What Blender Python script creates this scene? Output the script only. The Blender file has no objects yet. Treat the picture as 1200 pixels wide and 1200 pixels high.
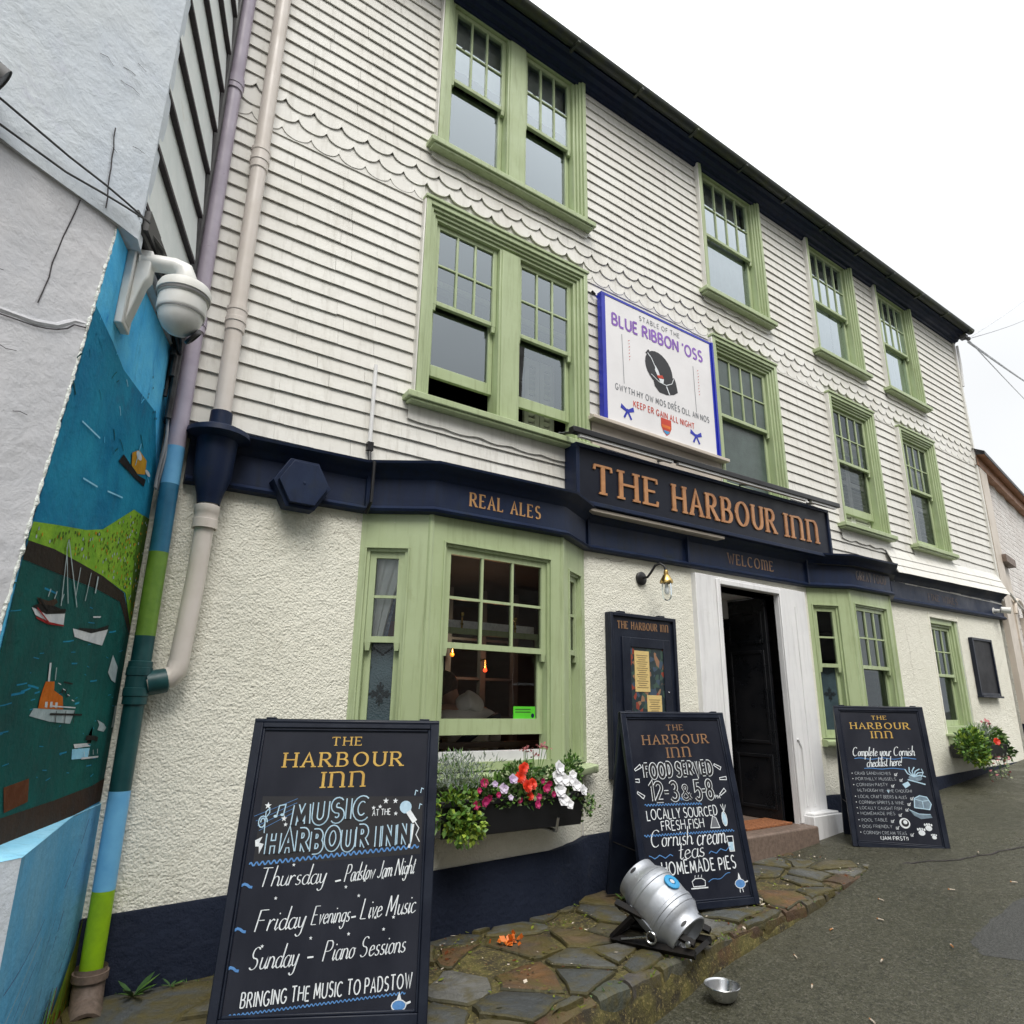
import bpy, bmesh, math, random
from math import sin, cos, pi, radians, atan2, hypot
from mathutils import Vector, Matrix, noise as mnoise

random.seed(7)
S = bpy.context.scene
COL = S.collection

# ------------------------------------------------------------------ camera
cam_d = bpy.data.cameras.new("camera")
cam = bpy.data.objects.new("camera", cam_d)
COL.objects.link(cam)
cam_d.sensor_width = 36.0
cam_d.sensor_fit = 'HORIZONTAL'
cam_d.lens = 36.0 * 774.878 / 1200.0
cam_d.clip_start = 0.05
cam_d.clip_end = 500
_r = Vector((0.8186174, -0.5741265, 0.0156300))
_u = Vector((-0.1712469, -0.2180153, 0.9608037))
_b = Vector((-0.5482153, -0.7892072, -0.2767885))
cam.matrix_world = Matrix(((_r.x, _u.x, _b.x, 0.0), (_r.y, _u.y, _b.y, -4.0), (_r.z, _u.z, _b.z, 1.5), (0, 0, 0, 1)))
S.camera = cam

# ------------------------------------------------------------------ sky, sun, exposure (overcast day)
SUN_EL, SUN_AZ = radians(54), radians(203)      # azimuth measured from +Y towards +X
world = bpy.data.worlds.new("World")
S.world = world
world.use_nodes = True
wn, wl = world.node_tree.nodes, world.node_tree.links
wn.clear()
w_out = wn.new("ShaderNodeOutputWorld")
w_bg = wn.new("ShaderNodeBackground")
w_sky = wn.new("ShaderNodeTexSky")
w_sky.sky_type = 'NISHITA'
w_sky.sun_disc = False
w_sky.sun_elevation = SUN_EL
w_sky.sun_rotation = SUN_AZ
w_sky.dust_density = 4.0
w_bg.inputs["Strength"].default_value = 0.12
w_tc = wn.new("ShaderNodeTexCoord")
w_noise = wn.new("ShaderNodeTexNoise")
w_noise.inputs["Scale"].default_value = 1.6
w_noise.inputs["Detail"].default_value = 5.0
w_ramp = wn.new("ShaderNodeMapRange")
w_ramp.inputs["From Min"].default_value = 0.3
w_ramp.inputs["From Max"].default_value = 0.7
w_ramp.inputs["To Min"].default_value = 0.90
w_ramp.inputs["To Max"].default_value = 1.06
w_sep = wn.new("ShaderNodeSeparateXYZ")
w_grad = wn.new("ShaderNodeMapRange")          # overcast sky: about three times brighter overhead than at the horizon
w_grad.interpolation_type = 'SMOOTHSTEP'
w_grad.inputs["From Min"].default_value = 0.35
w_grad.inputs["From Max"].default_value = 1.0
w_grad.inputs["To Min"].default_value = 5.0
w_grad.inputs["To Max"].default_value = 12.8
w_mul = wn.new("ShaderNodeMath"); w_mul.operation = 'MULTIPLY'
w_col = wn.new("ShaderNodeVectorMath"); w_col.operation = 'SCALE'
w_col.inputs[0].default_value = (0.985, 1.0, 1.01)
w_mix = wn.new("ShaderNodeMix"); w_mix.data_type = 'RGBA'
w_mix.inputs["Factor"].default_value = 0.95
wl.new(w_tc.outputs["Generated"], w_noise.inputs["Vector"])
wl.new(w_noise.outputs["Fac"], w_ramp.inputs["Value"])
wl.new(w_tc.outputs["Generated"], w_sep.inputs[0])
wl.new(w_sep.outputs["Z"], w_grad.inputs["Value"])
wl.new(w_grad.outputs["Result"], w_mul.inputs[0])
wl.new(w_ramp.outputs["Result"], w_mul.inputs[1])
wl.new(w_mul.outputs[0], w_col.inputs["Scale"])
wl.new(w_sky.outputs[0], w_mix.inputs[6])
wl.new(w_col.outputs[0], w_mix.inputs[7])
wl.new(w_mix.outputs[2], w_bg.inputs["Color"])
wl.new(w_bg.outputs[0], w_out.inputs["Surface"])

sun_d = bpy.data.lights.new("sun", 'SUN')
sun_d.energy = 1.5
sun_d.angle = radians(30)
sun_d.color = (1.0, 0.96, 0.9)
sun = bpy.data.objects.new("sun", sun_d)
COL.objects.link(sun)
_to_sun = Vector((sin(SUN_AZ) * cos(SUN_EL), cos(SUN_AZ) * cos(SUN_EL), sin(SUN_EL)))
sun.rotation_euler = (-_to_sun).to_track_quat('-Z', 'Y').to_euler()
sun.location = (0, -6, 12)

S.view_settings.view_transform = 'Standard'
S.view_settings.look = 'None'
S.view_settings.exposure = 0.78
S.view_settings.gamma = 1.0
S.render.engine = 'CYCLES'
S.cycles.max_bounces = 8
S.cycles.transparent_max_bounces = 24

# ------------------------------------------------------------------ materials
def nodes(name):
    m = bpy.data.materials.new(name)
    m.use_nodes = True
    nt = m.node_tree
    return m, nt, nt.nodes["Principled BSDF"]

def L(nt, a, b): nt.links.new(a, b)

def noise_node(nt, scale, detail=4, rough=0.55, vec=None, dist=0.0):
    n = nt.nodes.new("ShaderNodeTexNoise")
    n.inputs["Scale"].default_value = scale
    n.inputs["Detail"].default_value = detail
    n.inputs["Roughness"].default_value = rough
    n.inputs["Distortion"].default_value = dist
    if vec is not None: L(nt, vec, n.inputs["Vector"])
    return n

def mapr(nt, src, a, b, c, d):
    n = nt.nodes.new("ShaderNodeMapRange")
    for k, v in zip(("From Min", "From Max", "To Min", "To Max"), (a, b, c, d)): n.inputs[k].default_value = v
    L(nt, src, n.inputs["Value"])
    return n.outputs["Result"]

def mixc(nt, fac, a, b):
    n = nt.nodes.new("ShaderNodeMix"); n.data_type = 'RGBA'
    if isinstance(fac, float): n.inputs["Factor"].default_value = fac
    else: L(nt, fac, n.inputs["Factor"])
    for s, i in ((a, 6), (b, 7)):
        if isinstance(s, tuple): n.inputs[i].default_value = (*s[:3], 1)
        else: L(nt, s, n.inputs[i])
    return n.outputs[2]

def coords(nt, sx=1, sy=1, sz=1):
    tc = nt.nodes.new("ShaderNodeTexCoord")
    if (sx, sy, sz) == (1, 1, 1): return tc.outputs["Object"]
    mp = nt.nodes.new("ShaderNodeMapping")
    mp.inputs["Scale"].default_value = (sx, sy, sz)
    L(nt, tc.outputs["Object"], mp.inputs["Vector"])
    return mp.outputs["Vector"]

def bump(nt, bsdf, height, strength, dist, prev=None):
    b = nt.nodes.new("ShaderNodeBump")
    b.inputs["Strength"].default_value = strength
    b.inputs["Distance"].default_value = dist
    L(nt, height, b.inputs["Height"])
    if prev is not None: L(nt, prev, b.inputs["Normal"])
    L(nt, b.outputs["Normal"], bsdf.inputs["Normal"])
    return b.outputs["Normal"]

def mat(name, c, rough=0.6, c2=None, scale=3.0, lo=0.4, hi=0.65, metal=0.0, bs=0.0, bscale=60.0, bdist=0.004,
        dirt=None, dscale=1.2, dlo=0.58, dhi=0.75, rvar=0.12, stretch=(1, 1, 1), spec=0.5, streak=0.0, speck=None):
    """colour c broken up towards c2 by noise, an optional dirt colour in patches, bump, and uneven gloss"""
    m, nt, b = nodes(name)
    v = coords(nt, *stretch)
    n1 = noise_node(nt, scale, 6, 0.6, v)
    if c2 is None: c2 = tuple(x * 0.82 for x in c)
    col = mixc(nt, mapr(nt, n1.outputs["Fac"], lo, hi, 0, 1), c, c2)
    if dirt:
        n2 = noise_node(nt, dscale, 8, 0.65, v, 0.4)
        col = mixc(nt, mapr(nt, n2.outputs["Fac"], dlo, dhi, 0, 0.85), col, dirt)
    if streak:
        v2 = coords(nt, 1, 1, 0.09)
        n4 = noise_node(nt, 22, 5, 0.65, v2, 0.15)
        col = mixc(nt, mapr(nt, n4.outputs["Fac"], 0.5, 0.72, 0, streak), col, tuple(q * 0.55 for q in (dirt or c2)))
    if speck:
        n5 = noise_node(nt, 38, 4, 0.7, v)
        col = mixc(nt, mapr(nt, n5.outputs["Fac"], 0.69, 0.73, 0, 0.8), col, speck)
    L(nt, col, b.inputs["Base Color"])
    L(nt, mapr(nt, n1.outputs["Fac"], 0.3, 0.7, max(0.02, rough - rvar), min(1, rough + rvar)), b.inputs["Roughness"])
    b.inputs["Metallic"].default_value = metal
    b.inputs["Specular IOR Level"].default_value = spec
    if bs:
        n3 = noise_node(nt, bscale, 5, 0.6, v)
        bump(nt, b, n3.outputs["Fac"], bs, bdist)
    return m

def mat_roughcast(name, c, c2, dirt):
    m, nt, b = nodes(name)
    v = coords(nt)
    big = noise_node(nt, 1.1, 6, 0.6, v)
    mid = noise_node(nt, 9, 5, 0.6, v, 0.6)
    col = mixc(nt, mapr(nt, big.outputs["Fac"], 0.4, 0.65, 0, 1), c, c2)
    col = mixc(nt, mapr(nt, mid.outputs["Fac"], 0.62, 0.78, 0, 0.45), col, dirt)
    damp = noise_node(nt, 0.8, 9, 0.72, v, 1.2)
    col = mixc(nt, mapr(nt, damp.outputs["Fac"], 0.56, 0.70, 0, 0.5), col, (0.60, 0.575, 0.47))
    drip = noise_node(nt, 9, 6, 0.65, coords(nt, 1, 1, 0.12), 0.2)
    col = mixc(nt, mapr(nt, drip.outputs["Fac"], 0.60, 0.74, 0, 0.4), col, (0.52, 0.49, 0.39))
    L(nt, col, b.inputs["Base Color"])
    b.inputs["Roughness"].default_value = 0.8
    n1 = noise_node(nt, 68, 4, 0.62, v, 0.1)
    vo = nt.nodes.new("ShaderNodeTexVoronoi"); vo.feature = 'SMOOTH_F1'
    vo.inputs["Scale"].default_value = 85
    L(nt, v, vo.inputs["Vector"])
    n0 = noise_node(nt, 13, 5, 0.65, v, 0.3)
    p = bump(nt, b, n0.outputs["Fac"], 0.45, 0.03)
    p = bump(nt, b, n1.outputs["Fac"], 0.6, 0.012, p)
    bump(nt, b, vo.outputs["Distance"], 0.45, 0.012, p)
    return m

def mat_plaster(name, c, c2, c3):
    m, nt, b = nodes(name)
    v = coords(nt)
    n1 = noise_node(nt, 1.6, 8, 0.65, v, 0.6)
    n2 = noise_node(nt, 5.0, 8, 0.7, v, 0.3)
    col = mixc(nt, mapr(nt, n1.outputs["Fac"], 0.38, 0.62, 0, 1), c, c2)
    col = mixc(nt, mapr(nt, n2.outputs["Fac"], 0.58, 0.75, 0, 0.7), col, c3)
    L(nt, col, b.inputs["Base Color"])
    b.inputs["Roughness"].default_value = 0.75
    n3 = noise_node(nt, 4.2, 8, 0.62, v, 0.25)
    n4 = noise_node(nt, 22, 6, 0.65, v, 0.4)
    p = bump(nt, b, n3.outputs["Fac"], 0.42, 0.035)
    bump(nt, b, n4.outputs["Fac"], 0.4, 0.010, p)
    return m

def mat_asphalt():
    m, nt, b = nodes("wet_asphalt")
    v = coords(nt)
    big = noise_node(nt, 0.7, 6, 0.6, v, 0.5)
    mid = noise_node(nt, 4.5, 7, 0.65, v, 0.3)
    fine = noise_node(nt, 95, 3, 0.75, v)
    chips = noise_node(nt, 38, 5, 0.8, v)
    wet = noise_node(nt, 1.6, 7, 0.7, v, 1.0)
    vo = nt.nodes.new("ShaderNodeTexVoronoi"); vo.inputs["Scale"].default_value = 85
    L(nt, v, vo.inputs["Vector"])
    col = mixc(nt, mapr(nt, big.outputs["Fac"], 0.4, 0.62, 0, 1), (0.046, 0.046, 0.027), (0.068, 0.066, 0.043))
    col = mixc(nt, mapr(nt, mid.outputs["Fac"], 0.55, 0.75, 0, 0.6), col, (0.030, 0.033, 0.017))
    col = mixc(nt, mapr(nt, fine.outputs["Fac"], 0.58, 0.70, 0, 0.75), col, (0.20, 0.195, 0.16))
    col = mixc(nt, mapr(nt, chips.outputs["Fac"], 0.36, 0.47, 0.75, 0), col, (0.018, 0.018, 0.013))
    col = mixc(nt, mapr(nt, chips.outputs["Fac"], 0.62, 0.72, 0, 0.6), col, (0.17, 0.16, 0.13))
    col = mixc(nt, mapr(nt, vo.outputs["Color"], 0.80, 0.9, 0, 0.3), col, (0.12, 0.09, 0.07))
    sp = nt.nodes.new("ShaderNodeSeparateColor"); L(nt, vo.outputs["Color"], sp.inputs[0])
    col = mixc(nt, mapr(nt, sp.outputs[1], 0.0, 0.4, 0.5, 0), col, (0.014, 0.014, 0.010))
    col = mixc(nt, mapr(nt, sp.outputs[1], 0.7, 1.0, 0, 0.45), col, (0.15, 0.145, 0.115))
    L(nt, col, b.inputs["Base Color"])
    L(nt, mapr(nt, wet.outputs["Fac"], 0.38, 0.62, 0.26, 0.72), b.inputs["Roughness"])
    b.inputs["Specular IOR Level"].default_value = 0.35
    p = bump(nt, b, vo.outputs["Distance"], 0.6, 0.006)
    p = bump(nt, b, chips.outputs["Fac"], 0.6, 0.012, p)
    bump(nt, b, mid.outputs["Fac"], 0.4, 0.015, p)
    return m

def mat_stones():
    m, nt, b = nodes("slate_flags")
    at = nt.nodes.new("ShaderNodeAttribute"); at.attribute_name = "stone"
    v = coords(nt)
    n1 = noise_node(nt, 6, 8, 0.65, v, 0.8)
    n2 = noise_node(nt, 3.6, 8, 0.68, v, 0.5)
    n3 = noise_node(nt, 28, 5, 0.6, v)
    col = mixc(nt, mapr(nt, n1.outputs["Fac"], 0.35, 0.65, 0, 0.55), at.outputs["Color"], (0.035, 0.038, 0.038))
    col = mixc(nt, mapr(nt, n2.outputs["Fac"], 0.47, 0.60, 0, 0.85), col, (0.095, 0.078, 0.024))
    L(nt, col, b.inputs["Base Color"])
    L(nt, mapr(nt, n1.outputs["Fac"], 0.3, 0.7, 0.36, 0.75), b.inputs["Roughness"])
    b.inputs["Specular IOR Level"].default_value = 0.4
    p = bump(nt, b, n1.outputs["Fac"], 0.8, 0.03)
    bump(nt, b, n3.outputs["Fac"], 0.6, 0.01, p)
    return m

def mat_moss():
    m, nt, b = nodes("mossy_earth")
    v = coords(nt)
    n1 = noise_node(nt, 7, 8, 0.7, v, 0.4)
    n2 = noise_node(nt, 60, 5, 0.7, v)
    n3 = noise_node(nt, 2.6, 6, 0.6, v)
    col = mixc(nt, mapr(nt, n1.outputs["Fac"], 0.4, 0.62, 0, 1), (0.034, 0.027, 0.014), (0.12, 0.105, 0.026))
    col = mixc(nt, mapr(nt, n2.outputs["Fac"], 0.53, 0.66, 0, 0.85), col, (0.30, 0.235, 0.09))
    col = mixc(nt, mapr(nt, n3.outputs["Fac"], 0.58, 0.68, 0, 0.6), col, (0.10, 0.045, 0.018))
    L(nt, col, b.inputs["Base Color"])
    b.inputs["Roughness"].default_value = 0.85
    p = bump(nt, b, n1.outputs["Fac"], 0.7, 0.03)
    bump(nt, b, n2.outputs["Fac"], 0.6, 0.01, p)
    return m

def mat_glass(name, tint=(0.93, 0.96, 0.95), ior=1.6, rough=0.0, k=3.6):
    """thin pane: clear straight through, mirror by Fresnel"""
    m, nt, b = nodes(name)
    out = nt.nodes["Material Output"]
    nt.nodes.remove(b)
    tr = nt.nodes.new("ShaderNodeBsdfTransparent"); tr.inputs[0].default_value = (*tint, 1)
    gl = nt.nodes.new("ShaderNodeBsdfGlossy"); gl.inputs["Roughness"].default_value = rough; gl.inputs["Color"].default_value = (0.86, 0.95, 1.0, 1)
    fr = nt.nodes.new("ShaderNodeFresnel"); fr.inputs["IOR"].default_value = ior
    n = noise_node(nt, 1.3, 2, 0.5, coords(nt))
    bp = nt.nodes.new("ShaderNodeBump"); bp.inputs["Strength"].default_value = 0.12; bp.inputs["Distance"].default_value = 0.02
    L(nt, n.outputs["Fac"], bp.inputs["Height"])
    L(nt, bp.outputs["Normal"], gl.inputs["Normal"])
    mx = nt.nodes.new("ShaderNodeMixShader")
    mul = nt.nodes.new("ShaderNodeMath"); mul.operation = 'MULTIPLY'; mul.inputs[1].default_value = k
    mul.use_clamp = True
    L(nt, fr.outputs[0], mul.inputs[0])
    L(nt, mul.outputs[0], mx.inputs[0]); L(nt, tr.outputs[0], mx.inputs[1]); L(nt, gl.outputs[0], mx.inputs[2])
    L(nt, mx.outputs[0], out.inputs["Surface"])
    return m

def mat_frosted(name, c):
    m, nt, b = nodes(name)
    v = coords(nt)
    vo = nt.nodes.new("ShaderNodeTexVoronoi"); vo.inputs["Scale"].default_value = 85
    L(nt, v, vo.inputs["Vector"])
    n = noise_node(nt, 5, 4, 0.6, v)
    L(nt, mixc(nt, mapr(nt, n.outputs["Fac"], 0.35, 0.65, 0, 1), c, tuple(x * 0.7 for x in c)), b.inputs["Base Color"])
    b.inputs["Roughness"].default_value = 0.22
    bump(nt, b, vo.outputs["Distance"], 0.25, 0.004)
    return m

def mat_emit(name, c, s):
    m, nt, b = nodes(name)
    b.inputs["Base Color"].default_value = (*c, 1)
    b.inputs["Emission Color"].default_value = (*c, 1)
    b.inputs["Emission Strength"].default_value = s
    return m

def mat_leaf(name, c, c2):
    m, nt, b = nodes(name)
    n = noise_node(nt, 14, 3, 0.6, coords(nt))
    L(nt, mixc(nt, mapr(nt, n.outputs["Fac"], 0.38, 0.62, 0, 1), c, c2), b.inputs["Base Color"])
    b.inputs["Roughness"].default_value = 0.5
    b.inputs["Subsurface Weight"].default_value = 0.0
    return m

M = {}
M['roughcast'] = mat_roughcast("cream_roughcast", (0.83, 0.815, 0.715), (0.79, 0.775, 0.67), (0.68, 0.66, 0.56))
M['siding'] = mat("white_slate_paint", (0.735, 0.725, 0.68), 0.5, (0.68, 0.665, 0.615), 1.4, streak=0.35, speck=(0.5, 0.46, 0.4), bs=0.35, bscale=22, bdist=0.006,
                  dirt=(0.60, 0.56, 0.47), dscale=2.2, dlo=0.62, dhi=0.85)
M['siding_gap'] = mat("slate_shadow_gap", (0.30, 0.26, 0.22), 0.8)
M['white'] = mat("white_gloss_paint", (0.80, 0.80, 0.80), 0.4, (0.73, 0.73, 0.74), 2.5, streak=0.3, bs=0.2, bscale=14, bdist=0.006,
                 dirt=(0.62, 0.61, 0.58), dscale=3, dlo=0.62, dhi=0.8)
M['green'] = mat("sage_green_paint", (0.41, 0.49, 0.285), 0.45, (0.37, 0.445, 0.245), 3.0, streak=0.4, speck=(0.5, 0.55, 0.38), bs=0.18, bscale=18, bdist=0.005,
                 dirt=(0.30, 0.35, 0.16), dscale=4, dlo=0.62, dhi=0.8)
M['navy'] = mat("navy_paint", (0.0095, 0.017, 0.046), 0.5, (0.013, 0.024, 0.058), 3, streak=0.5, speck=(0.04, 0.05, 0.07), dirt=(0.02, 0.026, 0.034), dscale=3, dlo=0.56, dhi=0.75, bs=0.25, bscale=16, bdist=0.006, spec=0.22)
M['navy_rough'] = mat("navy_masonry_paint", (0.009, 0.013, 0.027), 0.75, (0.013, 0.018, 0.034), 3.5, bs=0.8, bscale=26, bdist=0.015,
                      dirt=(0.027, 0.03, 0.038), dscale=3.5, dlo=0.6, dhi=0.75, spec=0.15)
M['board_frame'] = mat("board_frame_paint", (0.008, 0.011, 0.022), 0.4, (0.013, 0.018, 0.032), 5, bs=0.3, bscale=30, bdist=0.004, spec=0.3)
M['signboard'] = mat("sign_board_paint", (0.007, 0.009, 0.018), 0.45, (0.010, 0.013, 0.024), 4, spec=0.25)
M['chalkboard'] = mat("chalkboard", (0.011, 0.013, 0.022), 0.5, (0.026, 0.029, 0.042), 2.6, streak=0.0, lo=0.35, hi=0.7, bs=0.1, bscale=40, bdist=0.003, stretch=(1, 1, 0.5), spec=0.22)
M['chalkpatch'] = mat("repainted_chalkboard", (0.010, 0.010, 0.014), 0.6)
M['tan'] = mat("tan_lettering", (0.50, 0.28, 0.115), 0.5, (0.40, 0.21, 0.085), 20)
M['gold'] = mat("gold_lettering", (0.62, 0.40, 0.085), 0.45, (0.50, 0.30, 0.06), 20)
M['copper'] = mat("copper_lettering", (0.50, 0.245, 0.105), 0.42, (0.38, 0.17, 0.07), 12)
M['dullgold'] = mat("faded_gold_lettering", (0.30, 0.165, 0.08), 0.5, (0.22, 0.12, 0.06), 12)
M['fadedgold'] = mat("weathered_gold_lettering", (0.10, 0.062, 0.045), 0.5, (0.055, 0.04, 0.04), 18)
M['chalk'] = mat("white_chalk_pen", (0.80, 0.84, 0.86), 0.7, (0.62, 0.66, 0.70), 40)
M['chalksoft'] = mat("rubbed_chalk_pen", (0.42, 0.45, 0.48), 0.7, (0.26, 0.29, 0.33), 40)
M['chalkblue'] = mat("blue_chalk_pen", (0.10, 0.27, 0.58), 0.7, (0.07, 0.20, 0.46), 40)
M['chalkpale'] = mat("pale_blue_chalk_pen", (0.48, 0.66, 0.78), 0.7, (0.36, 0.54, 0.68), 40)
M['chalkdim'] = mat("smudged_chalk", (0.13, 0.19, 0.25), 0.7, (0.22, 0.30, 0.36), 30)
M['asphalt'] = mat_asphalt()
M['patch'] = mat("new_asphalt", (0.036, 0.037, 0.034), 0.7, (0.085, 0.085, 0.08), 75, bs=0.9, bscale=110, bdist=0.008)
M['stones'] = mat_stones()
M['moss'] = mat_moss()
M['granite'] = mat("granite_step", (0.20, 0.145, 0.115), 0.6, (0.13, 0.095, 0.075), 30, bs=0.4, bscale=50, bdist=0.006, dirt=(0.06, 0.055, 0.03), dscale=4)
M['glass'] = mat_glass("window_glass")
M['jar'] = mat_glass("lamp_glass", (0.97, 0.97, 0.95), 1.35, 0.0, 1.5)
M['glass_low'] = mat_glass("shopfront_glass", (0.97, 0.98, 0.98), 1.5, 0.0, 1.1)
M['frosted'] = mat_frosted("frosted_glass", (0.075, 0.105, 0.095))
M['etched'] = mat_frosted("etched_blue_glass", (0.055, 0.085, 0.10))
M['etchmark'] = mat("etched_pattern", (0.012, 0.018, 0.022), 0.5)
M['dark'] = mat("dark_room", (0.035, 0.032, 0.031), 0.8, (0.05, 0.045, 0.042), 1.5)
M['roomwall'] = mat("brown_panelling", (0.075, 0.058, 0.048), 0.6, (0.11, 0.085, 0.07), 2, stretch=(1, 1, 6))
M['roomnavy'] = mat("blue_grey_panelling", (0.08, 0.10, 0.115), 0.6)
M['curtain'] = mat("net_curtain", (0.80, 0.82, 0.80), 0.9, (0.70, 0.72, 0.70), 6)
M['curtainblue'] = mat("patterned_curtain", (0.10, 0.13, 0.20), 0.9, (0.3, 0.32, 0.36), 50)
M['shutter'] = mat("white_shutter", (0.80, 0.80, 0.76), 0.5)
M['blackdoor'] = mat("black_gloss_door", (0.007, 0.008, 0.010), 0.3, (0.012, 0.012, 0.014), 4, bs=0.1, bscale=10)
M['steel'] = mat("brushed_steel", (0.62, 0.63, 0.64), 0.3, (0.50, 0.51, 0.53), 8, metal=1.0, bs=0.1, bscale=50, bdist=0.002, rvar=0.12, stretch=(1, 1, 1))
M['kegsteel'] = mat("keg_steel", (0.52, 0.54, 0.57), 0.48, (0.32, 0.34, 0.38), 4, dirt=(0.25, 0.24, 0.23), dscale=7, dlo=0.6, dhi=0.7, streak=0.0, metal=0.72, bs=0.2, bscale=9, bdist=0.006, rvar=0.14)
M['bluering'] = mat("blue_plastic", (0.035, 0.32, 0.62), 0.4)
M['blacksteel'] = mat("black_iron", (0.006, 0.006, 0.007), 0.5, (0.016, 0.013, 0.011), 12, bs=0.2, bscale=40, spec=0.2)
M['brass'] = mat("brass", (0.62, 0.44, 0.16), 0.3, (0.5, 0.34, 0.12), 12, metal=1.0)
M['plastic_white'] = mat("white_camera_plastic", (0.74, 0.74, 0.72), 0.4, (0.64, 0.64, 0.60), 6, dirt=(0.5, 0.47, 0.38), dscale=8, dlo=0.6, dhi=0.8)
M['plastic_grey'] = mat("grey_rubber", (0.15, 0.15, 0.15), 0.5)
M['plastic_black'] = mat("black_plastic", (0.010, 0.010, 0.012), 0.4)
M['pipe_cream'] = mat("cream_pipe_paint", (0.72, 0.66, 0.61), 0.42, (0.64, 0.58, 0.52), 4, dirt=(0.45, 0.40, 0.33), dscale=6, dlo=0.62, dhi=0.8)
M['pipe_lilac'] = mat("lilac_pipe_paint", (0.47, 0.42, 0.50), 0.45, (0.39, 0.34, 0.42), 5, dirt=(0.12, 0.09, 0.12), dscale=16, dlo=0.66, dhi=0.72)
M['pipe_sky'] = mat("sky_blue_paint", (0.14, 0.42, 0.72), 0.45, (0.18, 0.5, 0.78), 8)
M['pipe_teal'] = mat("teal_paint", (0.018, 0.13, 0.24), 0.45, (0.03, 0.19, 0.33), 9)
M['pipe_green'] = mat("leaf_green_paint", (0.12, 0.24, 0.03), 0.5, (0.17, 0.31, 0.04), 12)
M['pipe_sea'] = mat("deep_sea_paint", (0.006, 0.052, 0.058), 0.45, (0.010, 0.075, 0.078), 8)
M['pipe_lime'] = mat("lime_green_paint", (0.30, 0.52, 0.008), 0.5, (0.24, 0.43, 0.01), 14)
M['plaster'] = mat_plaster("grey_white_plaster", (0.60, 0.66, 0.73), (0.66, 0.71, 0.75), (0.53, 0.55, 0.65))
M['plaster_low'] = mat_plaster("grey_weathered_plaster", (0.50, 0.51, 0.54), (0.58, 0.58, 0.60), (0.41, 0.41, 0.43))  # darker, greyer plaster below the ledge
M['edgewhite'] = mat("white_paint_edge", (0.76, 0.80, 0.76), 0.7, bs=1.0, bscale=50, bdist=0.02)
M['hung_slate'] = mat("white_hung_slate", (0.78, 0.82, 0.81), 0.5, (0.70, 0.75, 0.74), 4, bs=0.4, bscale=14, bdist=0.008, dirt=(0.42, 0.36, 0.24), dscale=3, dlo=0.62, dhi=0.78)
M['tar'] = mat("tarred_slate_edge", (0.018, 0.014, 0.018), 0.6, (0.035, 0.025, 0.03), 12, bs=0.6, bscale=30, bdist=0.01)  # near-black for cracks and for the shadow painted under the hung slates
M['cable'] = mat("black_cable", (0.015, 0.015, 0.017), 0.5, (0.06, 0.06, 0.06), 14)
M['cablegrey'] = mat("grey_cable", (0.30, 0.31, 0.33), 0.5)
M['wirepale'] = mat("pale_wire", (0.60, 0.62, 0.66), 0.5)
def mural(name, c, c2, sc=5):
    d = tuple(q * 0.6 + 0.02 for q in c)
    return mat(name, c, 0.75, c2, sc, lo=0.35, hi=0.68, bs=0.5, bscale=26, bdist=0.010, dirt=d, dscale=3.5, dlo=0.58, dhi=0.74, streak=0.25, spec=0.12)
M['m_sky'] = mural("mural_sky", (0.07, 0.47, 0.86), (0.15, 0.60, 0.90))
M['m_teal'] = mural("mural_bay", (0.006, 0.165, 0.32), (0.025, 0.29, 0.45), 3)
M['m_green'] = mural("mural_field", (0.15, 0.34, 0.025), (0.28, 0.48, 0.045), 11)
M['m_greend'] = mural("mural_field_shade", (0.055, 0.12, 0.02), (0.08, 0.16, 0.02), 16)
M['m_quay'] = mural("mural_quay", (0.022, 0.017, 0.014), (0.035, 0.026, 0.02), 8)
M['m_sea'] = mural("mural_sea", (0.003, 0.060, 0.058), (0.010, 0.115, 0.10), 3)
M['m_brown'] = mural("mural_brown", (0.035, 0.024, 0.018), (0.06, 0.036, 0.024), 8)
M['m_rust'] = mural("mural_rust", (0.14, 0.045, 0.016), (0.10, 0.032, 0.012), 10)
M['m_white'] = mural("mural_white", (0.66, 0.68, 0.70), (0.5, 0.53, 0.56), 14)
M['m_red'] = mural("mural_red", (0.35, 0.02, 0.02), (0.26, 0.015, 0.02), 14)
M['m_black'] = mural("mural_black", (0.010, 0.010, 0.012), (0.02, 0.018, 0.016), 14)
M['m_orange'] = mural("mural_orange", (0.58, 0.15, 0.012), (0.46, 0.11, 0.01), 14)
M['m_yellow'] = mural("mural_yellow", (0.55, 0.30, 0.02), (0.45, 0.22, 0.02), 14)
M['m_pale'] = mural("mural_pale_blue", (0.25, 0.60, 0.82), (0.34, 0.66, 0.84), 6)
M['m_wave'] = mural("mural_plinth_blue", (0.17, 0.43, 0.62), (0.11, 0.40, 0.66), 3)
M['m_leaf'] = mural("mural_reeds", (0.13, 0.22, 0.02), (0.22, 0.20, 0.03), 20)
M['m_line'] = mural("mural_violet_line", (0.10, 0.11, 0.24), (0.07, 0.13, 0.3), 14)
M['m_silver'] = mural("mural_silver_line", (0.42, 0.50, 0.52), (0.3, 0.38, 0.4), 14)
M['blue_paint'] = mat("royal_blue_paint", (0.015, 0.028, 0.42), 0.4)
M['sign_white'] = mat("sign_white_paint", (0.80, 0.79, 0.80), 0.45, (0.74, 0.73, 0.74), 2)
M['purple'] = mat("purple_lettering", (0.26, 0.12, 0.50), 0.5)
M['signgrey'] = mat("grey_lettering", (0.16, 0.17, 0.19), 0.5)
M['signred'] = mat("red_lettering", (0.58, 0.05, 0.02), 0.5)
M['beige'] = mat("beige_board", (0.60, 0.53, 0.45), 0.5, (0.52, 0.46, 0.39), 3)
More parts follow.
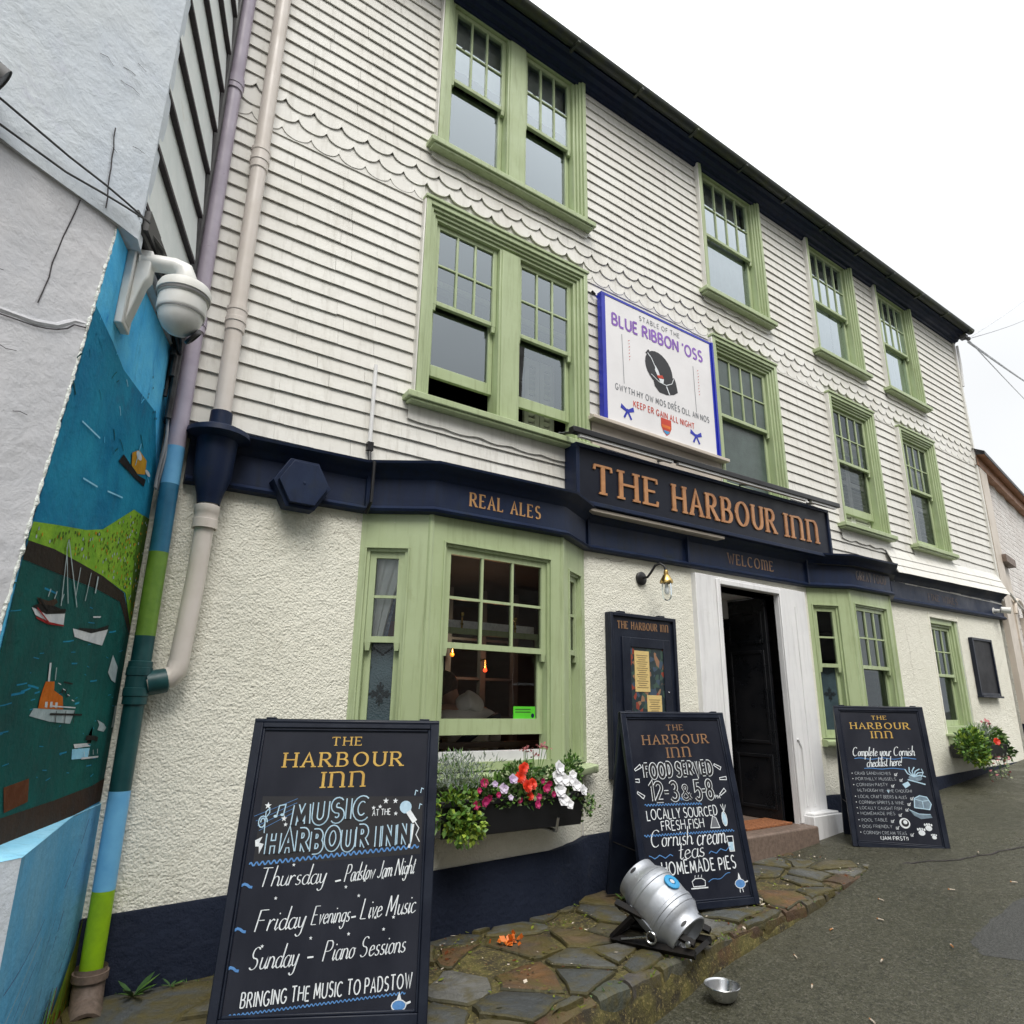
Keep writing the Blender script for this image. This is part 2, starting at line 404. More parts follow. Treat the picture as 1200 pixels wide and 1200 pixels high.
M['paper'] = mat("cream_menu_paper", (0.72, 0.54, 0.22), 0.7, (0.62, 0.46, 0.18), 40, stretch=(1, 1, 6))
M['inkpaper'] = mat("printed_text", (0.28, 0.2, 0.09), 0.7)
def mat_floral():
    m, nt, b = nodes("floral_paper")
    v = coords(nt)
    vo = nt.nodes.new("ShaderNodeTexVoronoi"); vo.inputs["Scale"].default_value = 26
    L(nt, v, vo.inputs["Vector"])
    r = nt.nodes.new("ShaderNodeValToRGB"); r.color_ramp.interpolation = 'CONSTANT'
    els = [(0, (0.02, 0.035, 0.04)), (0.45, (0.05, 0.09, 0.07)), (0.62, (0.26, 0.05, 0.03)), (0.72, (0.05, 0.08, 0.12)), (0.86, (0.30, 0.16, 0.09)), (0.94, (0.03, 0.05, 0.05))]
    while len(r.color_ramp.elements) < len(els): r.color_ramp.elements.new(0.5)
    for e, (p, c) in zip(r.color_ramp.elements, els): e.position = p; e.color = (*c, 1)
    sp = nt.nodes.new("ShaderNodeSeparateColor"); L(nt, vo.outputs["Color"], sp.inputs[0]); L(nt, sp.outputs[0], r.inputs[0])
    L(nt, r.outputs[0], b.inputs["Base Color"])
    b.inputs["Roughness"].default_value = 0.35
    return m
M['floral'] = mat_floral()
M['mat_coir'] = mat("orange_coir", (0.34, 0.13, 0.05), 0.95, (0.16, 0.06, 0.025), 60, bs=1.0, bscale=80, bdist=0.01)
M['soil'] = mat("potting_soil", (0.025, 0.018, 0.013), 0.9)
M['leaf'] = mat_leaf("leaf_green", (0.075, 0.17, 0.025), (0.12, 0.24, 0.04))
M['leafdark'] = mat_leaf("leaf_dark", (0.03, 0.075, 0.02), (0.05, 0.11, 0.03))
M['leaflime'] = mat_leaf("leaf_lime", (0.30, 0.40, 0.045), (0.20, 0.32, 0.04))
M['leafsilver'] = mat_leaf("leaf_silver", (0.25, 0.29, 0.26), (0.34, 0.38, 0.35))
M['leafvar'] = mat_leaf("leaf_variegated", (0.45, 0.48, 0.30), (0.18, 0.27, 0.10))
M['petal_red'] = mat_leaf("petal_scarlet", (0.72, 0.045, 0.012), (0.62, 0.03, 0.012))
M['petal_white'] = mat_leaf("petal_white", (0.80, 0.80, 0.80), (0.72, 0.72, 0.75))
M['petal_pink'] = mat_leaf("petal_magenta", (0.50, 0.018, 0.10), (0.38, 0.015, 0.12))
M['petal_violet'] = mat_leaf("petal_violet", (0.38, 0.26, 0.46), (0.60, 0.52, 0.64))
M['petal_orange'] = mat_leaf("petal_orange", (0.78, 0.20, 0.02), (0.65, 0.14, 0.02))
M['petal_rose'] = mat_leaf("petal_dusty_rose", (0.48, 0.16, 0.16), (0.38, 0.12, 0.14))
M['brick_white_plain'] = mat("whitewashed_stone", (0.64, 0.60, 0.58), 0.7, (0.54, 0.47, 0.44), 3.5, bs=0.9, bscale=9, bdist=0.03, dirt=(0.40, 0.31, 0.26), dscale=7, dlo=0.6, dhi=0.78)
def mat_painted_brick():
    m, nt, b = nodes("whitewashed_brick")
    v = coords(nt)
    sp = nt.nodes.new("ShaderNodeSeparateXYZ"); L(nt, v, sp.inputs[0])
    cb = nt.nodes.new("ShaderNodeCombineXYZ"); L(nt, sp.outputs[0], cb.inputs[0]); L(nt, sp.outputs[2], cb.inputs[1])
    br = nt.nodes.new("ShaderNodeTexBrick"); L(nt, cb.outputs[0], br.inputs["Vector"])
    for k, q in (("Scale", 1.0), ("Mortar Size", 0.012), ("Mortar Smooth", 0.6), ("Brick Width", 0.26), ("Row Height", 0.095)): br.inputs[k].default_value = q
    br.inputs["Color1"].default_value = (0.9, 0.9, 0.9, 1); br.inputs["Color2"].default_value = (0.6, 0.6, 0.6, 1); br.inputs["Mortar"].default_value = (0, 0, 0, 1)
    n1 = noise_node(nt, 3.0, 7, 0.65, v, 0.3); n2 = noise_node(nt, 16, 6, 0.65, v, 0.3)
    col = mixc(nt, mapr(nt, n1.outputs["Fac"], 0.4, 0.62, 0, 1), (0.74, 0.715, 0.69), (0.64, 0.60, 0.57))
    col = mixc(nt, mapr(nt, n2.outputs["Fac"], 0.60, 0.74, 0, 0.6), col, (0.45, 0.36, 0.31))
    L(nt, col, b.inputs["Base Color"]); b.inputs["Roughness"].default_value = 0.75
    p = bump(nt, b, br.outputs["Color"], 0.8, 0.02)
    bump(nt, b, n2.outputs["Fac"], 0.8, 0.03, p)
    return m
M['brick_white'] = mat_painted_brick()
M['terracotta'] = mat("terracotta_trim", (0.40, 0.20, 0.11), 0.6)
M['roofslate'] = mat("roof_slate", (0.05, 0.053, 0.06), 0.6, (0.08, 0.082, 0.085), 6, bs=0.5, bscale=14, bdist=0.02, dirt=(0.10, 0.09, 0.03), dscale=5)
M['gutter'] = mat("mossy_gutter", (0.020, 0.026, 0.028), 0.5, (0.035, 0.042, 0.02), 6, dirt=(0.05, 0.06, 0.015), dscale=8, dlo=0.52, dhi=0.7)
M['houseopp'] = mat("grey_stone_house", (0.20, 0.18, 0.16), 0.8, (0.14, 0.125, 0.11), 4, bs=0.8, bscale=7, bdist=0.03)
M['jacket'] = mat("grey_jacket", (0.76, 0.74, 0.70), 0.85, (0.66, 0.64, 0.61), 9, bs=0.5, bscale=12, bdist=0.02)
M['jacketdark'] = mat("dark_jacket_panel", (0.022, 0.028, 0.045), 0.85)
M['skin'] = mat("skin", (0.48, 0.27, 0.19), 0.55, (0.42, 0.23, 0.16), 9)
M['hair'] = mat("brown_hair", (0.09, 0.045, 0.025), 0.6, (0.05, 0.026, 0.016), 30)
M['trousers'] = mat("dark_trousers", (0.02, 0.022, 0.03), 0.85)
M['wood'] = mat("dark_wood", (0.07, 0.038, 0.02), 0.45, (0.045, 0.024, 0.013), 6, stretch=(1, 1, 8))
M['sticker'] = mat("green_sticker", (0.10, 0.62, 0.03), 0.5)
M['orangeshade'] = mat("orange_lampshade", (0.55, 0.14, 0.03), 0.6)
M['bulb_red'] = mat_emit("red_lamp_glow", (1.0, 0.07, 0.02), 1.3)
M['bulb_amber'] = mat_emit("amber_lamp_glow", (0.9, 0.30, 0.03), 0.4)
M['butt'] = mat("pale_litter", (0.60, 0.52, 0.42), 0.8)
M['buttorange'] = mat("orange_filter", (0.45, 0.20, 0.07), 0.8)
M['clearwhite'] = mat("white_pvc", (0.78, 0.78, 0.78), 0.35)

# ------------------------------------------------------------------ mesh builder
class MB:
    def __init__(s):
        s.v, s.f, s.m, s.sm, s.c = [], [], [], [], {}
        s.X = Matrix.Identity(4); s.mi = 0
    def add(s, vs, fs, mi=None, smooth=False):
        o = len(s.v)
        s.v += [s.X @ Vector(v) for v in vs]
        for f in fs:
            s.f.append([i + o for i in f]); s.m.append(s.mi if mi is None else mi); s.sm.append(smooth)
        return o
    def quad(s, a, b, c, d, mi=None): s.add([a, b, c, d], [(0, 1, 2, 3)], mi)
    def box(s, x0, x1, y0, y1, z0, z1, mi=None):
        s.add([(x0, y0, z0), (x1, y0, z0), (x1, y1, z0), (x0, y1, z0), (x0, y0, z1), (x1, y0, z1), (x1, y1, z1), (x0, y1, z1)],
              [(0, 1, 5, 4), (1, 2, 6, 5), (2, 3, 7, 6), (3, 0, 4, 7), (4, 5, 6, 7), (3, 2, 1, 0)], mi)
    def obox(s, c, ax, ay, az, mi=None):
        """box from centre and three half-axis vectors"""
        c, ax, ay, az = Vector(c), Vector(ax), Vector(ay), Vector(az)
        P = lambda i, j, k: c + ax * i + ay * j + az * k
        s.add([P(-1, -1, -1), P(1, -1, -1), P(1, 1, -1), P(-1, 1, -1), P(-1, -1, 1), P(1, -1, 1), P(1, 1, 1), P(-1, 1, 1)],
              [(0, 1, 5, 4), (1, 2, 6, 5), (2, 3, 7, 6), (3, 0, 4, 7), (4, 5, 6, 7), (3, 2, 1, 0)], mi)
    def prism(s, pts, fa, fb, mi=None):
        """outline pts (u,v), front face fa(u,v), back fb(u,v)"""
        n = len(pts)
        vs = [fa(*p) for p in pts] + [fb(*p) for p in pts]
        s.add(vs, [tuple(range(n)), tuple(range(2 * n - 1, n - 1, -1))] + [(i, i + n, (i + 1) % n + n, (i + 1) % n) for i in range(n)], mi)
    def tube(s, pts, r, n=10, mi=None, cap=True, smooth=True):
        pts = [Vector(p) for p in pts]
        rs = r if isinstance(r, (list, tuple)) else [r] * len(pts)
        rings, up = [], None
        for i, p in enumerate(pts):
            d = (pts[min(i + 1, len(pts) - 1)] - pts[max(i - 1, 0)])
            d = d.normalized() if d.length > 1e-9 else Vector((0, 0, 1))
            if up is None:
                up = Vector((0, 0, 1)) if abs(d.z) < 0.9 else Vector((1, 0, 0))
            a = d.cross(up)
            a = a.normalized() if a.length > 1e-6 else d.orthogonal().normalized()
            b = a.cross(d).normalized(); up = b
            rings.append([p + (a * cos(2 * pi * k / n) + b * sin(2 * pi * k / n)) * rs[i] for k in range(n)])
        o = s.add([v for rg in rings for v in rg], [], mi)
        for i in range(len(pts) - 1):
            for k in range(n):
                s.f.append([o + i * n + k, o + i * n + (k + 1) % n, o + (i + 1) * n + (k + 1) % n, o + (i + 1) * n + k])
                s.m.append(s.mi if mi is None else mi); s.sm.append(smooth)
        if cap:
            for i, rv in ((0, True), (len(pts) - 1, False)):
                idx = [o + i * n + k for k in range(n)]
                s.f.append(idx[::-1] if not rv else idx); s.m.append(s.mi if mi is None else mi); s.sm.append(False)
    def lathe(s, prof, n=24, mi=None, c=(0, 0, 0), ax=(0, 0, 1), smooth=True):
        """prof = (radius, height) along the axis ax from c"""
        c = Vector(c); ax = Vector(ax).normalized(); a = ax.orthogonal().normalized(); b = ax.cross(a)
        o = s.add([c + ax * h + (a * cos(2 * pi * k / n) + b * sin(2 * pi * k / n)) * r for r, h in prof for k in range(n)], [], mi)
        for i in range(len(prof) - 1):
            for k in range(n):
                s.f.append([o + i * n + k, o + i * n + (k + 1) % n, o + (i + 1) * n + (k + 1) % n, o + (i + 1) * n + k])
                s.m.append(s.mi if mi is None else mi); s.sm.append(smooth)
    def ball(s, c, r, n=10, mi=None, sq=(1, 1, 1)):
        o = len(s.v); c = Vector(c)
        pr = [(sin(pi * i / n), -cos(pi * i / n)) for i in range(n + 1)]
        s.add([c + Vector((max(q, 1e-4) * r * cos(2 * pi * k / n) * sq[0], max(q, 1e-4) * r * sin(2 * pi * k / n) * sq[1], h * r * sq[2])) for q, h in pr for k in range(n)], [], mi)
        for i in range(n):
            for k in range(n):
                s.f.append([o + i * n + k, o + i * n + (k + 1) % n, o + (i + 1) * n + (k + 1) % n, o + (i + 1) * n + k])
                s.m.append(s.mi if mi is None else mi); s.sm.append(True)
    def ribbon(s, pts, w, fr, n0=0.0, nib=None, depth=0.0, mi=None, closed=False):
        """flat stroke along 2-D pts; fr(u,v,n) puts it on a surface; nib=(angle,thin) gives a broad-pen stroke"""
        P = [Vector(p) for p in pts]
        P = [p for i, p in enumerate(P) if i == 0 or (p - P[i - 1]).length > 1e-6]
        N = len(P)
        if N < 2: return
        Ls, Rs = [], []
        for i in range(N):
            if closed: a, b = P[i] - P[i - 1], P[(i + 1) % N] - P[i]
            else: a, b = (P[i] - P[i - 1] if i else P[1] - P[0]), (P[i + 1] - P[i] if i < N - 1 else P[-1] - P[-2])
            a, b = a.normalized(), b.normalized()
            t = a + b
            t = t.normalized() if t.length > 1e-3 else a
            nn = Vector((-t.y, t.x))
            k = 1 / max(0.45, abs(nn.dot(Vector((-a.y, a.x)))))
            ww = w
            if nib: ww = w * (nib[1] + (1 - nib[1]) * abs(sin(atan2(t.y, t.x) - nib[0])))
            Ls.append(P[i] + nn * ww * 0.5 * k); Rs.append(P[i] - nn * ww * 0.5 * k)
        o = s.add([fr(p.x, p.y, n0 + depth) for p in Ls] + [fr(p.x, p.y, n0 + depth) for p in Rs], [], mi)
        e = N if closed else N - 1
        q = s.mi if mi is None else mi
        for i in range(e):
            j = (i + 1) % N
            s.f.append([o + i, o + N + i, o + N + j, o + j]); s.m.append(q); s.sm.append(False)
        if depth:
            o2 = s.add([fr(p.x, p.y, n0) for p in Ls] + [fr(p.x, p.y, n0) for p in Rs], [], mi)
            for i in range(e):
                j = (i + 1) % N
                s.f.append([o + i, o + j, o2 + j, o2 + i]); s.f.append([o + N + j, o + N + i, o2 + N + i, o2 + N + j])
                s.m += [q, q]; s.sm += [False, False]
            if not closed:
                s.f.append([o, o2, o2 + N, o + N]); s.f.append([o + N - 1, o + 2 * N - 1, o2 + 2 * N - 1, o2 + N - 1])
                s.m += [q, q]; s.sm += [False, False]

WM = {}      # world matrices of the things' bases

def prop(o, label=None, cat=None, group=None, kind=None):
    for k, v in (("label", label), ("category", cat), ("group", group), ("kind", kind)):
        if v: o[k] = v

def thing(name, label, cat, loc=(0, 0, 0), rz=0.0, group=None):
    o = bpy.data.objects.new(name, None)
    COL.objects.link(o)
    o.location = loc; o.rotation_euler = (0, 0, rz); o.empty_display_size = 0.2
    prop(o, label, cat, group)
    WM[o.name] = Matrix.Translation(Vector(loc)) @ Matrix.Rotation(rz, 4, 'Z')
    return o

def build(mb, name, mats, parent=None, loc=None, bevel=0.0, label=None, cat=None, group=None, kind=None, local=False, seg=2, colors=None, fixn=False):
    """link the builder's shapes as ONE mesh object; vertices are given in world space unless local"""
    if not isinstance(mats, (list, tuple)): mats = [mats]
    me = bpy.data.meshes.new(name)
    o = bpy.data.objects.new(name, me)
    COL.objects.link(o)
    if parent is not None:
        W = WM[parent.name]; o.parent = parent
    elif loc is not None:
        W = Matrix.Translation(Vector(loc)); o.location = loc
    else: W = Matrix.Identity(4)
    WM[o.name] = W
    inv = Matrix.Identity(4) if local else W.inverted()
    me.from_pydata([tuple(inv @ v) for v in mb.v], [], mb.f)
    for m in mats: me.materials.append(M[m] if isinstance(m, str) else m)
    for p, mi, sm in zip(me.polygons, mb.m, mb.sm): p.material_index = mi; p.use_smooth = sm
    if colors is not None:
        at = me.color_attributes.new("stone", 'FLOAT_COLOR', 'CORNER')
        for p, c in zip(me.polygons, colors):
            for li in p.loop_indices: at.data[li].color = (*c, 1)
    me.update()
    me.set_sharp_from_angle(angle=radians(38))
    if fixn:
        bm = bmesh.new(); bm.from_mesh(me)
        bmesh.ops.remove_doubles(bm, verts=bm.verts, dist=1e-5)
        bmesh.ops.recalc_face_normals(bm, faces=bm.faces); bm.to_mesh(me); bm.free()
    if bevel:
        md = o.modifiers.new("bevel", 'BEVEL'); md.width = bevel; md.segments = seg; md.limit_method = 'ANGLE'; md.angle_limit = radians(40)
        md.harden_normals = False
    prop(o, label, cat, group, kind)
    return o

def copy_tree(o, parent=None):
    c = o.copy(); COL.objects.link(c)
    if parent is not None: c.parent = parent
    for ch in list(o.children): copy_tree(ch, c)
    return c
# ------------------------------------------------------------------ lettering: pen strokes, cap height 1
def A(cx, cy, rx, ry, a0, a1, n=9):
    return [(cx + rx * cos(radians(a0 + (a1 - a0) * i / n)), cy + ry * sin(radians(a0 + (a1 - a0) * i / n))) for i in range(n + 1)]

CAPS = {
 'A': (.72, [[(0, 0), (.36, 1), (.72, 0)], [(.14, .36), (.58, .36)]]),
 'B': (.62, [[(0, 0), (0, 1)], [(0, 1)] + A(.28, .76, .26, .24, 90, -90) + [(0, .52)], [(.28, .52)] + A(.32, .26, .30, .26, 90, -90) + [(0, 0)]]),
 'C': (.74, [A(.42, .5, .42, .5, 48, 312, 14)]),
 'D': (.72, [[(0, 0), (0, 1)], [(0, 1)] + A(.24, .5, .46, .5, 90, -90, 12) + [(0, 0)]]),
 'E': (.54, [[(0, 0), (0, 1)], [(0, 1), (.52, 1)], [(0, .52), (.44, .52)], [(0, 0), (.54, 0)]]),
 'F': (.52, [[(0, 0), (0, 1)], [(0, 1), (.52, 1)], [(0, .52), (.42, .52)]]),
 'G': (.78, [A(.42, .5, .42, .5, 48, 325, 14) + [(.78, .42)], [(.50, .42), (.78, .42)]]),
 'H': (.72, [[(0, 0), (0, 1)], [(.72, 0), (.72, 1)], [(0, .52), (.72, .52)]]),
 'I': (.0, [[(0, 0), (0, 1)]]),
 'J': (.36, [[(.36, 1), (.36, .22)] + A(.16, .2, .2, .2, 0, -150, 6)]),
 'K': (.64, [[(0, 0), (0, 1)], [(.6, 1), (.02, .44)], [(.2, .6), (.64, 0)]]),
 'L': (.52, [[(0, 1), (0, 0)], [(0, 0), (.52, 0)]]),
 'M': (.84, [[(0, 0), (.08, 1)], [(.08, 1), (.42, .2)], [(.42, .2), (.76, 1)], [(.76, 1), (.84, 0)]]),
 'N': (.72, [[(0, 0), (0, 1)], [(0, 1), (.72, 0)], [(.72, 0), (.72, 1)]]),
 'O': (.88, [A(.44, .5, .44, .5, 90, 450, 22)]),
 'P': (.58, [[(0, 0), (0, 1)], [(0, 1)] + A(.30, .74, .28, .26, 90, -90) + [(0, .48)]]),
 'R': (.68, [[(0, 0), (0, 1)], [(0, 1)] + A(.30, .75, .27, .25, 90, -90) + [(0, .5)], [(.26, .5), (.68, 0)]]),
 'S': (.56, [A(.28, .75, .25, .25, 35, 270, 10) + A(.28, .25, .28, .25, 90, -145, 10)[1:]]),
 'T': (.70, [[(.35, 0), (.35, 1)], [(0, 1), (.70, 1)]]),
 'U': (.70, [[(0, 1), (0, .34)] + A(.35, .34, .35, .34, 180, 360, 12) + [(.70, 1)]]),
 'V': (.70, [[(0, 1), (.35, 0), (.70, 1)]]),
 'W': (1.0, [[(0, 1), (.27, 0), (.5, .8), (.73, 0), (1.0, 1)]]),
 'X': (.66, [[(0, 1), (.66, 0)], [(.62, 1), (.02, 0)]]),
 'Y': (.66, [[(0, 1), (.33, .48)], [(.66, 1), (.33, .48), (.33, 0)]]),
 'n': (.72, [[(0, 0), (0, .98)], [(-.10, .98), (0, .98), (.42, 1.0)] + A(.42, .7, .26, .3, 90, 0, 8) + [(.68, 0)]]),       # uncial N
 'm': (1.0, [[(0, 0), (0, .96)], [(0, .9)] + A(.25, .72, .25, .26, 110, 0, 8) + [(.5, 0)], [(.5, .86)] + A(.74, .72, .24, .26, 110, 0, 8) + [(.98, 0)]]),
 '1': (.22, [[(0, .8), (.2, 1), (.2, 0)]]),
 '2': (.52, [A(.26, .74, .26, .26, 160, -30, 9) + [(0, 0)], [(0, 0), (.54, 0)]]),
 '3': (.52, [A(.24, .75, .24, .25, 150, -80, 9), A(.24, .26, .28, .26, 85, -150, 10)]),
 '5': (.52, [[(.48, 1), (.08, 1), (.05, .56)] + A(.24, .31, .28, .31, 110, -145, 10)]),
 '8': (.54, [A(.27, .76, .22, .24, 270, 630, 14), A(.27, .26, .27, .26, 90, 450, 16)]),
 '&': (.66, [[(.66, 0), (.16, .72)] + A(.27, .83, .15, .17, 215, -40, 8) + [(.08, .32)] + A(.26, .22, .24, .22, 160, 330, 8) + [(.62, .46)]]),
 '-': (.34, [[(0, .46), (.34, .46)]]), '.': (.06, [[(0, 0), (.05, .06)]]), ',': (.06, [[(.05, .08), (0, -.12)]]), "'": (.06, [[(.06, 1.02), (0, .78)]]),
 '(': (.16, [A(.36, .5, .34, .62, 130, 230, 6)]), ')': (.16, [A(-.2, .5, .34, .62, 50, -50, 6)]),
 '!': (.06, [[(.06, 1), (.03, .3)], [(0, 0), (.03, .06)]]), '/': (.3, [[(0, 0), (.3, 1)]]), '*': (.10, [[(0, .45), (.10, .52)]]),
}
x = .52
LOW = {
 'a': (.46, [A(.22, .25, .22, .27, 60, 400, 12)[:12] + [(.42, .5)], [(.44, .52), (.40, .1), (.5, 0), (.6, .1)]]),
 'b': (.46, [[(.02, 1.05), (0, .02)], [(0, .1)] + A(.22, .26, .22, .26, 200, 500, 12)]),
 'c': (.40, [A(.22, .26, .22, .26, 50, 310, 11) + [(.48, .12)]]),
 'd': (.48, [A(.22, .25, .22, .26, 50, 330, 11), [(.46, 1.08), (.42, .1), (.5, 0), (.6, .1)]]),
 'e': (.42, [[(.02, .25), (.38, .34)] + A(.21, .33, .18, .19, 10, 180, 7) + A(.22, .26, .22, .26, 180, 310, 7) + [(.50, .14)]]),
 'f': (.30, [A(.26, .9, .14, .16, 30, 180, 6) + [(.10, -.25)], [(-.06, .5), (.28, .54)]]),
 'g': (.46, [A(.22, .27, .20, .24, 50, 330, 11), [(.44, .52), (.42, -.1)] + A(.22, -.14, .20, .22, 0, -160, 7)]),
 'h': (.48, [[(.04, 1.1), (0, 0)], [(.0, .25)] + A(.22, .3, .2, .22, 150, 10, 7) + [(.42, .05), (.5, 0), (.58, .1)]]),
 'i': (.14, [[(.04, .52), (.02, .08), (.1, 0), (.2, .12)], [(.08, .74), (.10, .80)]]),
 'j': (.16, [[(.08, .52), (.06, -.15)] + A(-.06, -.15, .12, .16, 0, -140, 5), [(.08, .74), (.10, .80)]]),
 'k': (.42, [[(.04, 1.05), (0, 0)], [(.36, .52), (.03, .2)], [(.12, .28), (.40, 0)]]),
 'l': (.16, [[(.06, .35), (.16, .98), (.06, 1.0), (.02, .1), (.1, 0), (.22, .14)]]),
 'm': (.70, [[(.02, .52), (0, 0)], [(0, .25)] + A(.17, .3, .16, .22, 150, 10, 7) + [(.32, 0)], [(.33, .25)] + A(.49, .3, .16, .22, 150, 10, 7) + [(.64, .05), (.72, 0), (.8, .1)]]),
 'n': (.46, [[(.02, .52), (0, 0)], [(0, .22)] + A(.20, .3, .19, .22, 150, 10, 7) + [(.39, .05), (.47, 0), (.56, .1)]]),
 'o': (.46, [A(.22, .26, .21, .26, 60, 420, 14) + [(.5, .46)]]),
 'p': (.46, [[(.04, .54), (-.02, -.40)], [(0, .1)] + A(.22, .26, .22, .26, 200, 500, 12)]),
 'r': (.34, [[(.02, .52), (0, 0)], [(0, .2), (.1, .44), (.24, .53), (.34, .46)]]),
 's': (.34, [A(.18, .39, .13, .13, 40, 260, 7) + A(.17, .13, .16, .13, 85, -150, 7)[1:]]),
 't': (.28, [[(.12, .86), (.08, .1), (.18, 0), (.30, .1)], [(-.06, .54), (.28, .58)]]),
 'u': (.46, [[(.02, .52), (.02, .16)] + A(.19, .16, .17, .16, 180, 330, 7) + [(.42, .52), (.40, .08), (.48, 0), (.56, .1)]]),
 'v': (.40, [[(0, .52), (.16, 0), (.36, .54)]]),
 'w': (.60, [[(0, .52), (.12, 0), (.28, .42), (.42, 0), (.58, .54)]]),
 'y': (.44, [[(.02, .52), (.06, .16)] + A(.20, .18, .14, .15, 190, 330, 6) + [(.40, .52)], [(.42, .54), (.36, -.1)] + A(.18, -.16, .18, .22, 0, -150, 7)]),
 'x': (.38, [[(0, .52), (.36, 0)], [(.36, .54), (0, 0)]]), 'z': (.38, [[(0, .5), (.34, .5), (0, 0), (.38, .02)]]),
}

def layout(txt, caps_only=True, track=.26, space=.42):
    """strokes of a line of text at cap height 1, and its width"""
    out, cx = [], 0.0
    for ch in txt:
        if ch == ' ': cx += space; continue
        if ch == '~': w, st = CAPS['n']
        elif ch == '^': w, st = CAPS['m']
        elif not caps_only and ch in LOW: w, st = LOW[ch]
        else: w, st = CAPS[ch if ch in CAPS else ch.upper()]
        out.append((ch, [[(px + cx, py) for px, py in s] for s in st]))
        cx += w + (track if (caps_only or ch not in LOW) else .13)
    return out, cx - track

def text(mb, txt, fr, u0, v0, u1, v1, h, w=.13, nib=None, serif=False, slant=0.0, caps=True, track=None, n0=.002, depth=0.0, mi=None, outline=None, jit=0.0, space=.42):
    """a line of lettering from (u0,v0) to (u1,v1) along its base, cap height h; w is the stroke as a share of h"""
    if track is None: track = .46 if serif else .26
    gl, W = layout(txt, caps, track, space + (.25 if serif else 0))
    dx, dy = (u1 - u0) / max(W, 1e-6), (v1 - v0) / max(W, 1e-6)
    rnd = random.Random(txt)
    k = 0
    for ch, strokes in gl:
        jy = rnd.uniform(-jit, jit); js = 1 + rnd.uniform(-jit, jit)
        T = lambda p: (u0 + p[0] * dx + slant * p[1] * h, v0 + p[0] * dy + (p[1] * js + jy) * h)
        for st in strokes:
            pts = [T(p) for p in st]
            off = n0 + (k % 12) * 0.00012; k += 1
            closed = len(pts) > 8 and hypot(pts[0][0] - pts[-1][0], pts[0][1] - pts[-1][1]) < 1e-5
            if closed: pts = pts[:-1]
            mb.ribbon(pts, w * h, fr, off, nib, depth, mi, closed=closed)
            if outline is not None: mb.ribbon(pts, w * h * .62, fr, off + .0016, None, 0, outline, closed=closed)
            if serif and not closed:
                for a, b in ((st[0], st[1]), (st[-1], st[-2])):
                    if min(abs(a[1]), abs(a[1] - 1)) > .06: continue
                    d = Vector((b[0] - a[0], b[1] - a[1])).normalized()
                    off2 = n0 + ((k + 5) % 12) * 0.00012; k += 1
                    if abs(d.y) > .6:
                        sw = .17
                        mb.ribbon([T((a[0] - sw, a[1])), T((a[0] + sw, a[1]))], w * h * .42, fr, off2, None, depth, mi)
                    elif abs(d.x) > .8 and abs(a[0] - b[0]) > .3:
                        sy = .16 if a[1] < .5 else -.16
                        mb.ribbon([T((a[0], a[1] - sy * .2)), T((a[0] - d.x * .03, a[1] + sy))], w * h * .5, fr, off2, None, depth, mi)

ROMAN = dict(nib=(radians(12), .34), serif=True, w=.19)
def wave(mb, fr, u0, v0, u1, v1, amp, n, w, n0=.002, mi=None):
    N = n * 6
    mb.ribbon([(u0 + (u1 - u0) * i / N, v0 + (v1 - v0) * i / N + amp * sin(2 * pi * i / 6)) for i in range(N + 1)], w, fr, n0, None, 0, mi)
def star(mb, fr, u, v, r, n0=.002, mi=None):
    pts = [(u + r * (1 if i % 2 == 0 else .42) * sin(pi * i / 5), v + r * (1 if i % 2 == 0 else .42) * cos(pi * i / 5)) for i in range(10)]
    mb.add([fr(u, v, n0)] + [fr(a, b, n0) for a, b in pts], [(0, i + 1, (i + 1) % 10 + 1) for i in range(10)], mi)
def blob(mb, fr, u, v, ru, rv, n0=.002, mi=None, n=14, rot=0.0):
    pts = [(u + ru * cos(2 * pi * i / n) * cos(rot) - rv * sin(2 * pi * i / n) * sin(rot), v + ru * cos(2 * pi * i / n) * sin(rot) + rv * sin(2 * pi * i / n) * cos(rot)) for i in range(n)]
    mb.add([fr(a, b, n0) for a, b in pts], [tuple(range(n))], mi)
def poly(mb, fr, pts, n0=.002, mi=None):
    mb.add([fr(a, b, n0) for a, b in pts], [tuple(range(len(pts)))], mi)
# ------------------------------------------------------------------ the ground
def road_z(x):
    x = max(-9.0, min(x, 15.0))
    return 0.30 + 0.093 * (x - 5.9)
def pave_z(x):
    P = [(-2, .15), (0, .165), (3.5, .205), (5.9, .285), (6.5, .33), (9, .59)]
    if x <= P[0][0]: return P[0][1]
    for (a, za), (b, zb) in zip(P, P[1:]):
        if x <= b: return za + (zb - za) * (x - a) / (b - a)
    return P[-1][1]

def ground_z(X, Y):
    dz = 0.012 * mnoise.noise(Vector((X * .7, Y * .7, 0)))
    dz -= 0.02 * max(0, 1 - abs(Y + 1.3) / .5) if X < 6 else 0
    return road_z(X) + dz
def ground():
    g = MB()
    xs = [-120, -60, -30, -15, -9] + [-8 + i * .25 for i in range(0, 100)] + [17.5, 20, 30, 60, 120]
    ys = [-120, -60, -30, -15, -10] + [-9 + i * .125 for i in range(0, 81)] + [3, 8, 20, 60, 120]
    V = []
    for X in xs:
        for Y in ys:
            V.append((X, Y, ground_z(X, Y)))
    n = len(ys)
    g.add(V, [(i * n + j, (i + 1) * n + j, (i + 1) * n + j + 1, i * n + j + 1) for i in range(len(xs) - 1) for j in range(n - 1)], 0, True)
    return build(g, "road", 'asphalt', kind='structure', label="wet dark asphalt street rising along the pub")
ground()
pt = MB()
pp = [(4.62, -2.05), (4.75, -1.93), (5.05, -1.90), (5.6, -1.87), (6.6, -1.95), (7.6, -2.3), (7.9, -3.4), (6.2, -3.5), (5.0, -2.9)]
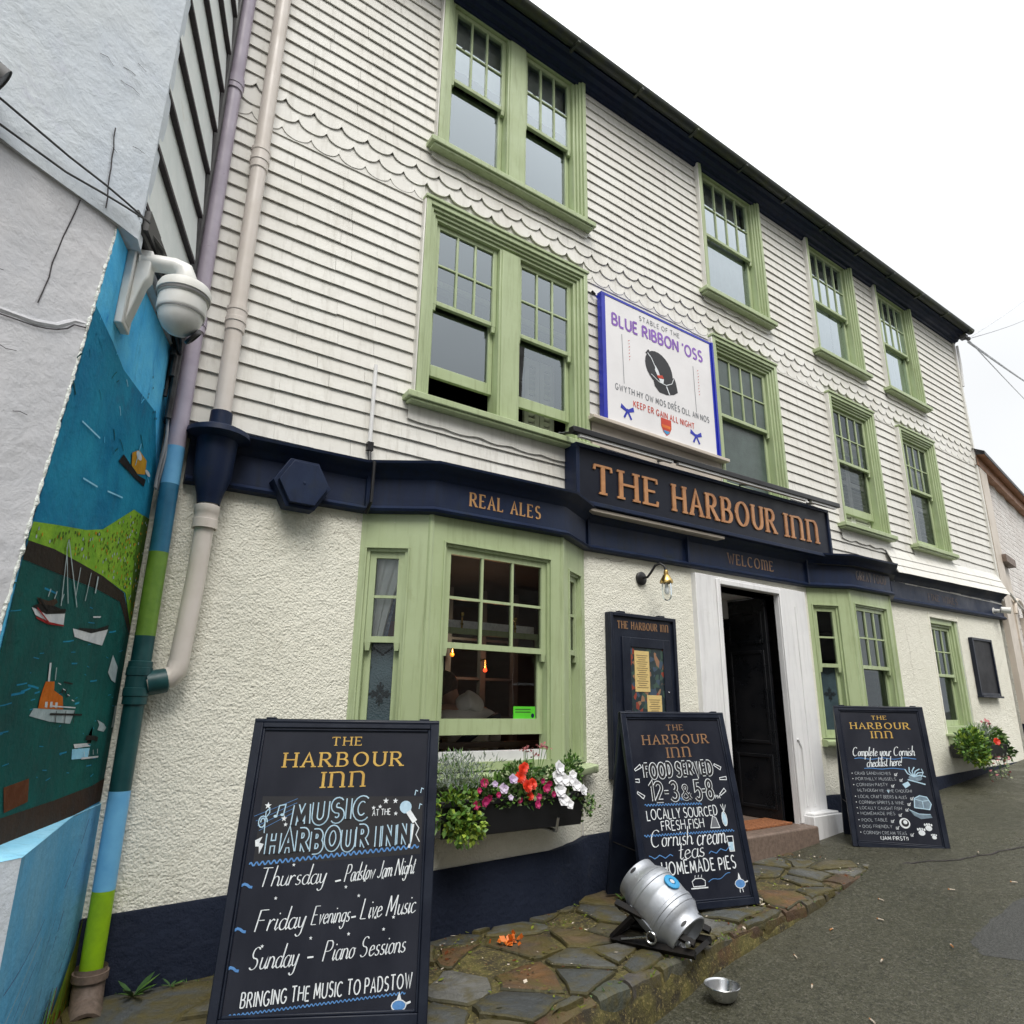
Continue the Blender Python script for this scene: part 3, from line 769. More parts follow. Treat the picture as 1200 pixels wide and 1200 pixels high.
pq = []
for i in range(len(pp)):
    a, b = pp[i], pp[(i + 1) % len(pp)]
    for t in range(9): pq.append((a[0] + (b[0] - a[0]) * t / 9 + .035 * mnoise.noise(Vector((i, t * 1.7, 1))), a[1] + (b[1] - a[1]) * t / 9 + .035 * mnoise.noise(Vector((i, t * 1.7, 5)))))
NR = 8; nq = len(pq)
pt.add([(6.2 + (a - 6.2) * r / NR, -2.6 + (b + 2.6) * r / NR, ground_z(6.2 + (a - 6.2) * r / NR, -2.6 + (b + 2.6) * r / NR) + (.006 if r < NR else .001)) for r in range(1, NR + 1) for a, b in pq],
       [(r * nq + i, r * nq + (i + 1) % nq, (r + 1) * nq + (i + 1) % nq, (r + 1) * nq + i) for r in range(NR - 1) for i in range(nq)] + [tuple(range(nq))], 0, True)
build(pt, "road_patch", 'patch', kind='structure', label="darker rough repair patch in the asphalt")

EDGE = [(6.35, -.30), (6.02, -.80), (5.5, -.90), (5.07, -.985), (4.49, -1.05), (3.96, -1.09), (3.32, -1.15), (2.89, -1.24), (2.4, -1.30), (2.0, -1.40), (1.4, -1.62), (.6, -1.9), (-.1, -2.0)]
def pavement():
    bed = MB()
    # mossy bed on a grid between the wall and the kerb edge
    def edge_y(x):
        for (a, ya), (b, yb) in zip(EDGE, EDGE[1:]):
            if b <= x <= a: return ya + (yb - ya) * (x - a) / (b - a)
        return EDGE[-1][1]
    xs = [-.1 + i * .12 for i in range(54)]
    xs = [q for q in xs if q < 6.35] + [6.34]
    NJ = 14
    V = []
    for X in xs:
        e = edge_y(X)
        for j in range(NJ + 1):
            Y = .05 + (e - .05) * j / NJ
            rim = -.02 if j == NJ else 0
            V.append((X, Y, pave_z(X) - .012 + rim + .012 * mnoise.noise(Vector((X * 3, Y * 3, 1))) + .005 * mnoise.noise(Vector((X * 11, Y * 11, 2)))))
        for k, dz in enumerate((-.07, -.14, -.34)):
            V.append((X, e - .012 - .02 * mnoise.noise(Vector((X * 4, k, 7))) - k * .014, pave_z(X) + dz))
    m = NJ + 4
    bed.add(V, [(i * m + j, i * m + j + 1, (i + 1) * m + j + 1, (i + 1) * m + j) for i in range(len(xs) - 1) for j in range(m - 1)], 0, True)
    # flagstones: Voronoi cells clipped to the pavement, each with a chamfered top of its own tilt
    rnd = random.Random(3)
    seeds = []
    X = .95
    while X < 6.15:
        for k, yy in enumerate((-.16, -.40, -.66, -.92, -1.18, -1.46)):
            if yy > edge_y(X) - .08: seeds.append((X + rnd.uniform(-.19, .19) + (.18 if k % 2 else 0), yy + rnd.uniform(-.10, .10)))
        X += .36
    def clip(poly, px, py, nx, ny):
        out = []
        for i in range(len(poly)):
            a, b = poly[i], poly[(i + 1) % len(poly)]
            da, db = (a[0] - px) * nx + (a[1] - py) * ny, (b[0] - px) * nx + (b[1] - py) * ny
            if da <= 0: out.append(a)
            if da * db < 0:
                t = da / (da - db); out.append((a[0] + (b[0] - a[0]) * t, a[1] + (b[1] - a[1]) * t))
        return out
    st, cols = MB(), []
    tints = [(.10, .108, .106), (.135, .142, .135), (.085, .092, .094), (.18, .178, .165), (.16, .11, .055), (.19, .10, .04), (.115, .12, .115), (.15, .13, .08)]
    for i, s in enumerate(seeds):
        P = [(s[0] - .5, s[1] - .4), (s[0] + .5, s[1] - .4), (s[0] + .5, s[1] + .4), (s[0] - .5, s[1] + .4)]
        for j, q in enumerate(seeds):
            if i == j: continue
            d = (q[0] - s[0], q[1] - s[1]); l = hypot(*d)
            if l > 1.1: continue
            P = clip(P, (s[0] + q[0]) / 2 - d[0] / l * .014, (s[1] + q[1]) / 2 - d[1] / l * .014, d[0] / l, d[1] / l)
            if len(P) < 3: break
        if len(P) < 3: continue
        P = clip(P, 0, -.06, 0, 1)
        for (a, ya), (b, yb) in zip(EDGE, EDGE[1:]):
            if b - .6 <= s[0] <= a + .6:
                dx, dy = b - a, yb - ya; l = hypot(dx, dy)
                P = clip(P, a, ya, -dy / l, dx / l) if (dx < 0 and (-dy / l * 0 + dx / l * -1) > 0) else P
                if len(P) < 3: break
        if len(P) < 3 or rnd.random() < .09: continue
        # roughen the outline
        Q = []
        for k in range(len(P)):
            a, b = P[k], P[(k + 1) % len(P)]
            n = max(2, int(hypot(b[0] - a[0], b[1] - a[1]) / .09))
            for t in range(n):
                u, v = a[0] + (b[0] - a[0]) * t / n, a[1] + (b[1] - a[1]) * t / n
                Q.append((u + .034 * mnoise.noise(Vector((u * 9, v * 9, i))), v + .034 * mnoise.noise(Vector((u * 9, v * 9, i + 50)))))
        tx, ty, h = rnd.uniform(-.025, .025), rnd.uniform(-.03, .02), rnd.uniform(-.004, .012)
        cx, cy = sum(q[0] for q in Q) / len(Q), sum(q[1] for q in Q) / len(Q)
        zf = lambda u, v: pave_z(u) + h + tx * (u - cx) + ty * (v - cy) + .004 * mnoise.noise(Vector((u * 6, v * 6, 9)))
        n = len(Q)
        inn = [(cx + (u - cx) * .93, cy + (v - cy) * .93) for u, v in Q]
        inn2 = [(cx + (u - cx) * .55, cy + (v - cy) * .55) for u, v in Q]
        st.add([(u, v, zf(u, v) - .045) for u, v in Q] + [(u, v, zf(u, v) - .006) for u, v in Q] + [(u, v, zf(u, v) + .001) for u, v in inn] + [(u, v, zf(u, v) + .003 + .005 * mnoise.noise(Vector((u * 13, v * 13, 3)))) for u, v in inn2],
               [(k, (k + 1) % n, (k + 1) % n + n, k + n) for k in range(n)] + [(k + n, (k + 1) % n + n, (k + 1) % n + 2 * n, k + 2 * n) for k in range(n)]
               + [(k + 2 * n, (k + 1) % n + 2 * n, (k + 1) % n + 3 * n, k + 3 * n) for k in range(n)] + [tuple(range(3 * n, 4 * n))], 0, True)
        c = rnd.choice(tints); f = rnd.uniform(.8, 1.15)
        c = tuple(q * f for q in c); mo = (.06, .052, .018)
        cols += [mo] * (2 * n) + [tuple(.8 * p_ + .2 * q_ for p_, q_ in zip(c, mo))] * n + [c]
    e = build(bed, "pavement", 'moss', kind='structure', label="raised mossy slate pavement with a rough kerb edge")
    build(st, "flagstones", 'stones', e, colors=cols)
    # kerb stones along the rough edge
    kb, kc = MB(), []
    for (a, ya), (b, yb) in zip(EDGE[1:], EDGE[2:]):
        n = max(1, round(hypot(b - a, yb - ya) / .30))
        for t in range(n):
            u0, v0 = a + (b - a) * (t + .03) / n, ya + (yb - ya) * (t + .03) / n
            u1, v1 = a + (b - a) * (t + .95) / n, ya + (yb - ya) * (t + .95) / n
            d = Vector((u1 - u0, v1 - v0)).normalized(); nn = Vector((-d.y, d.x)) * -1
            if nn.y > 0: nn = -nn
            wi = rnd.uniform(.07, .15)
            zt = pave_z(u0) + rnd.uniform(-.016, -.004)
            prof = [(-wi, -.05), (-wi + .01, .0), (-wi * .4, .004), (-.012, .0), (.004, -.012), (.010, -.06), (.0, -.10 - rnd.random() * .06)]
            N = 5
            V = []
            for k in range(N + 1):
                u, v = u0 + (u1 - u0) * k / N, v0 + (v1 - v0) * k / N
                sh = .02 * mnoise.noise(Vector((u * 5, v * 5, 3)))
                for o, z in prof: V.append((u + nn.x * (o + sh), v + nn.y * (o + sh), zt + z + .012 * mnoise.noise(Vector((u * 7, v * 7, o * 20)))))
            m2 = len(prof)
            F = [(k * m2 + j, k * m2 + j + 1, (k + 1) * m2 + j + 1, (k + 1) * m2 + j) for k in range(N) for j in range(m2 - 1)] + [tuple(range(m2)), tuple(range(N * m2 + m2 - 1, N * m2 - 1, -1))]
            kb.add(V, F, 0, True)
            kc += [tuple(q * rnd.uniform(.5, .8) for q in rnd.choice(tints[3:]))] * len(F)
    build(kb, "kerb", 'stones', e, colors=kc)
pavement()

# ------------------------------------------------------------------ the pub
ZB = lambda x: 2.665 + .013 * (x - .6)          # fascia bottom
ZT = lambda x: 2.985 + .020 * (x - .6)          # fascia top
ZP = lambda x: .49 + .026 * x                   # top of the dark plinth
XL, XR = .345, 11.86
BAY1 = [(1.58, 0.0), (1.97, -.25), (3.07, -.25), (3.50, 0.0)]
BAY2 = [(6.66, 0.0), (7.15, -.21), (8.02, -.21), (8.42, 0.0)]
PATH = [(XL, 0.0)] + BAY1 + BAY2 + [(XR, 0.0)]
pub = thing("pub_building", "three storey pub clad in white slates with sage green sash windows and navy fascia", "pub", (6.1, 0, .3))

def sweep(mb, path, prof, z0, z1, mi=None, caps=True):
    """prof: (out, share of the height between z0(x) and z1(x)); out is away from the house (-y side)"""
    N = len(path); rings = []
    for i, p in enumerate(path):
        def nrm(a, b):
            d = Vector((b[0] - a[0], b[1] - a[1])).normalized(); return Vector((d.y, -d.x))
        n1 = nrm(path[i - 1], p) if i else nrm(p, path[1])
        n2 = nrm(p, path[i + 1]) if i < N - 1 else n1
        m = (n1 + n2).normalized(); m = m / max(.5, m.dot(n1))
        rings.append([(p[0] + m.x * o, p[1] + m.y * o, z0(p[0]) + f * (z1(p[0]) - z0(p[0]))) for o, f in prof])
    k = len(prof)
    o = mb.add([v for r in rings for v in r], [], mi)
    F = [(i * k + j, (i + 1) * k + j, (i + 1) * k + j + 1, i * k + j + 1) for i in range(N - 1) for j in range(k - 1)]
    if caps: F += [tuple(range(k - 1, -1, -1)), tuple(range((N - 1) * k, N * k))]
    for f in F: mb.f.append([q + o for q in f]); mb.m.append(mb.mi if mi is None else mi); mb.sm.append(False)

def wall_holes(mb, x0, x1, z0, z1, holes, y=0.0, mi=None, reveal=0.0, rmi=None):
    xs = sorted({x0, x1, *[h[0] for h in holes], *[h[1] for h in holes]})
    zs = sorted({z0, z1, *[h[2] for h in holes], *[h[3] for h in holes]})
    for a, b in zip(xs, xs[1:]):
        for c, d in zip(zs, zs[1:]):
            mx, mz = (a + b) / 2, (c + d) / 2
            if any(h[0] < mx < h[1] and h[2] < mz < h[3] for h in holes): continue
            mb.quad((a, y, c), (b, y, c), (b, y, d), (a, y, d), mi)
    if reveal:
        for a, b, c, d in holes:
            q = rmi if rmi is not None else mi
            mb.quad((a, y, c), (a, y, d), (a, y + reveal, d), (a, y + reveal, c), q)
            mb.quad((b, y, d), (b, y, c), (b, y + reveal, c), (b, y + reveal, d), q)
            mb.quad((a, y, d), (b, y, d), (b, y + reveal, d), (a, y + reveal, d), q)
            mb.quad((b, y, c), (a, y, c), (a, y + reveal, c), (b, y + reveal, c), q)

DOOR = (5.13, 6.06, .45, 2.60)
W5 = (9.46, 10.27, 1.20, 2.66)
lower = MB()
wall_holes(lower, XL, XR - .12, -.2, 3.0, [(1.62, 3.46, -.2, 2.68), (6.70, 8.38, -.2, 2.74), DOOR, W5], 0.0, 0, .24, 1)
build(lower, "wall", ['roughcast', 'white'], pub)

# masonry under the bays, following their plan
for B in (BAY1, BAY2):
    bb = MB()
    pth = [(B[0][0] + .02, 0.03), (B[1][0] - .06, B[1][1] + .09), (B[1][0] + .10, B[1][1] + .035), (B[2][0] - .10, B[2][1] + .035), (B[2][0] + .06, B[2][1] + .09), (B[3][0] - .02, .03)]
    sweep(bb, pth, [(-.02, 0), (0, 0), (0, 1), (-.15, 1)], lambda q: -.2, lambda q: 1.045 if B is BAY1 else 1.16)
    build(bb, "bay_base", 'roughcast', pub)
pl = MB()
PP = [(XL, 0.0), (1.58, 0.0), (1.78, -.13), (2.05, -.215), (3.00, -.215), (3.28, -.13), (3.50, 0.0), (4.80, 0.0)]
sweep(pl, PP, [(0, 0), (.022, 0), (.022, .985), (.014, 1), (-.03, 1)], lambda q: -.25, ZP)
PP2 = [(6.56, 0.0), (6.66, 0.0), (6.92, -.10), (7.20, -.175), (7.98, -.175), (8.22, -.1), (8.42, 0.0), (XR - .12, 0.0)]
sweep(pl, PP2, [(0, 0), (.022, 0), (.022, .985), (.014, 1), (-.03, 1)], lambda q: -.25, lambda q: ZP(q) + (.03 if q > 9 else 0))
build(pl, "plinth", 'navy_rough', pub)

fa = MB()
PROF = [(0, 0), (.03, 0), (.058, .02), (.066, .07), (.05, .115), (.032, .15), (.032, .70), (.05, .75), (.058, .80), (.085, .86), (.12, .92), (.135, .95), (.14, 1.0), (0, 1.03)]
sweep(fa, [(.50, 0.0)] + PATH[1:], PROF, ZB, ZT)
for xx, yy in ((1.585, 0), (3.51, 0), (4.72, -.0), (6.64, 0), (8.44, 0)):           # lapped joints in the boarding
    fa.box(xx - .012, xx + .012, yy - .062, yy + .01, ZB(xx) + .02, ZT(xx) - .02)
fascia = build(fa, "fascia", 'navy', pub)
FRY = lambda yy: (lambda u, v, n: (u, yy - n, v))
def fascia_text(s_, mt, *a):
    q = MB(); text(q, s_, *a, n0=.003, **ROMAN); build(q, "fascia_lettering", mt, fascia)
fascia_text("REAL ALES", 'tan', FRY(-.282), 2.235, ZB(2.2) + .10, 2.83, ZB(2.8) + .10, .092)
fascia_text("WELCO^E", 'dullgold', FRY(-.032), 5.32, ZB(5.3) + .105, 6.04, ZB(6.0) + .105, .10)
fascia_text("GREAT FOOD", 'fadedgold', FRY(-.242), 7.28, ZB(7.2) + .12, 7.92, ZB(8) + .12, .095)
fascia_text("FINE WINES", 'fadedgold', FRY(-.032), 9.45, ZB(9.5) + .10, 10.3, ZB(10.3) + .10, .085)

# ---- sash windows
def sash_pair(fr, gl, x0, x1, z0, z1, ys, cols, rows, zm, raise_=0.0, bars_low=0, gmi=(0, 0), st=.04, bot=.07):
    def sash(a, b, c, d, y, cols, rows, brail, trail, gm, horn):
        fr.box(a, a + st, y, y + .036, c, d); fr.box(b - st, b, y, y + .036, c, d)
        fr.box(a + st, b - st, y + .001, y + .035, c, c + brail); fr.box(a + st, b - st, y + .001, y + .035, d - trail, d)
        for i in range(1, cols):
            q = a + st + (b - a - 2 * st) * i / cols
            fr.box(q - .009, q + .009, y + .003, y + .030, c + brail, d - trail)
        for i in range(1, rows):
            q = c + brail + (d - trail - c - brail) * i / rows
            fr.box(a + st, b - st, y + .006, y + .028, q - .009, q + .009)
        if horn:
            for q in (a + .001, b - st + .001):
                fr.add([(q, y, c), (q + st - .002, y, c), (q + st - .002, y + .034, c), (q, y + .034, c), (q + .006, y + .004, c - .05), (q + st - .008, y + .004, c - .05), (q + st - .008, y + .03, c - .05), (q + .006, y + .03, c - .05)],
                       [(0, 1, 5, 4), (1, 2, 6, 5), (2, 3, 7, 6), (3, 0, 4, 7), (7, 6, 5, 4)])
        gl.quad((a + st * .6, y + .018, c + brail * .6), (b - st * .6, y + .018, c + brail * .6), (b - st * .6, y + .018, d - trail * .6), (a + st * .6, y + .018, d - trail * .6), gm)
    sash(x0, x1, zm - .02, z1, ys, cols, rows, .038, .04, gmi[0], True)
    sash(x0, x1, z0 + raise_, zm + .02 + raise_, ys + .042, 1 + bars_low, 1, bot, .038, gmi[1], False)

def boxed_window(name, x0, x1, z0, z1, units, cols, zm, raises, gmi=(0, 0), gmats=None, top_trim=True, label=None):
    fr, gl = MB(), MB()
    def ring(w, ya, yb, ins):
        a, b, c, d = x0 + ins, x1 - ins, z0, z1 - ins
        fr.box(a, a + w, ya, yb, c, d); fr.box(b - w, b, ya, yb, c, d)
        fr.box(a + w, b - w, ya + .001, yb, d - w, d)
    ring(.042, -.085, -.0, 0)
    ring(.026, -.068, .02, .043)
    ring(.026, -.050, .05, .070)
    ring(.028, -.032, .10, .097)
    if top_trim:
        fr.box(x0 - .012, x1 + .012, -.098, -.02, z1 + .001, z1 + .028)
    # pale weathered side of the projecting box
    fr.box(x0 - .014, x0 - .001, -.080, -.0, z0, z1 - .01, 1)
    ox0, ox1, oz0, oz1 = x0 + .127, x1 - .127, z0 + .02, z1 - .127
    fr.box(x0 + .043, x1 - .043, -.055, .10, z0 - .02, z0 + .02)
    W = (ox1 - ox0 - .21 * (units - 1)) / units
    for k in range(units):
        a = ox0 + k * (W + .21)
        if k:
            fr.box(a - .21, a, -.040, .10, oz0, oz1)
            fr.box(a - .19, a - .02, -.050, -.0401, oz0, oz1)
        sash_pair(fr, gl, a + .002, a + W - .002, oz0, oz1, .0, cols, 2, zm, raises[k], gmi=gmi, bot=.095)
    w = build(fr, name, ['green', 'siding'], pub, bevel=.004, label=label)
    build(gl, "pane", gmats or ['glass'], w)
    sl = MB()
    sl.add([(x0 - .075, -.135, z0 - .062), (x1 + .06, -.135, z0 - .062), (x1 + .06, -.02, z0 - .062), (x0 - .075, -.02, z0 - .062),
            (x0 - .075, -.135, z0 - .012), (x1 + .06, -.135, z0 - .012), (x1 + .06, -.02, z0 - .0205), (x0 - .075, -.02, z0 - .0205)],
           [(0, 1, 5, 4), (1, 2, 6, 5), (2, 3, 7, 6), (3, 0, 4, 7), (4, 5, 6, 7), (3, 2, 1, 0)])
    sl.box(x0 - .05, x1 + .035, -.118, -.03, z0 - .085, z0 - .0625)
    build(sl, "sill", 'green', w, bevel=.006)
    return w, (ox0, ox1, oz0, oz1)

def curtain(parent, x0, x1, z0, z1, y, mt='curtain', name="curtain", folds=7, amp=.02, flare=0.0, slope=0.0):
    c = MB(); N, R = folds * 6, 8
    V = []
    for j in range(R + 1):
        t = j / R
        for i in range(N + 1):
            u = i / N
            xx = x0 + (x1 - x0) * u * (1 - flare * t * (1 - .2 * t))
            V.append((xx, y + slope * (xx - x0) + amp * sin(u * folds * 2 * pi + t * 1.2) * (.7 + .3 * t), z1 + (z0 - z1) * t))
    c.add(V, [(j * (N + 1) + i, j * (N + 1) + i + 1, (j + 1) * (N + 1) + i + 1, (j + 1) * (N + 1) + i) for j in range(R) for i in range(N)], 0, True)
    return build(c, name, mt, parent)

def shutters(parent, x0, x1, z0, z1, y):
    s = MB(); n = 2
    for k in range(n):
        a, b = x0 + (x1 - x0) * k / n + .004, x0 + (x1 - x0) * (k + 1) / n - .004
        s.box(a, a + .045, y, y + .03, z0, z1); s.box(b - .045, b, y, y + .03, z0, z1)
        for q in (z0, (z0 + z1) / 2 - .03, z1 - .06): s.box(a + .045, b - .045, y + .001, y + .029, q, q + .06)
        zz = z0 + .085
        while zz < z1 - .08:
            if abs(zz - (z0 + z1) / 2) > .06:
                s.obox(((a + b) / 2, y + .015, zz), ((b - a) / 2 - .046, 0, 0), (0, .018, -.012), (0, .003, .0045))
            zz += .052
    build(s, "shutter", 'shutter', parent)

FW = [  # name, x0, x1, units, cols
    (1.87, 3.52, 2, 3), (5.28, 6.41, 1, 4), (7.50, 8.58, 1, 4), (9.26, 10.31, 1, 4)]
TW = [(1.93, 3.54, 2, 3), (5.26, 6.40, 1, 4), (7.42, 8.56, 1, 4), (9.18, 10.29, 1, 4)]
F0, F1, T0, T1 = 3.61, 5.285, 5.865, 7.625
openings = []
for i, (a, b, u, c) in enumerate(FW):
    fro = i == 1
    w, o = boxed_window("window", a, b, F0, F1, u, c, 4.45, [(.215, .19), (0,), (.16,), (0,)][i], gmats=['frosted'] if fro else ['glass_low' if i >= 2 else 'glass'])
    openings.append((a, b, F0 - .05, F1 + .02))
    if i >= 2: shutters(w, o[0], o[1], o[2] + .02, o[3] - .35, .092)
    if i == 0: shutters(w, o[1] - .36, o[1] - .03, o[2] + .02, o[3] - .75, .21)
for i, (a, b, u, c) in enumerate(TW):
    w, o = boxed_window("window", a, b, T0, T1, u, c, 6.69, [(.05, .05), (.06,), (0,), (0,)][i], top_trim=False)
    openings.append((a, b, T0 - .05, 8))
    if i == 0:
        for xa, xb in ((o[0], o[0] + .62), (o[1] - .62, o[1])): curtain(w, xa, xb, 6.95, o[3] + .04, .11, folds=5, amp=.006, name="blind")  # pale sheets added inside to lighten the tone of the upper panes
    if i == 1: curtain(w, o[0] - .02, o[1] + .02, o[2] - .05, o[3] + .05, .13, 'curtain', folds=6, amp=.012)
    if i >= 2:
        curtain(w, o[0], o[0] + .62, o[2] - .05, o[3] + .04, .13, folds=6, amp=.012)
        curtain(w, o[1] - .22, o[1] + .02, o[2] - .05, o[3] + .04, .13, folds=3, amp=.012)

# ---- white slate hanging with a fish-scale band
def clip_row(z0, z1, xa, xb):
    iv = [(xa, xb)]
    for a, b, c, d in openings:
        if c < z1 - .004 and d > z0 + .004:
            nv = []
            for p, q in iv:
                if b <= p or a >= q: nv.append((p, q)); continue
                if a > p: nv.append((p, a))
                if b < q: nv.append((b, q))
            iv = nv
    return [(p, q) for p, q in iv if q - p > .01]
sd = MB(); rnd = random.Random(11)
def wob(x, z): return .010 * mnoise.noise(Vector((x * .55, z * 3.1, 2))) + .004 * mnoise.noise(Vector((x * 2.3, z * 5, 8)))
def hung_row(zb, h, yo=.0):
    for p, q in clip_row(zb, zb + h, XL + .005, XR):
        u = p
        while u < q - .001:
            v = min(q, u + rnd.uniform(.24, .36))
            if q - v < .09: v = q
            g = .0012 if v < q else 0
            n = 2
            g = .0008 if rnd.random() < .75 else .0022
            if v >= q: g = 0
            dy = rnd.uniform(-.0018, .0018); jz = rnd.uniform(-.0016, .0016)
            if rnd.random() < .035: jz -= .008
            bt, bo, tp = [], [], []
            for k in range(n + 1):
                xx = u + (v - g - u) * k / n
                zz = zb + wob(xx, zb) + jz
                bo.append((xx, -.035 - yo + dy, zz)); bt.append((xx, -.024 - yo, zz)); tp.append((xx, -.017, min(zz + h + .02, 7.55)))
            V = bo + tp + bt; m = n + 1
            F = [(k, k + 1, k + 1 + m, k + m) for k in range(n)] + [(k + 2 * m, k + 1 + 2 * m, k + 1, k) for k in range(n)] + [(0, m, 2 * m), (n, 2 * m + n, m + n)]
            sd.add(V, F)
            u = v
zb = 3.04
while zb < 5.17: hung_row(zb, .1115); zb += .1115
ST = zb
hung_row(ST - .004, .24, -.003)
band = [ST + .008, ST + .131, ST + .254]
for r, zr in enumerate(band):
    for p, q in clip_row(zr - .02, zr + .10, XL + .005, XR):
        wd = .205
        i0 = int((p - XL) / wd) - 1
        u = XL + i0 * wd + (wd / 2 if r % 2 else 0)
        while u < q:
            a, b = max(u, p), min(u + wd, q)
            if b - a > .012:
                N = 10; dy = rnd.uniform(-.001, .001)
                lo = []
                for k in range(N + 1):
                    xx = a + (b - a) * k / N
                    t = (xx - u) / wd * 2 - 1
                    lo.append((xx, zr + wob(xx, zr) + .072 * (1 - math.sqrt(max(0, 1 - t * t * .97)))))
                zt = zr + .165
                V = [(x_, -.0345 + dy, z_) for x_, z_ in lo] + [(x_, -.018, zt) for x_, z_ in lo] + [(x_, -.025, z_) for x_, z_ in lo]
                m = N + 1
                F = [(k, k + 1, k + 1 + m, k + m) for k in range(N)] + [(k + 2 * m, k + 1 + 2 * m, k + 1, k) for k in range(N)]
                sd.add(V, F)
            u += wd
zb = band[-1] + .128
while zb < 7.52: hung_row(zb, .1115); zb += .1115
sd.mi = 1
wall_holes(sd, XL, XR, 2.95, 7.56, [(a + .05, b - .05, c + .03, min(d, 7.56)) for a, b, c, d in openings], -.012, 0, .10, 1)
sd.mi = 0
# flashing aprons under the sills, with a wavy lower edge
for (a, b, u, c), z in [(w, F0) for w in FW] + [(w, T0) for w in TW]:
    N = 36; dp = .19 if z == F0 else .13
    lo = [(a - .03 + (b - a + .05) * k / N, z - dp - .018 * abs(sin(k / N * (b - a) * 11)) - .01 * mnoise.noise(Vector((k * .3, z, a)))) for k in range(N + 1)]
    V = [(p, -.047, q) for p, q in lo] + [(p, -.043, z - .06) for p, q in lo] + [(p, -.03, q) for p, q in lo]
    m = N + 1
    sd.add(V, [(k, k + 1, k + 1 + m, k + m) for k in range(N)] + [(k + 2 * m, k + 1 + 2 * m, k + 1, k) for k in range(N)])
# flared skirt over the fascia
sk = [(XL + .01, 0), (1.5, 0)]
for a, b in ((8.46, XR),):
    for k_, (ya, za, yb, zb_) in enumerate(((-.168, -.030, -.112, .085), (-.126, .075, -.078, .19), (-.09, .18, -.036, .30))):
        N = 12
        P_ = [(a + (b - a) * i / N) for i in range(N + 1)]
        lo = [(q, ya, ZT(q) + za + .006 * mnoise.noise(Vector((q * 2.1, k_, 3)))) for q in P_]
        m = N + 1
        sd.add(lo + [(q, yb, ZT(q) + zb_) for q in P_] + [(q, y_ + .014, z_ + .002) for q, y_, z_ in lo], [(i, i + 1, i + 1 + m, i + m) for i in range(N)] + [(i + 2 * m, i + 1 + 2 * m, i + 1, i) for i in range(N)] + [(0, m, 2 * m), (N, 2 * m + N, m + N)])
# corner trim at the far end
sd.box(XR - .02, XR + .03, -.055, .05, 3.1, 7.5)
build(sd, "slate_cladding", ['siding', 'siding_gap'], pub)

# ---- hairline cracks and chipped flakes in the roughcast
rnd = random.Random(41)
FWL = lambda u, v, n: (u, -n, v)
def hair(u, v, n, du, dv, w=.003):
    P_ = [(u, v)]
    for k in range(n): u += du + rnd.uniform(-.022, .022); v += dv + rnd.uniform(-.022, .022); P_.append((u, v))
    hc = MB(); hc.ribbon(P_, w, FWL, .004); build(hc, "wall_crack", 'siding_gap', pub)
hair(1.36, 2.64, 5, .02, -.01, .002); hair(1.40, 2.52, 4, .03, .0, .002)
hair(3.62, 2.66, 8, .05, -.006); hair(4.55, 1.9, 8, -.006, -.06); hair(8.75, 2.5, 9, .01, -.08); hair(10.6, 1.4, 8, .05, -.03)

# ---- eaves, gutter, roof, gable and back
ev = MB()
EP = [(0, 7.505), (-.05, 7.505), (-.06, 7.53), (-.10, 7.535), (-.115, 7.565), (-.16, 7.575), (-.185, 7.61), (-.225, 7.62), (-.225, 7.72), (.02, 7.74)]
k = len(EP)
ev.add([(XL - .1, y, z) for y, z in EP] + [(XR + .06, y, z) for y, z in EP], [(j, j + k, j + k + 1, j + 1) for j in range(k - 1)] + [tuple(range(k - 1, -1, -1)), tuple(range(k, 2 * k))])
build(ev, "eaves_moulding", 'navy', pub)
gt = MB()
GN = 9
GP = [(-.29 + .062 * cos(radians(180 + 180 * i / GN)), 7.655 + .062 * sin(radians(180 + 180 * i / GN))) for i in range(GN + 1)]
gt.add([(XL - .12, y, z) for y, z in GP] + [(XR + .10, y, z) for y, z in GP], [(j, j + GN + 1, j + GN + 2, j + 1) for j in range(GN)] + [tuple(range(GN, -1, -1)), tuple(range(GN + 1, 2 * GN + 2))], 0, False)
for i in range(14):
    xx = XL + .3 + i * .86
    gt.box(xx - .015, xx + .015, -.36, -.225, 7.58, 7.60)
build(gt, "gutter", 'gutter', pub)
rf = MB()
rf.add([(XL - .1, -.30, 7.72), (XR + .08, -.30, 7.72), (XR + .08, 3.4, 9.9), (XL - .1, 3.4, 9.9), (XR + .08, 7.2, 7.72), (XL - .1, 7.2, 7.72),
        (XL - .1, -.30, 7.69), (XR + .08, -.30, 7.69)], [(0, 1, 2, 3), (3, 2, 4, 5), (6, 7, 1, 0)])
roof = build(rf, "roof", 'roofslate', pub)
ch = MB(); ch.box(9.8, 10.7, 3.0, 3.8, 9.2, 11.0); ch.box(9.74, 10.76, 2.94, 3.86, 11.0, 11.12)
build(ch, "chimney", 'houseopp', roof)
bw = MB()
bw.quad((XR, .0, -.2), (XR, 7, -.2), (XR, 7, 7.6), (XR, .0, 7.6)); bw.add([(XR, 0, 7.6), (XR, 7, 7.6), (XR, 3.4, 9.8)], [(0, 1, 2)])
bw.quad((XL, 7, -.2), (XL, .0, -.2), (XL, .0, 7.6), (XL, 7, 7.6)); bw.add([(XL, 7, 7.6), (XL, 0, 7.6), (XL, 3.4, 9.8)], [(0, 1, 2)])
bw.quad((XR, 7, -.2), (XL, 7, -.2), (XL, 7, 7.6), (XR, 7, 7.6))
build(bw, "gable_wall", 'roughcast', pub)
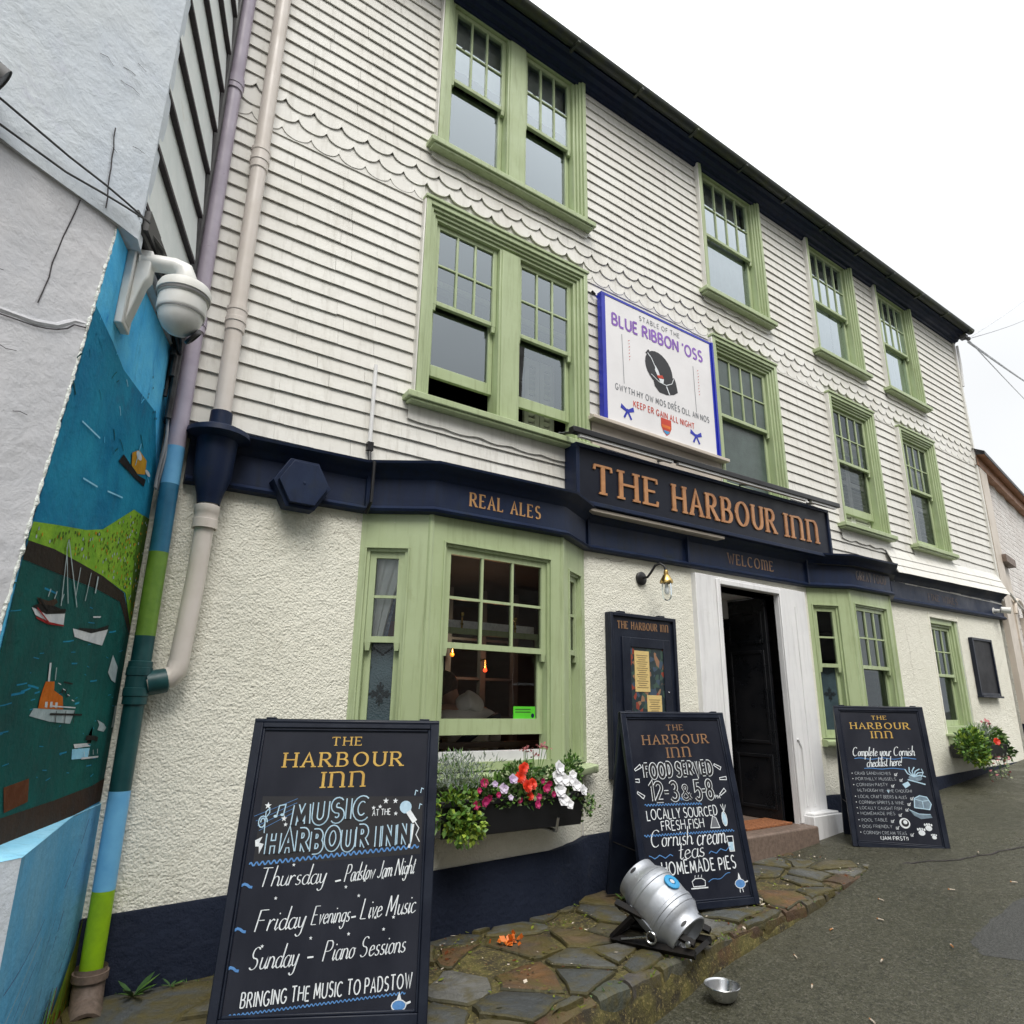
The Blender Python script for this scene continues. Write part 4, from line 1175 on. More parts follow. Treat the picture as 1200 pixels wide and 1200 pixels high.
# dim rooms behind the glass
it = MB()
def room(z0, z1, y0, y1, xa, xb, mi):
    it.quad((xa, y1, z0), (xb, y1, z0), (xb, y1, z1), (xa, y1, z1), mi)
    it.quad((xa, y0, z0), (xa, y1, z0), (xa, y1, z1), (xa, y0, z1), mi)
    it.quad((xb, y1, z0), (xb, y0, z0), (xb, y0, z1), (xb, y1, z1), mi)
    it.quad((xa, y0, z0), (xb, y0, z0), (xb, y1, z0), (xa, y1, z0), 0)
    it.quad((xa, y1, z1), (xb, y1, z1), (xb, y0, z1), (xa, y0, z1), 0)
room(.452, 2.72, .03, 3.6, XL + .06, 4.9, 1)
room(.458, 2.83, .03, 3.2, 6.35, XR - .16, 1)
room(3.02, 5.42, .16, 3.2, XL + .05, 4.4, 0); room(3.02, 5.42, .16, 2.6, 4.45, 6.9, 0); room(3.02, 5.42, .16, 2.6, 6.95, XR - .1, 1)
room(5.50, 7.58, .16, 3.2, XL + .05, 4.4, 0); room(5.50, 7.58, .16, 2.6, 4.45, 6.9, 0); room(5.50, 7.58, .16, 2.6, 6.95, XR - .1, 1)
# a panelled partition with tall glazed doors inside the bar
for xx in (2.85, 3.25, 3.65, 4.05): it.box(xx - .03, xx + .03, 1.72, 1.78, .46, 2.6, 2)
for zz in (.95, 1.35, 1.72, 2.1): it.box(2.85, 4.05, 1.735, 1.765, zz - .012, zz + .012, 2)
it.box(.5, 2.82, 1.72, 1.78, .46, 1.25, 2)
build(it, "room_lining", ['dark', 'roomwall', 'roomnavy'], pub)
# ---- bay windows
def bay(B, z0, z1, sides, label=None):
    """sides: for each of the three faces (opening from, to as metres along the face, sill z, head z, cols, meeting z, raise, low glass)"""
    fr, gl, ets = MB(), MB(), []
    for (p, q), sd_ in zip(zip(B, B[1:]), sides):
        d = Vector((q[0] - p[0], q[1] - p[1])); l = d.length; d.normalize()
        X = Matrix(((d.x, -d.y, 0, p[0]), (d.y, d.x, 0, p[1]), (0, 0, 1, 0), (0, 0, 0, 1)))
        fr.X = X; gl.X = X; et = MB(); et.X = X
        a, b, c, e, cols, zm, rs, gi = sd_
        th = .09
        fr.box(.004, a, .0, th, z0, z1); fr.box(b, l - .004, .0, th, z0, z1)
        fr.box(a, b, .001, th, e, z1); fr.box(a, b, .001, th, z0, c)
        # bead round the opening
        fr.box(a - .012, a, -.008, 0, c, e); fr.box(b, b + .012, -.008, 0, c, e); fr.box(a - .012, b + .012, -.0085, 0, e, e + .012)
        fr.box(a, a + .02, .012, .1, c, e); fr.box(b - .02, b, .012, .1, c, e); fr.box(a + .02, b - .02, .012, .1, e - .02, e)
        if rs > 0: fr.box(a + .02, b - .02, .02, .11, c + .001, c + .06, 1)
        sash_pair(fr, gl, a + .021, b - .021, c + (.06 if rs > 0 else .0), e - .021, .028, cols, 2, zm, rs, gmi=(0, gi), bot=.10 if b - a > .6 else .06)
        if gi == 1:
            mx, mz = (a + b) / 2, c + .42
            F = lambda u, v, n: (u, .086 - n, v)
            for k in range(4):
                an = k * pi / 2
                blob(et, F, mx + .026 * cos(an), mz + .026 * sin(an), .020, .012, .002 + k * .0002, rot=an)
                for sg_ in (-.5, .5): blob(et, F, mx + .044 * cos(an + sg_ * .6), mz + .044 * sin(an + sg_ * .6), .013, .007, .003 + k * .0002, rot=an + sg_)
                blob(et, F, mx + .06 * cos(an), mz + .06 * sin(an), .012, .006, .0034 + k * .0002, rot=an)
                blob(et, F, mx + .026 * cos(an + .785), mz + .026 * sin(an + .785), .006, .006, .0037)
            for k in range(-3, 4): blob(et, F, mx + k * .018, zm - .09 + .012 * abs(k), .011, .005, .002 + (k + 3) * .0002, rot=k * .4)
            for s_ in (-.065, .065): blob(et, F, mx + s_, mz + .16, .005, .005, .002)
            ets.append(et)
    for P in (B[1], B[2]):
        fr.X = Matrix.Identity(4)
        fr.tube([(P[0], P[1] + .012, z0), (P[0], P[1] + .012, z1)], .022, 8, smooth=True)
    w = build(fr, "bay_window", ['green', 'clearwhite'], pub, label=label)
    build(gl, "pane", ['glass_low', 'etched'], w)
    for et in ets: build(et, "etched_motif", 'etchmark', w)
    s = MB()
    sweep(s, B, [(-.10, 0), (.075, 0), (.085, .2), (.085, .7), (-.10, 1.0)], lambda q: z0 - .075, lambda q: z0 + .0005)
    build(s, "sill", 'green', w, bevel=.005)
    c = MB()
    c.add([(x_, y_ + .06 if y_ < 0 else y_, z1 + .01) for x_, y_ in B], [(0, 1, 2, 3)])
    c.add([(x_, y_ - .10, 3.0) for x_, y_ in B], [(0, 1, 2, 3)])
    build(c, "bay_roof", 'roofslate', w)
    return w
bay1 = bay(BAY1, 1.085, 2.72, [(.05, .315, 1.12, 2.45, 1, 1.87, 0, 1), (.105, .985, 1.135, 2.51, 3, 1.85, .10, 0), (.14, .40, 1.12, 2.47, 1, 1.87, 0, 0)])
bay2 = bay(BAY2, 1.20, 2.80, [(.06, .37, 1.22, 2.56, 1, 1.93, 0, 1), (.08, .76, 1.22, 2.60, 3, 1.93, 0, 0), (.10, .34, 1.22, 2.56, 1, 1.93, 0, 1)])
# right-hand side light of the first bay and the single sash beside the second
fr, gl = MB(), MB()
a, b, c, e = W5
fr.box(a, a + .04, .012, .20, c, e); fr.box(b - .06, b, .012, .20, c, e); fr.box(b - .10, b - .0601, .035, .20, c, e); fr.box(b - .13, b - .1001, .058, .20, c, e); fr.box(a + .04, b - .13, .02, .20, e - .07, e); fr.box(a + .04, b - .13, .05, .20, e - .10, e - .0701); fr.box(a + .04, b - .13, .01, .20, c, c + .10)
sash_pair(fr, gl, a + .041, b - .131, c + .10, e - .10, .07, 3, 2, 1.93)
w5 = build(fr, "window", 'green', pub, bevel=.004)
build(gl, "pane", 'glass_low', w5)
s = MB(); s.box(a - .02, b + .02, -.075, .074, c - .14, c - .02); s.box(a - .05, b + .05, -.10, .0745, c - .0195, c + .01)
build(s, "sill", 'green', w5, bevel=.005)
tr = MB()
tr.box(a - .035, a - .001, -.008, .012, c - .14, e + .07); tr.box(b + .001, b + .035, -.008, .012, c - .14, e + .07); tr.box(a - .001, b + .001, -.0075, .012, e + .001, e + .035)
build(tr, "window_surround", 'roughcast', w5, bevel=.004)
# curtains and the net behind the bays
for w, xa, xb, yy, z0, z1, fl_ in ((bay1, 1.66, 1.90, .02, 1.88, 2.46, .62), (bay2, 7.55, 7.92, -.06, 1.9, 2.62, .3), (w5, 9.52, 9.72, .26, 1.9, 2.6, .2), (w5, 9.92, 10.14, .26, 1.9, 2.6, .2)):
    curtain(w, xa, xb, z0, z1, yy if w is not bay1 else .06, folds=4, amp=.012, flare=fl_, slope=-.60 if w is bay1 else 0)
c = MB(); c.quad((1.84, -.035, 2.46), (1.89, -.06, 2.46), (1.81, .0, 1.86), (1.74, .04, 1.86)); c.tube([(1.62, .06, 2.49), (1.96, -.10, 2.49)], .008, 8)
build(c, "curtain_lining", 'curtainblue', bay1)

# ---- doorway
ds = MB()
zt = 2.675
ds.box(4.80, DOOR[0], -.055, .66, .20, zt); ds.box(DOOR[1], 6.54, -.055, .66, .24, zt)
ds.box(DOOR[0], DOOR[1], -.054, .66, DOOR[3], zt)
ds.box(DOOR[0] - .055, DOOR[0] - .001, -.072, -.0551, .46, DOOR[3] + .05); ds.box(DOOR[1] + .001, DOOR[1] + .055, -.072, -.0551, .46, DOOR[3] + .05); ds.box(DOOR[0] - .001, DOOR[1] + .001, -.0715, -.0551, DOOR[3] + .001, DOOR[3] + .05)
ds.box(6.13, 6.61, -.16, .02, .24, .525); ds.box(6.16, 6.58, -.14, .02, .5252, .545)
ds.box(4.74, 5.12, -.10, .02, .2, .49); ds.box(5.135, 6.0, .52, .60, 2.40, 2.5995)
door_sur = build(ds, "door_surround", 'white', pub, bevel=.006)
cd = MB(); cd.tube([(6.2, -.062, .6), (6.2, -.062, 1.12), (6.15, -.062, 1.2), (6.10, -.062, 1.2)], .009, 8); cd.tube([(6.33, -.06, .6), (6.33, -.06, 2.5)], .006, 6)
build(cd, "conduit", 'white', door_sur)
db = MB()
db.box(DOOR[0], DOOR[1], .60, .655, .46, 2.5995)
for xa, xb in ((5.18, 5.53), (5.62, 5.97)):
    for za, zb_ in ((.55, 1.05), (1.15, 2.05), (2.12, 2.38)):
        db.box(xa, xb, .586, .5999, za, za + .03); db.box(xa, xb, .586, .5999, zb_ - .03, zb_); db.box(xa, xa + .03, .5865, .5999, za + .03, zb_ - .03); db.box(xb - .03, xb, .5865, .5999, za + .03, zb_ - .03)
lf = MB(); lf.box(DOOR[1] - .048, DOOR[1] - .003, .09, .585, .462, 2.58)
for za, zb_ in ((.55, 1.05), (1.15, 2.05), (2.12, 2.45)):
    lf.box(DOOR[1] - .060, DOOR[1] - .0485, .13, .16, za, zb_); lf.box(DOOR[1] - .060, DOOR[1] - .0485, .52, .55, za, zb_); lf.box(DOOR[1] - .0595, DOOR[1] - .0485, .16, .52, za, za + .03); lf.box(DOOR[1] - .0595, DOOR[1] - .0485, .16, .52, zb_ - .03, zb_)
build(lf, "open_door_leaf", 'blackdoor', pub, bevel=.004)
dr = build(db, "door", 'blackdoor', pub, bevel=.004)
hd = MB()
for xx in (5.52, 5.64):
    hd.tube([(xx, .55, 1.2), (xx, .55, 1.75)], .009, 8)
    for zz in (1.25, 1.7): hd.tube([(xx, .55, zz), (xx, .59, zz)], .008, 8)
build(hd, "handle", 'blacksteel', dr)
stp = MB()
stp.box(4.86, 6.125, -.20, .655, .18, .455)
build(stp, "doorstep", 'granite', pub, bevel=.018, seg=3)
dm = MB()
dm.box(5.30, 5.98, -.03, .26, .4555, .475)
tagm = build(dm, "door_mat", 'mat_coir', None, (5.64, .1, .455), bevel=.004, label="orange brown coir mat on the granite doorstep", cat="door mat")

# ------------------------------------------------------------------ left building with slates and mural
P0 = Vector((.36, 0, 0)); AZ = radians(20)
MD = Vector((-sin(AZ), -cos(AZ), 0)); MN = Vector((cos(AZ), -sin(AZ), 0))
def FM(s_, z, n): return P0 + MD * s_ + MN * n + Vector((0, 0, z))
def edge_s(z): return min(1.40, 1.18 + max(0, 3.36 - z) * .135) if z < 3.36 else 1.18
PD = Vector((-sin(radians(56)), -cos(radians(56)), 0))
house = thing("plaster_house", "grey white plastered house with hung slates and a harbour mural, beside the pub", "house", (-1.6, -1.2, 0))
hw = MB()
rnd = random.Random(5)
zs = [-.3 + .2 * i for i in range(19)] + [3.42]
ss = [i / 14 for i in range(15)]
# lower mural wall and lower plaster face, sharing the leaning corner
g = []
for z in zs:
    e = edge_s(z)
    g.append([FM(t * e, z, -.002 + .006 * mnoise.noise(Vector((t * 4, z * 3, 1)))) for t in ss])
o = hw.add([v for r in g for v in r], [], 0)
def gridf(mb, o, nr, nc, mi, sm=True):
    for i in range(nr - 1):
        for j in range(nc - 1):
            mb.f.append([o + i * nc + j, o + i * nc + j + 1, o + (i + 1) * nc + j + 1, o + (i + 1) * nc + j]); mb.m.append(mi); mb.sm.append(sm)
gridf(hw, o, len(zs), len(ss), 1)
cs = [.0, .04, .1, .2, .32, .46, .62, .8, 1.05, 1.4, 2.0, 3.2]
PNn = Vector((PD.y, -PD.x, 0)) * -1
if PNn.dot(Vector((1, -1, 0))) < 0: PNn = -PNn
def FP(c_, z, n=0.0, top=False):
    e = FM(edge_s(z), z, 0) if not top else FM(1.115, z, .066)
    return e + PD * c_ + PNn * (n + .022 * mnoise.noise(Vector((c_ * 3.1, z * 2.2, 5))) * min(1, c_ * 6))
o = hw.add([FP(c_, z) for z in zs for c_ in cs], [], 0)
gridf(hw, o, len(zs), len(cs), 1)
# upper storey stands a little proud
zu = [3.40, 3.42, 3.46] + [3.6 + .3 * i for i in range(18)]
def lip(z): return .05 if z > 3.41 else 0.0
o = hw.add([FP(c_, z, 0, True) for z in zu for c_ in cs], [], 0); gridf(hw, o, len(zu), len(cs), 0)
o = hw.add([FM(1.04 * t, z, .012) for z in zu for t in ss], [], 0); gridf(hw, o, len(zu), len(ss), 0)
zr = [3.40 + .07 * k for k in range(76)]
rag = [1.03 + .026 * mnoise.noise(Vector((z * 2.3, 1, 1))) + .014 * mnoise.noise(Vector((z * 11, 2, 1))) for z in zr]
u_ = [0, .25, .5, .75, 1]
o = hw.add([FM(r_ + (1.115 - r_) * t, z, .058 + .008 * t + (.005 * mnoise.noise(Vector((t * 3, z * 5, 6))) if t < 1 else 0)) for z, r_ in zip(zr, rag) for t in u_], [], 0); gridf(hw, o, len(zr), 5, 0)
o = hw.add([FM(r_, z, n_) for z, r_ in zip(zr, rag) for n_ in (.0, .058 + .005 * mnoise.noise(Vector((0, z * 5, 6))))], [], 0); gridf(hw, o, len(zr), 2, 0, False)
hw.add([FM(.0, 3.401, 0), FM(1.18, 3.401, 0), FM(1.115, 3.401, .066), FM(1.04, 3.401, .058), FM(0, 3.401, .012)], [(0, 1, 2, 3, 4)], 1)
q_ = FP(3.2, 3.4, 0, True)
hw.add([FP(0, 3.401, 0, True), FM(1.18, 3.401, 0), FP(3.2, 3.401, 0), q_], [(0, 1, 2, 3)], 1)
far = FP(3.2, 0)
hw.quad((far.x, far.y, -.3), (-6.5, far.y, -.3), (-6.5, far.y, 8.7), (far.x, far.y, 8.7), 0)
hw.quad((-6.5, far.y, -.3), (-6.5, 6, -.3), (-6.5, 6, 8.7), (-6.5, far.y, 8.7), 0)
hw.quad((-6.5, 6, -.3), (.3, 6, -.3), (.3, 6, 8.7), (-6.5, 6, 8.7), 0)
hw.quad((.33, 6, -.3), (.33, .02, -.3), (.33, .02, 8.7), (.33, 6, 8.7), 0)
build(hw, "wall", ['plaster', 'plaster_low'], house)
hr = MB()
hr.add([(.5, -.2, 8.68), (.0, -1.35, 8.68), (far.x, far.y - .2, 8.68), (-6.7, far.y - .2, 8.68), (-6.7, 6.2, 8.68), (.5, 6.2, 8.68), (-3, 1.5, 10.6)], [(0, 1, 6), (1, 2, 6), (2, 3, 6), (3, 4, 6), (4, 5, 6), (5, 0, 6), (5, 4, 3, 2, 1, 0)])
build(hr, "roof", 'roofslate', house)
# weathered crack and small render patches
ck = MB()
FPf = lambda u, v, n: FP(u, v, n, v > 3.4)
pts = [(.165 + .003 * i + .004 * rnd.uniform(-1, 1), 3.395 - .066 * i) for i in range(9)]
ck.ribbon(pts, .005, lambda u, v, n: FP(u, v, n), .004)
ck.ribbon([(.20 - .004 * i + .004 * rnd.uniform(-1, 1), 3.80 - .047 * i) for i in range(9)], .006, lambda u, v, n: FP(u, v, n, True), .004)
ck.ribbon([(.0, 2.875), (.05, 2.86), (.07, 2.83), (.106, 2.802), (.14, 2.785), (.182, 2.77), (.25, 2.758), (.327, 2.746), (.5, 2.71), (.8, 2.70)], .006, lambda u, v, n: FP(u, v, n), .005)
for k in range(14):
    c_, z = rnd.uniform(.05, .45), rnd.uniform(2.3, 4.3)
    if abs(z - 3.4) < .1: continue
    ck.ribbon([(c_ + .03 * q + rnd.uniform(-.008, .008), z + rnd.uniform(-.012, .012)) for q in range(rnd.randint(2, 4))], .0025, lambda u, v, n: FP(u, v, n, v > 3.4), .004 + .0002 * k)
build(ck, "crack", 'tar', house)
rg = MB()
rg.tube([FP(c_, z, -.009) for c_, z in ((-.0, 2.895), (.05, 2.88), (.106, 2.822), (.182, 2.79), (.25, 2.778), (.327, 2.766), (.5, 2.73), (.8, 2.72))], [.010, .013, .014, .014, .013, .014, .014, .014], 8)
build(rg, "render_ridge", 'plaster_low', house)
# hung slates
hs = MB()
zz = 3.60; i = 0
while zz < 8.5:
    s1 = 1.09; s0 = .205
    N = 7
    def P_(s_, z, n): return FM(s_, z + .010 * mnoise.noise(Vector((s_ * 3, z, 4))), n)
    A_ = [P_(s0 + (s1 - s0) * k / N, zz, .066) for k in range(N + 1)]
    B_ = [P_(s0 + (s1 - s0) * k / N, zz + .345, .036) for k in range(N + 1)]
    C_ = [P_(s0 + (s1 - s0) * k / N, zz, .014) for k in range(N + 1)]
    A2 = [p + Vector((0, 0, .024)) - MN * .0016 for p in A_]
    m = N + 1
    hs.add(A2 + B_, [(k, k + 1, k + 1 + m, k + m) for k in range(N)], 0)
    hs.add(A_ + A2 + C_, [(k, k + 1, k + 1 + m, k + m) for k in range(N)] + [(k + 2 * m, k + 1 + 2 * m, k + 1, k) for k in range(N)], 1)  # lower edge coloured near-black as the shadow under each course
    zz += .318; i += 1
build(hs, "hung_slates", ['hung_slate', 'tar'], house)
# mural, painted on the wall between the corner and the pub
exec_layers = None
MURAL = {
 'teal': [(1.219, 2.990), (0.990, 2.963), (0.802, 2.926), (0.521, 2.944), (0.225, 2.968), (0.018, 2.664), (0.012, 2.434), (0.292, 2.392), (0.682, 2.206), (0.873, 2.156), (1.151, 2.107), (1.348, 2.069)],
 'green': [(1.348, 2.069), (1.151, 2.107), (0.873, 2.156), (0.682, 2.206), (0.300, 2.403), (0.012, 2.426), (0.012, 1.843), (0.012, 1.842), (0.196, 1.996), (0.570, 2.017), (0.857, 2.019), (1.143, 2.018), (1.357, 2.001)],
 'quay': [(1.357, 2.001), (1.143, 2.018), (0.857, 2.019), (0.570, 2.017), (0.223, 1.992), (0.012, 1.842), (0.012, 1.801), (0.265, 1.943), (0.625, 1.950), (1.101, 1.939), (1.367, 1.934)],
 'sea': [(1.367, 1.934), (1.101, 1.939), (0.625, 1.950), (0.265, 1.943), (0.012, 1.801), (0.012, 1.818), (0.012, 1.106), (0.243, 1.089), (0.727, 1.084), (1.058, 1.090)],
 'brown': [(0.012, 1.113), (0.012, 1.010), (0.436, 0.997), (1.041, 1.018), (1.071, 1.103), (0.648, 1.095), (0.190, 1.098)],
 'band2': [(1.145, 1.200), (0.947, 1.208), (0.916, 1.126), (1.102, 1.115)],
 'b1hull': [(1.228, 1.792), (1.105, 1.789), (0.924, 1.811), (0.914, 1.763), (1.054, 1.760), (1.185, 1.770)],
 'b1red': [(1.182, 1.766), (1.054, 1.760), (0.968, 1.761), (0.972, 1.755), (1.060, 1.750), (1.168, 1.759)],
 'b1deck': [(1.226, 1.796), (1.155, 1.819), (1.038, 1.821), (0.919, 1.817), (0.927, 1.806), (1.101, 1.783)],
 'b1cab': [(1.209, 1.830), (1.104, 1.831), (1.041, 1.849), (1.017, 1.838), (1.049, 1.820), (1.173, 1.811)],
 'b2hull': [(0.810, 1.760), (0.590, 1.763), (0.372, 1.799), (0.416, 1.721), (0.649, 1.725), (0.774, 1.730)],
 'b2deck': [(0.737, 1.770), (0.535, 1.785), (0.372, 1.819), (0.379, 1.798), (0.589, 1.761), (0.761, 1.761)],
 'b2cab': [(0.607, 1.833), (0.506, 1.845), (0.513, 1.837), (0.603, 1.827)],
 'b3hull': [(0.258, 1.607), (0.229, 1.692), (0.120, 1.637), (0.118, 1.563), (0.186, 1.574)],
 'b4hull': [(0.012, 1.695), (0.012, 1.773), (0.012, 1.778), (0.012, 1.661), (0.012, 1.651)],
 'lhull': [(1.060, 1.427), (1.035, 1.453), (0.606, 1.440), (0.636, 1.387), (0.863, 1.402)],
 'lcab': [(0.996, 1.452), (0.999, 1.479), (0.990, 1.516), (0.977, 1.548), (0.892, 1.550), (0.879, 1.517), (0.778, 1.494), (0.746, 1.445)],
 'ldoor': [(0.940, 1.456), (0.943, 1.475), (0.921, 1.475), (0.915, 1.454)],
 'ldoor2': [(0.891, 1.454), (0.894, 1.475), (0.872, 1.475), (0.865, 1.453)],
 'ldoor3': [(0.839, 1.452), (0.843, 1.473), (0.819, 1.472), (0.813, 1.450)],
 'lmast': [(0.960, 1.549), (0.977, 1.616), (0.960, 1.617), (0.941, 1.549)],
 'bbhull': [(0.554, 1.282), (0.325, 1.273), (0.328, 1.229), (0.537, 1.240)],
 'bbcab': [(0.550, 1.302), (0.321, 1.294), (0.338, 1.367), (0.375, 1.330), (0.370, 1.292), (0.323, 1.280), (0.525, 1.284)],
 'gb1': [(0.289, 1.393), (0.184, 1.373), (0.134, 1.353), (0.162, 1.335), (0.263, 1.347), (0.246, 1.369)],
 'gb2': [(0.050, 1.368), (0.051, 1.454), (0.021, 1.453), (0.012, 1.385), (0.012, 1.377), (0.012, 1.351), (0.052, 1.350)],
 'yb': [(0.495, 2.638), (0.402, 2.686), (0.250, 2.681), (0.237, 2.610), (0.361, 2.573), (0.473, 2.580)],
 'yh': [(0.656, 2.536), (0.607, 2.588), (0.359, 2.569), (0.208, 2.592), (0.216, 2.551), (0.388, 2.542)],
}
MLINES = {
 'mast1': [(1.043, 2.066), (0.986, 1.828)],
 'mast2': [(1.031, 2.069), (0.822, 1.844)],
 'mast3': [(1.045, 2.046), (0.922, 1.846)],
 'mast4': [(0.866, 2.000), (0.857, 1.881)],
 'mast5': [(0.737, 2.002), (0.744, 1.881)],
 'ramp': [(0.644, 2.002), (0.642, 1.929)],
 'wh1': [(1.144, 2.528), (0.935, 2.539)],
 'wh2': [(1.024, 2.333), (0.857, 2.349)],
 'wh3': [(0.731, 2.369), (0.519, 2.401)],
 'wh4': [(0.393, 2.722), (0.423, 2.597)],
 'ant': [(0.895, 1.555), (0.907, 1.602)],
 'bl1': [(0.823, 0.910), (0.768, 0.512)],
}

for k_ in ('sea', 'green', 'quay', 'teal'): MURAL[k_] = [(edge_s(q[1]) - .004, q[1]) if q[0] > (1.33 if k_ != 'teal' else 1.2) else q for q in MURAL[k_]]
MURAL['sea'][-1] = (1.394, 1.09); MURAL['brown'][3] = (1.394, 1.0); MURAL['brown'][4] = (1.394, 1.105)
mu = MB(); MM = []
def mm(n):
    if n not in MM: MM.append(n)
    return MM.index(n)
z_list = [1.0 + .1 * i for i in range(24)] + [3.395]
for za, zb_ in zip(z_list, z_list[1:]):
    mu.add([FM(.006, za, .005), FM(edge_s(za) - .004, za, .005), FM(edge_s(zb_) - .004, zb_, .005), FM(.006, zb_, .005)], [(0, 1, 2, 3)], mm('m_sky'))
lay = [('teal', 'm_teal', .009), ('green', 'm_green', .012), ('sea', 'm_sea', .0125), ('quay', 'm_quay', .015), ('brown', 'm_brown', .0155), ('band2', 'm_rust', .018),
       ('b1hull', 'm_white', .018), ('b1red', 'm_red', .020), ('b1deck', 'm_black', .0195), ('b1cab', 'm_brown', .021), ('b2hull', 'm_white', .018), ('b2deck', 'm_black', .0195), ('b2cab', 'm_white', .021),
       ('b3hull', 'm_silver', .018), ('b4hull', 'm_white', .018), ('lhull', 'm_silver', .018), ('lcab', 'm_orange', .0195), ('ldoor', 'm_white', .021), ('ldoor2', 'm_white', .021), ('ldoor3', 'm_white', .021), ('lmast', 'm_white', .021),
       ('bbhull', 'm_pale', .018), ('bbcab', 'm_white', .0195), ('gb1', 'm_silver', .018), ('gb2', 'm_silver', .018), ('yh', 'm_black', .0195), ('yb', 'm_yellow', .021)]
for nm, mt_, n in lay: poly(mu, FM, MURAL[nm], .005 + (n - .005) * .45, mm(mt_))
poly(mu, FM, [(.012, 2.43), (.13, 2.42), (.16, 2.2), (.10, 2.0), (.012, 1.85)], .0088, mm('m_greend'))
for nm in ('mast1', 'mast2', 'mast3', 'mast4', 'mast5', 'ramp', 'wh1', 'wh2', 'wh3', 'wh4', 'ant'):
    mu.ribbon(MLINES[nm], .016 if nm == 'ramp' else .007, FM, .0135 + .0002 * len(nm), mi=mm('m_silver' if nm[0] != 'w' else 'm_pale'))
for p in ((.39, 2.69, .02), (.2, 2.66, .012)): blob(mu, FM, p[0], p[1] - .03, .05, p[2], .0135, mm('m_white'))
mu.ribbon([(.88, 1.43), (.52, 1.42)], .008, FM, .0139, mi=mm('m_black'))
for t in (.82, .72, .62): mu.ribbon([(t, 1.44), (t - .01, 1.39)], .006, FM, .0141, mi=mm('m_black'))
mu.ribbon([(.42, 1.235), (.185, 1.225)], .008, FM, .0128, mi=mm('m_white'))
mu.ribbon([(.41, 1.32), (.3, 1.315), (.24, 1.305)], .02, FM, .0131, mi=mm('m_black'))
mu.ribbon([(.80, 1.55), (.70, 1.545)], .006, FM, .0131, mi=mm('m_black'))
gp = MURAL['green']
def inside(p, P):
    c_ = False
    for i in range(len(P)):
        a, b = P[i], P[i - 1]
        if (a[1] > p[1]) != (b[1] > p[1]) and p[0] < (b[0] - a[0]) * (p[1] - a[1]) / (b[1] - a[1]) + a[0]: c_ = not c_
    return c_
rr = random.Random(2)
for k in range(900):
    s_, z = rr.uniform(.02, 1.38), rr.uniform(1.85, 2.42)
    if inside((s_, z), gp) and inside((s_, z + .015), gp) and inside((s_, z - .015), gp):
        blob(mu, FM, s_, z, .0055 if s_ > .3 else .008, .0075, .0094 + .0001 * (k % 9), mm(rr.choice(['m_greend', 'm_greend', 'm_yellow', 'm_leaf', 'm_silver'])), 6)
for k in range(30):
    s_, z = rr.uniform(.1, 1.2), rr.uniform(1.15, 1.75)
    mu.ribbon([(s_, z), (s_ + rr.uniform(-.05, .05), z + .004)], .003, FM, .0092 + .0001 * (k % 5), mi=mm('m_teal'))
for k in range(8):
    blob(mu, FM, .30 + rr.uniform(-.1, .12), 3.02 + rr.uniform(-.09, .09), .006, .008, .0095, mm('m_black'), 6)
for k in range(150):                                  # loose brush marks
    s_, z = rr.uniform(.05, 1.3), rr.uniform(1.12, 3.3)
    if z < 1.9: q_ = rr.choice(['m_sea', 'm_teal', 'm_sea'])
    elif z > 2.5: q_ = 'm_teal' if z < 2.9 else 'm_sky'
    else: continue
    if q_ == 'm_teal' and z > 2.5: q_ = rr.choice(['m_teal', 'm_sky', 'm_pale'] if k % 5 == 0 else ['m_teal', 'm_sea'])
    L_ = rr.uniform(.03, .12); a_ = rr.uniform(-.5, .2) if z < 1.9 else rr.uniform(.6, 2.2)
    mu.ribbon([(s_, z), (s_ + L_ * .5 * cos(a_), z + L_ * .3 * sin(a_)), (s_ + L_ * cos(a_), z + L_ * .5 * sin(a_))], rr.uniform(.003, .008), FM, .0086 + .0001 * (k % 8), mi=mm(q_))
mu.ribbon([(1.19, 1.83), (1.1, 1.80), (.93, 1.82)], .008, FM, .0142, mi=mm('m_black')); mu.ribbon([(1.19, 1.795), (1.06, 1.755), (.92, 1.76)], .006, FM, .0143, mi=mm('m_red'))
for q_ in (1.12, 1.06, .99): mu.ribbon([(q_, 1.845), (q_ - .01, 1.875)], .007, FM, .0144, mi=mm('m_silver'))
for q_, z in ((.80, 1.515), (.765, 1.515), (.73, 1.50)): blob(mu, FM, q_, z, .008, .010, .0140, mm('m_black'), 8)
for q_ in (.86, .80, .74, .68): mu.ribbon([(q_, 1.545 - (.86 - q_) * .35), (q_ - .03, 1.54 - (.86 - q_) * .35)], .003, FM, .0146, mi=mm('m_white'))
mu.ribbon([(.90, 1.46), (.62, 1.45)], .005, FM, .0147, mi=mm('m_white'))
for q_ in (.40, .34, .28, .22): mu.ribbon([(q_, 1.262), (q_ - .012, 1.24)], .004, FM, .0135, mi=mm('m_white'))
build(mu, "mural", MM, house)
# ragged white edge where the mural meets the plaster
ee = MB()
N = 260
ep = [FM(edge_s(z) + .006 * mnoise.noise(Vector((z * 14, 0, 3))) + rr.uniform(-.003, .003), z, .001) for z in [1.0 + 2.39 * k / N for k in range(N + 1)]]
ee.tube(ep, [max(.002, .0055 + .006 * mnoise.noise(Vector((k * .31, 4, 1)))) for k in range(N + 1)], 7)
build(ee, "paint_edge", 'edgewhite', house)
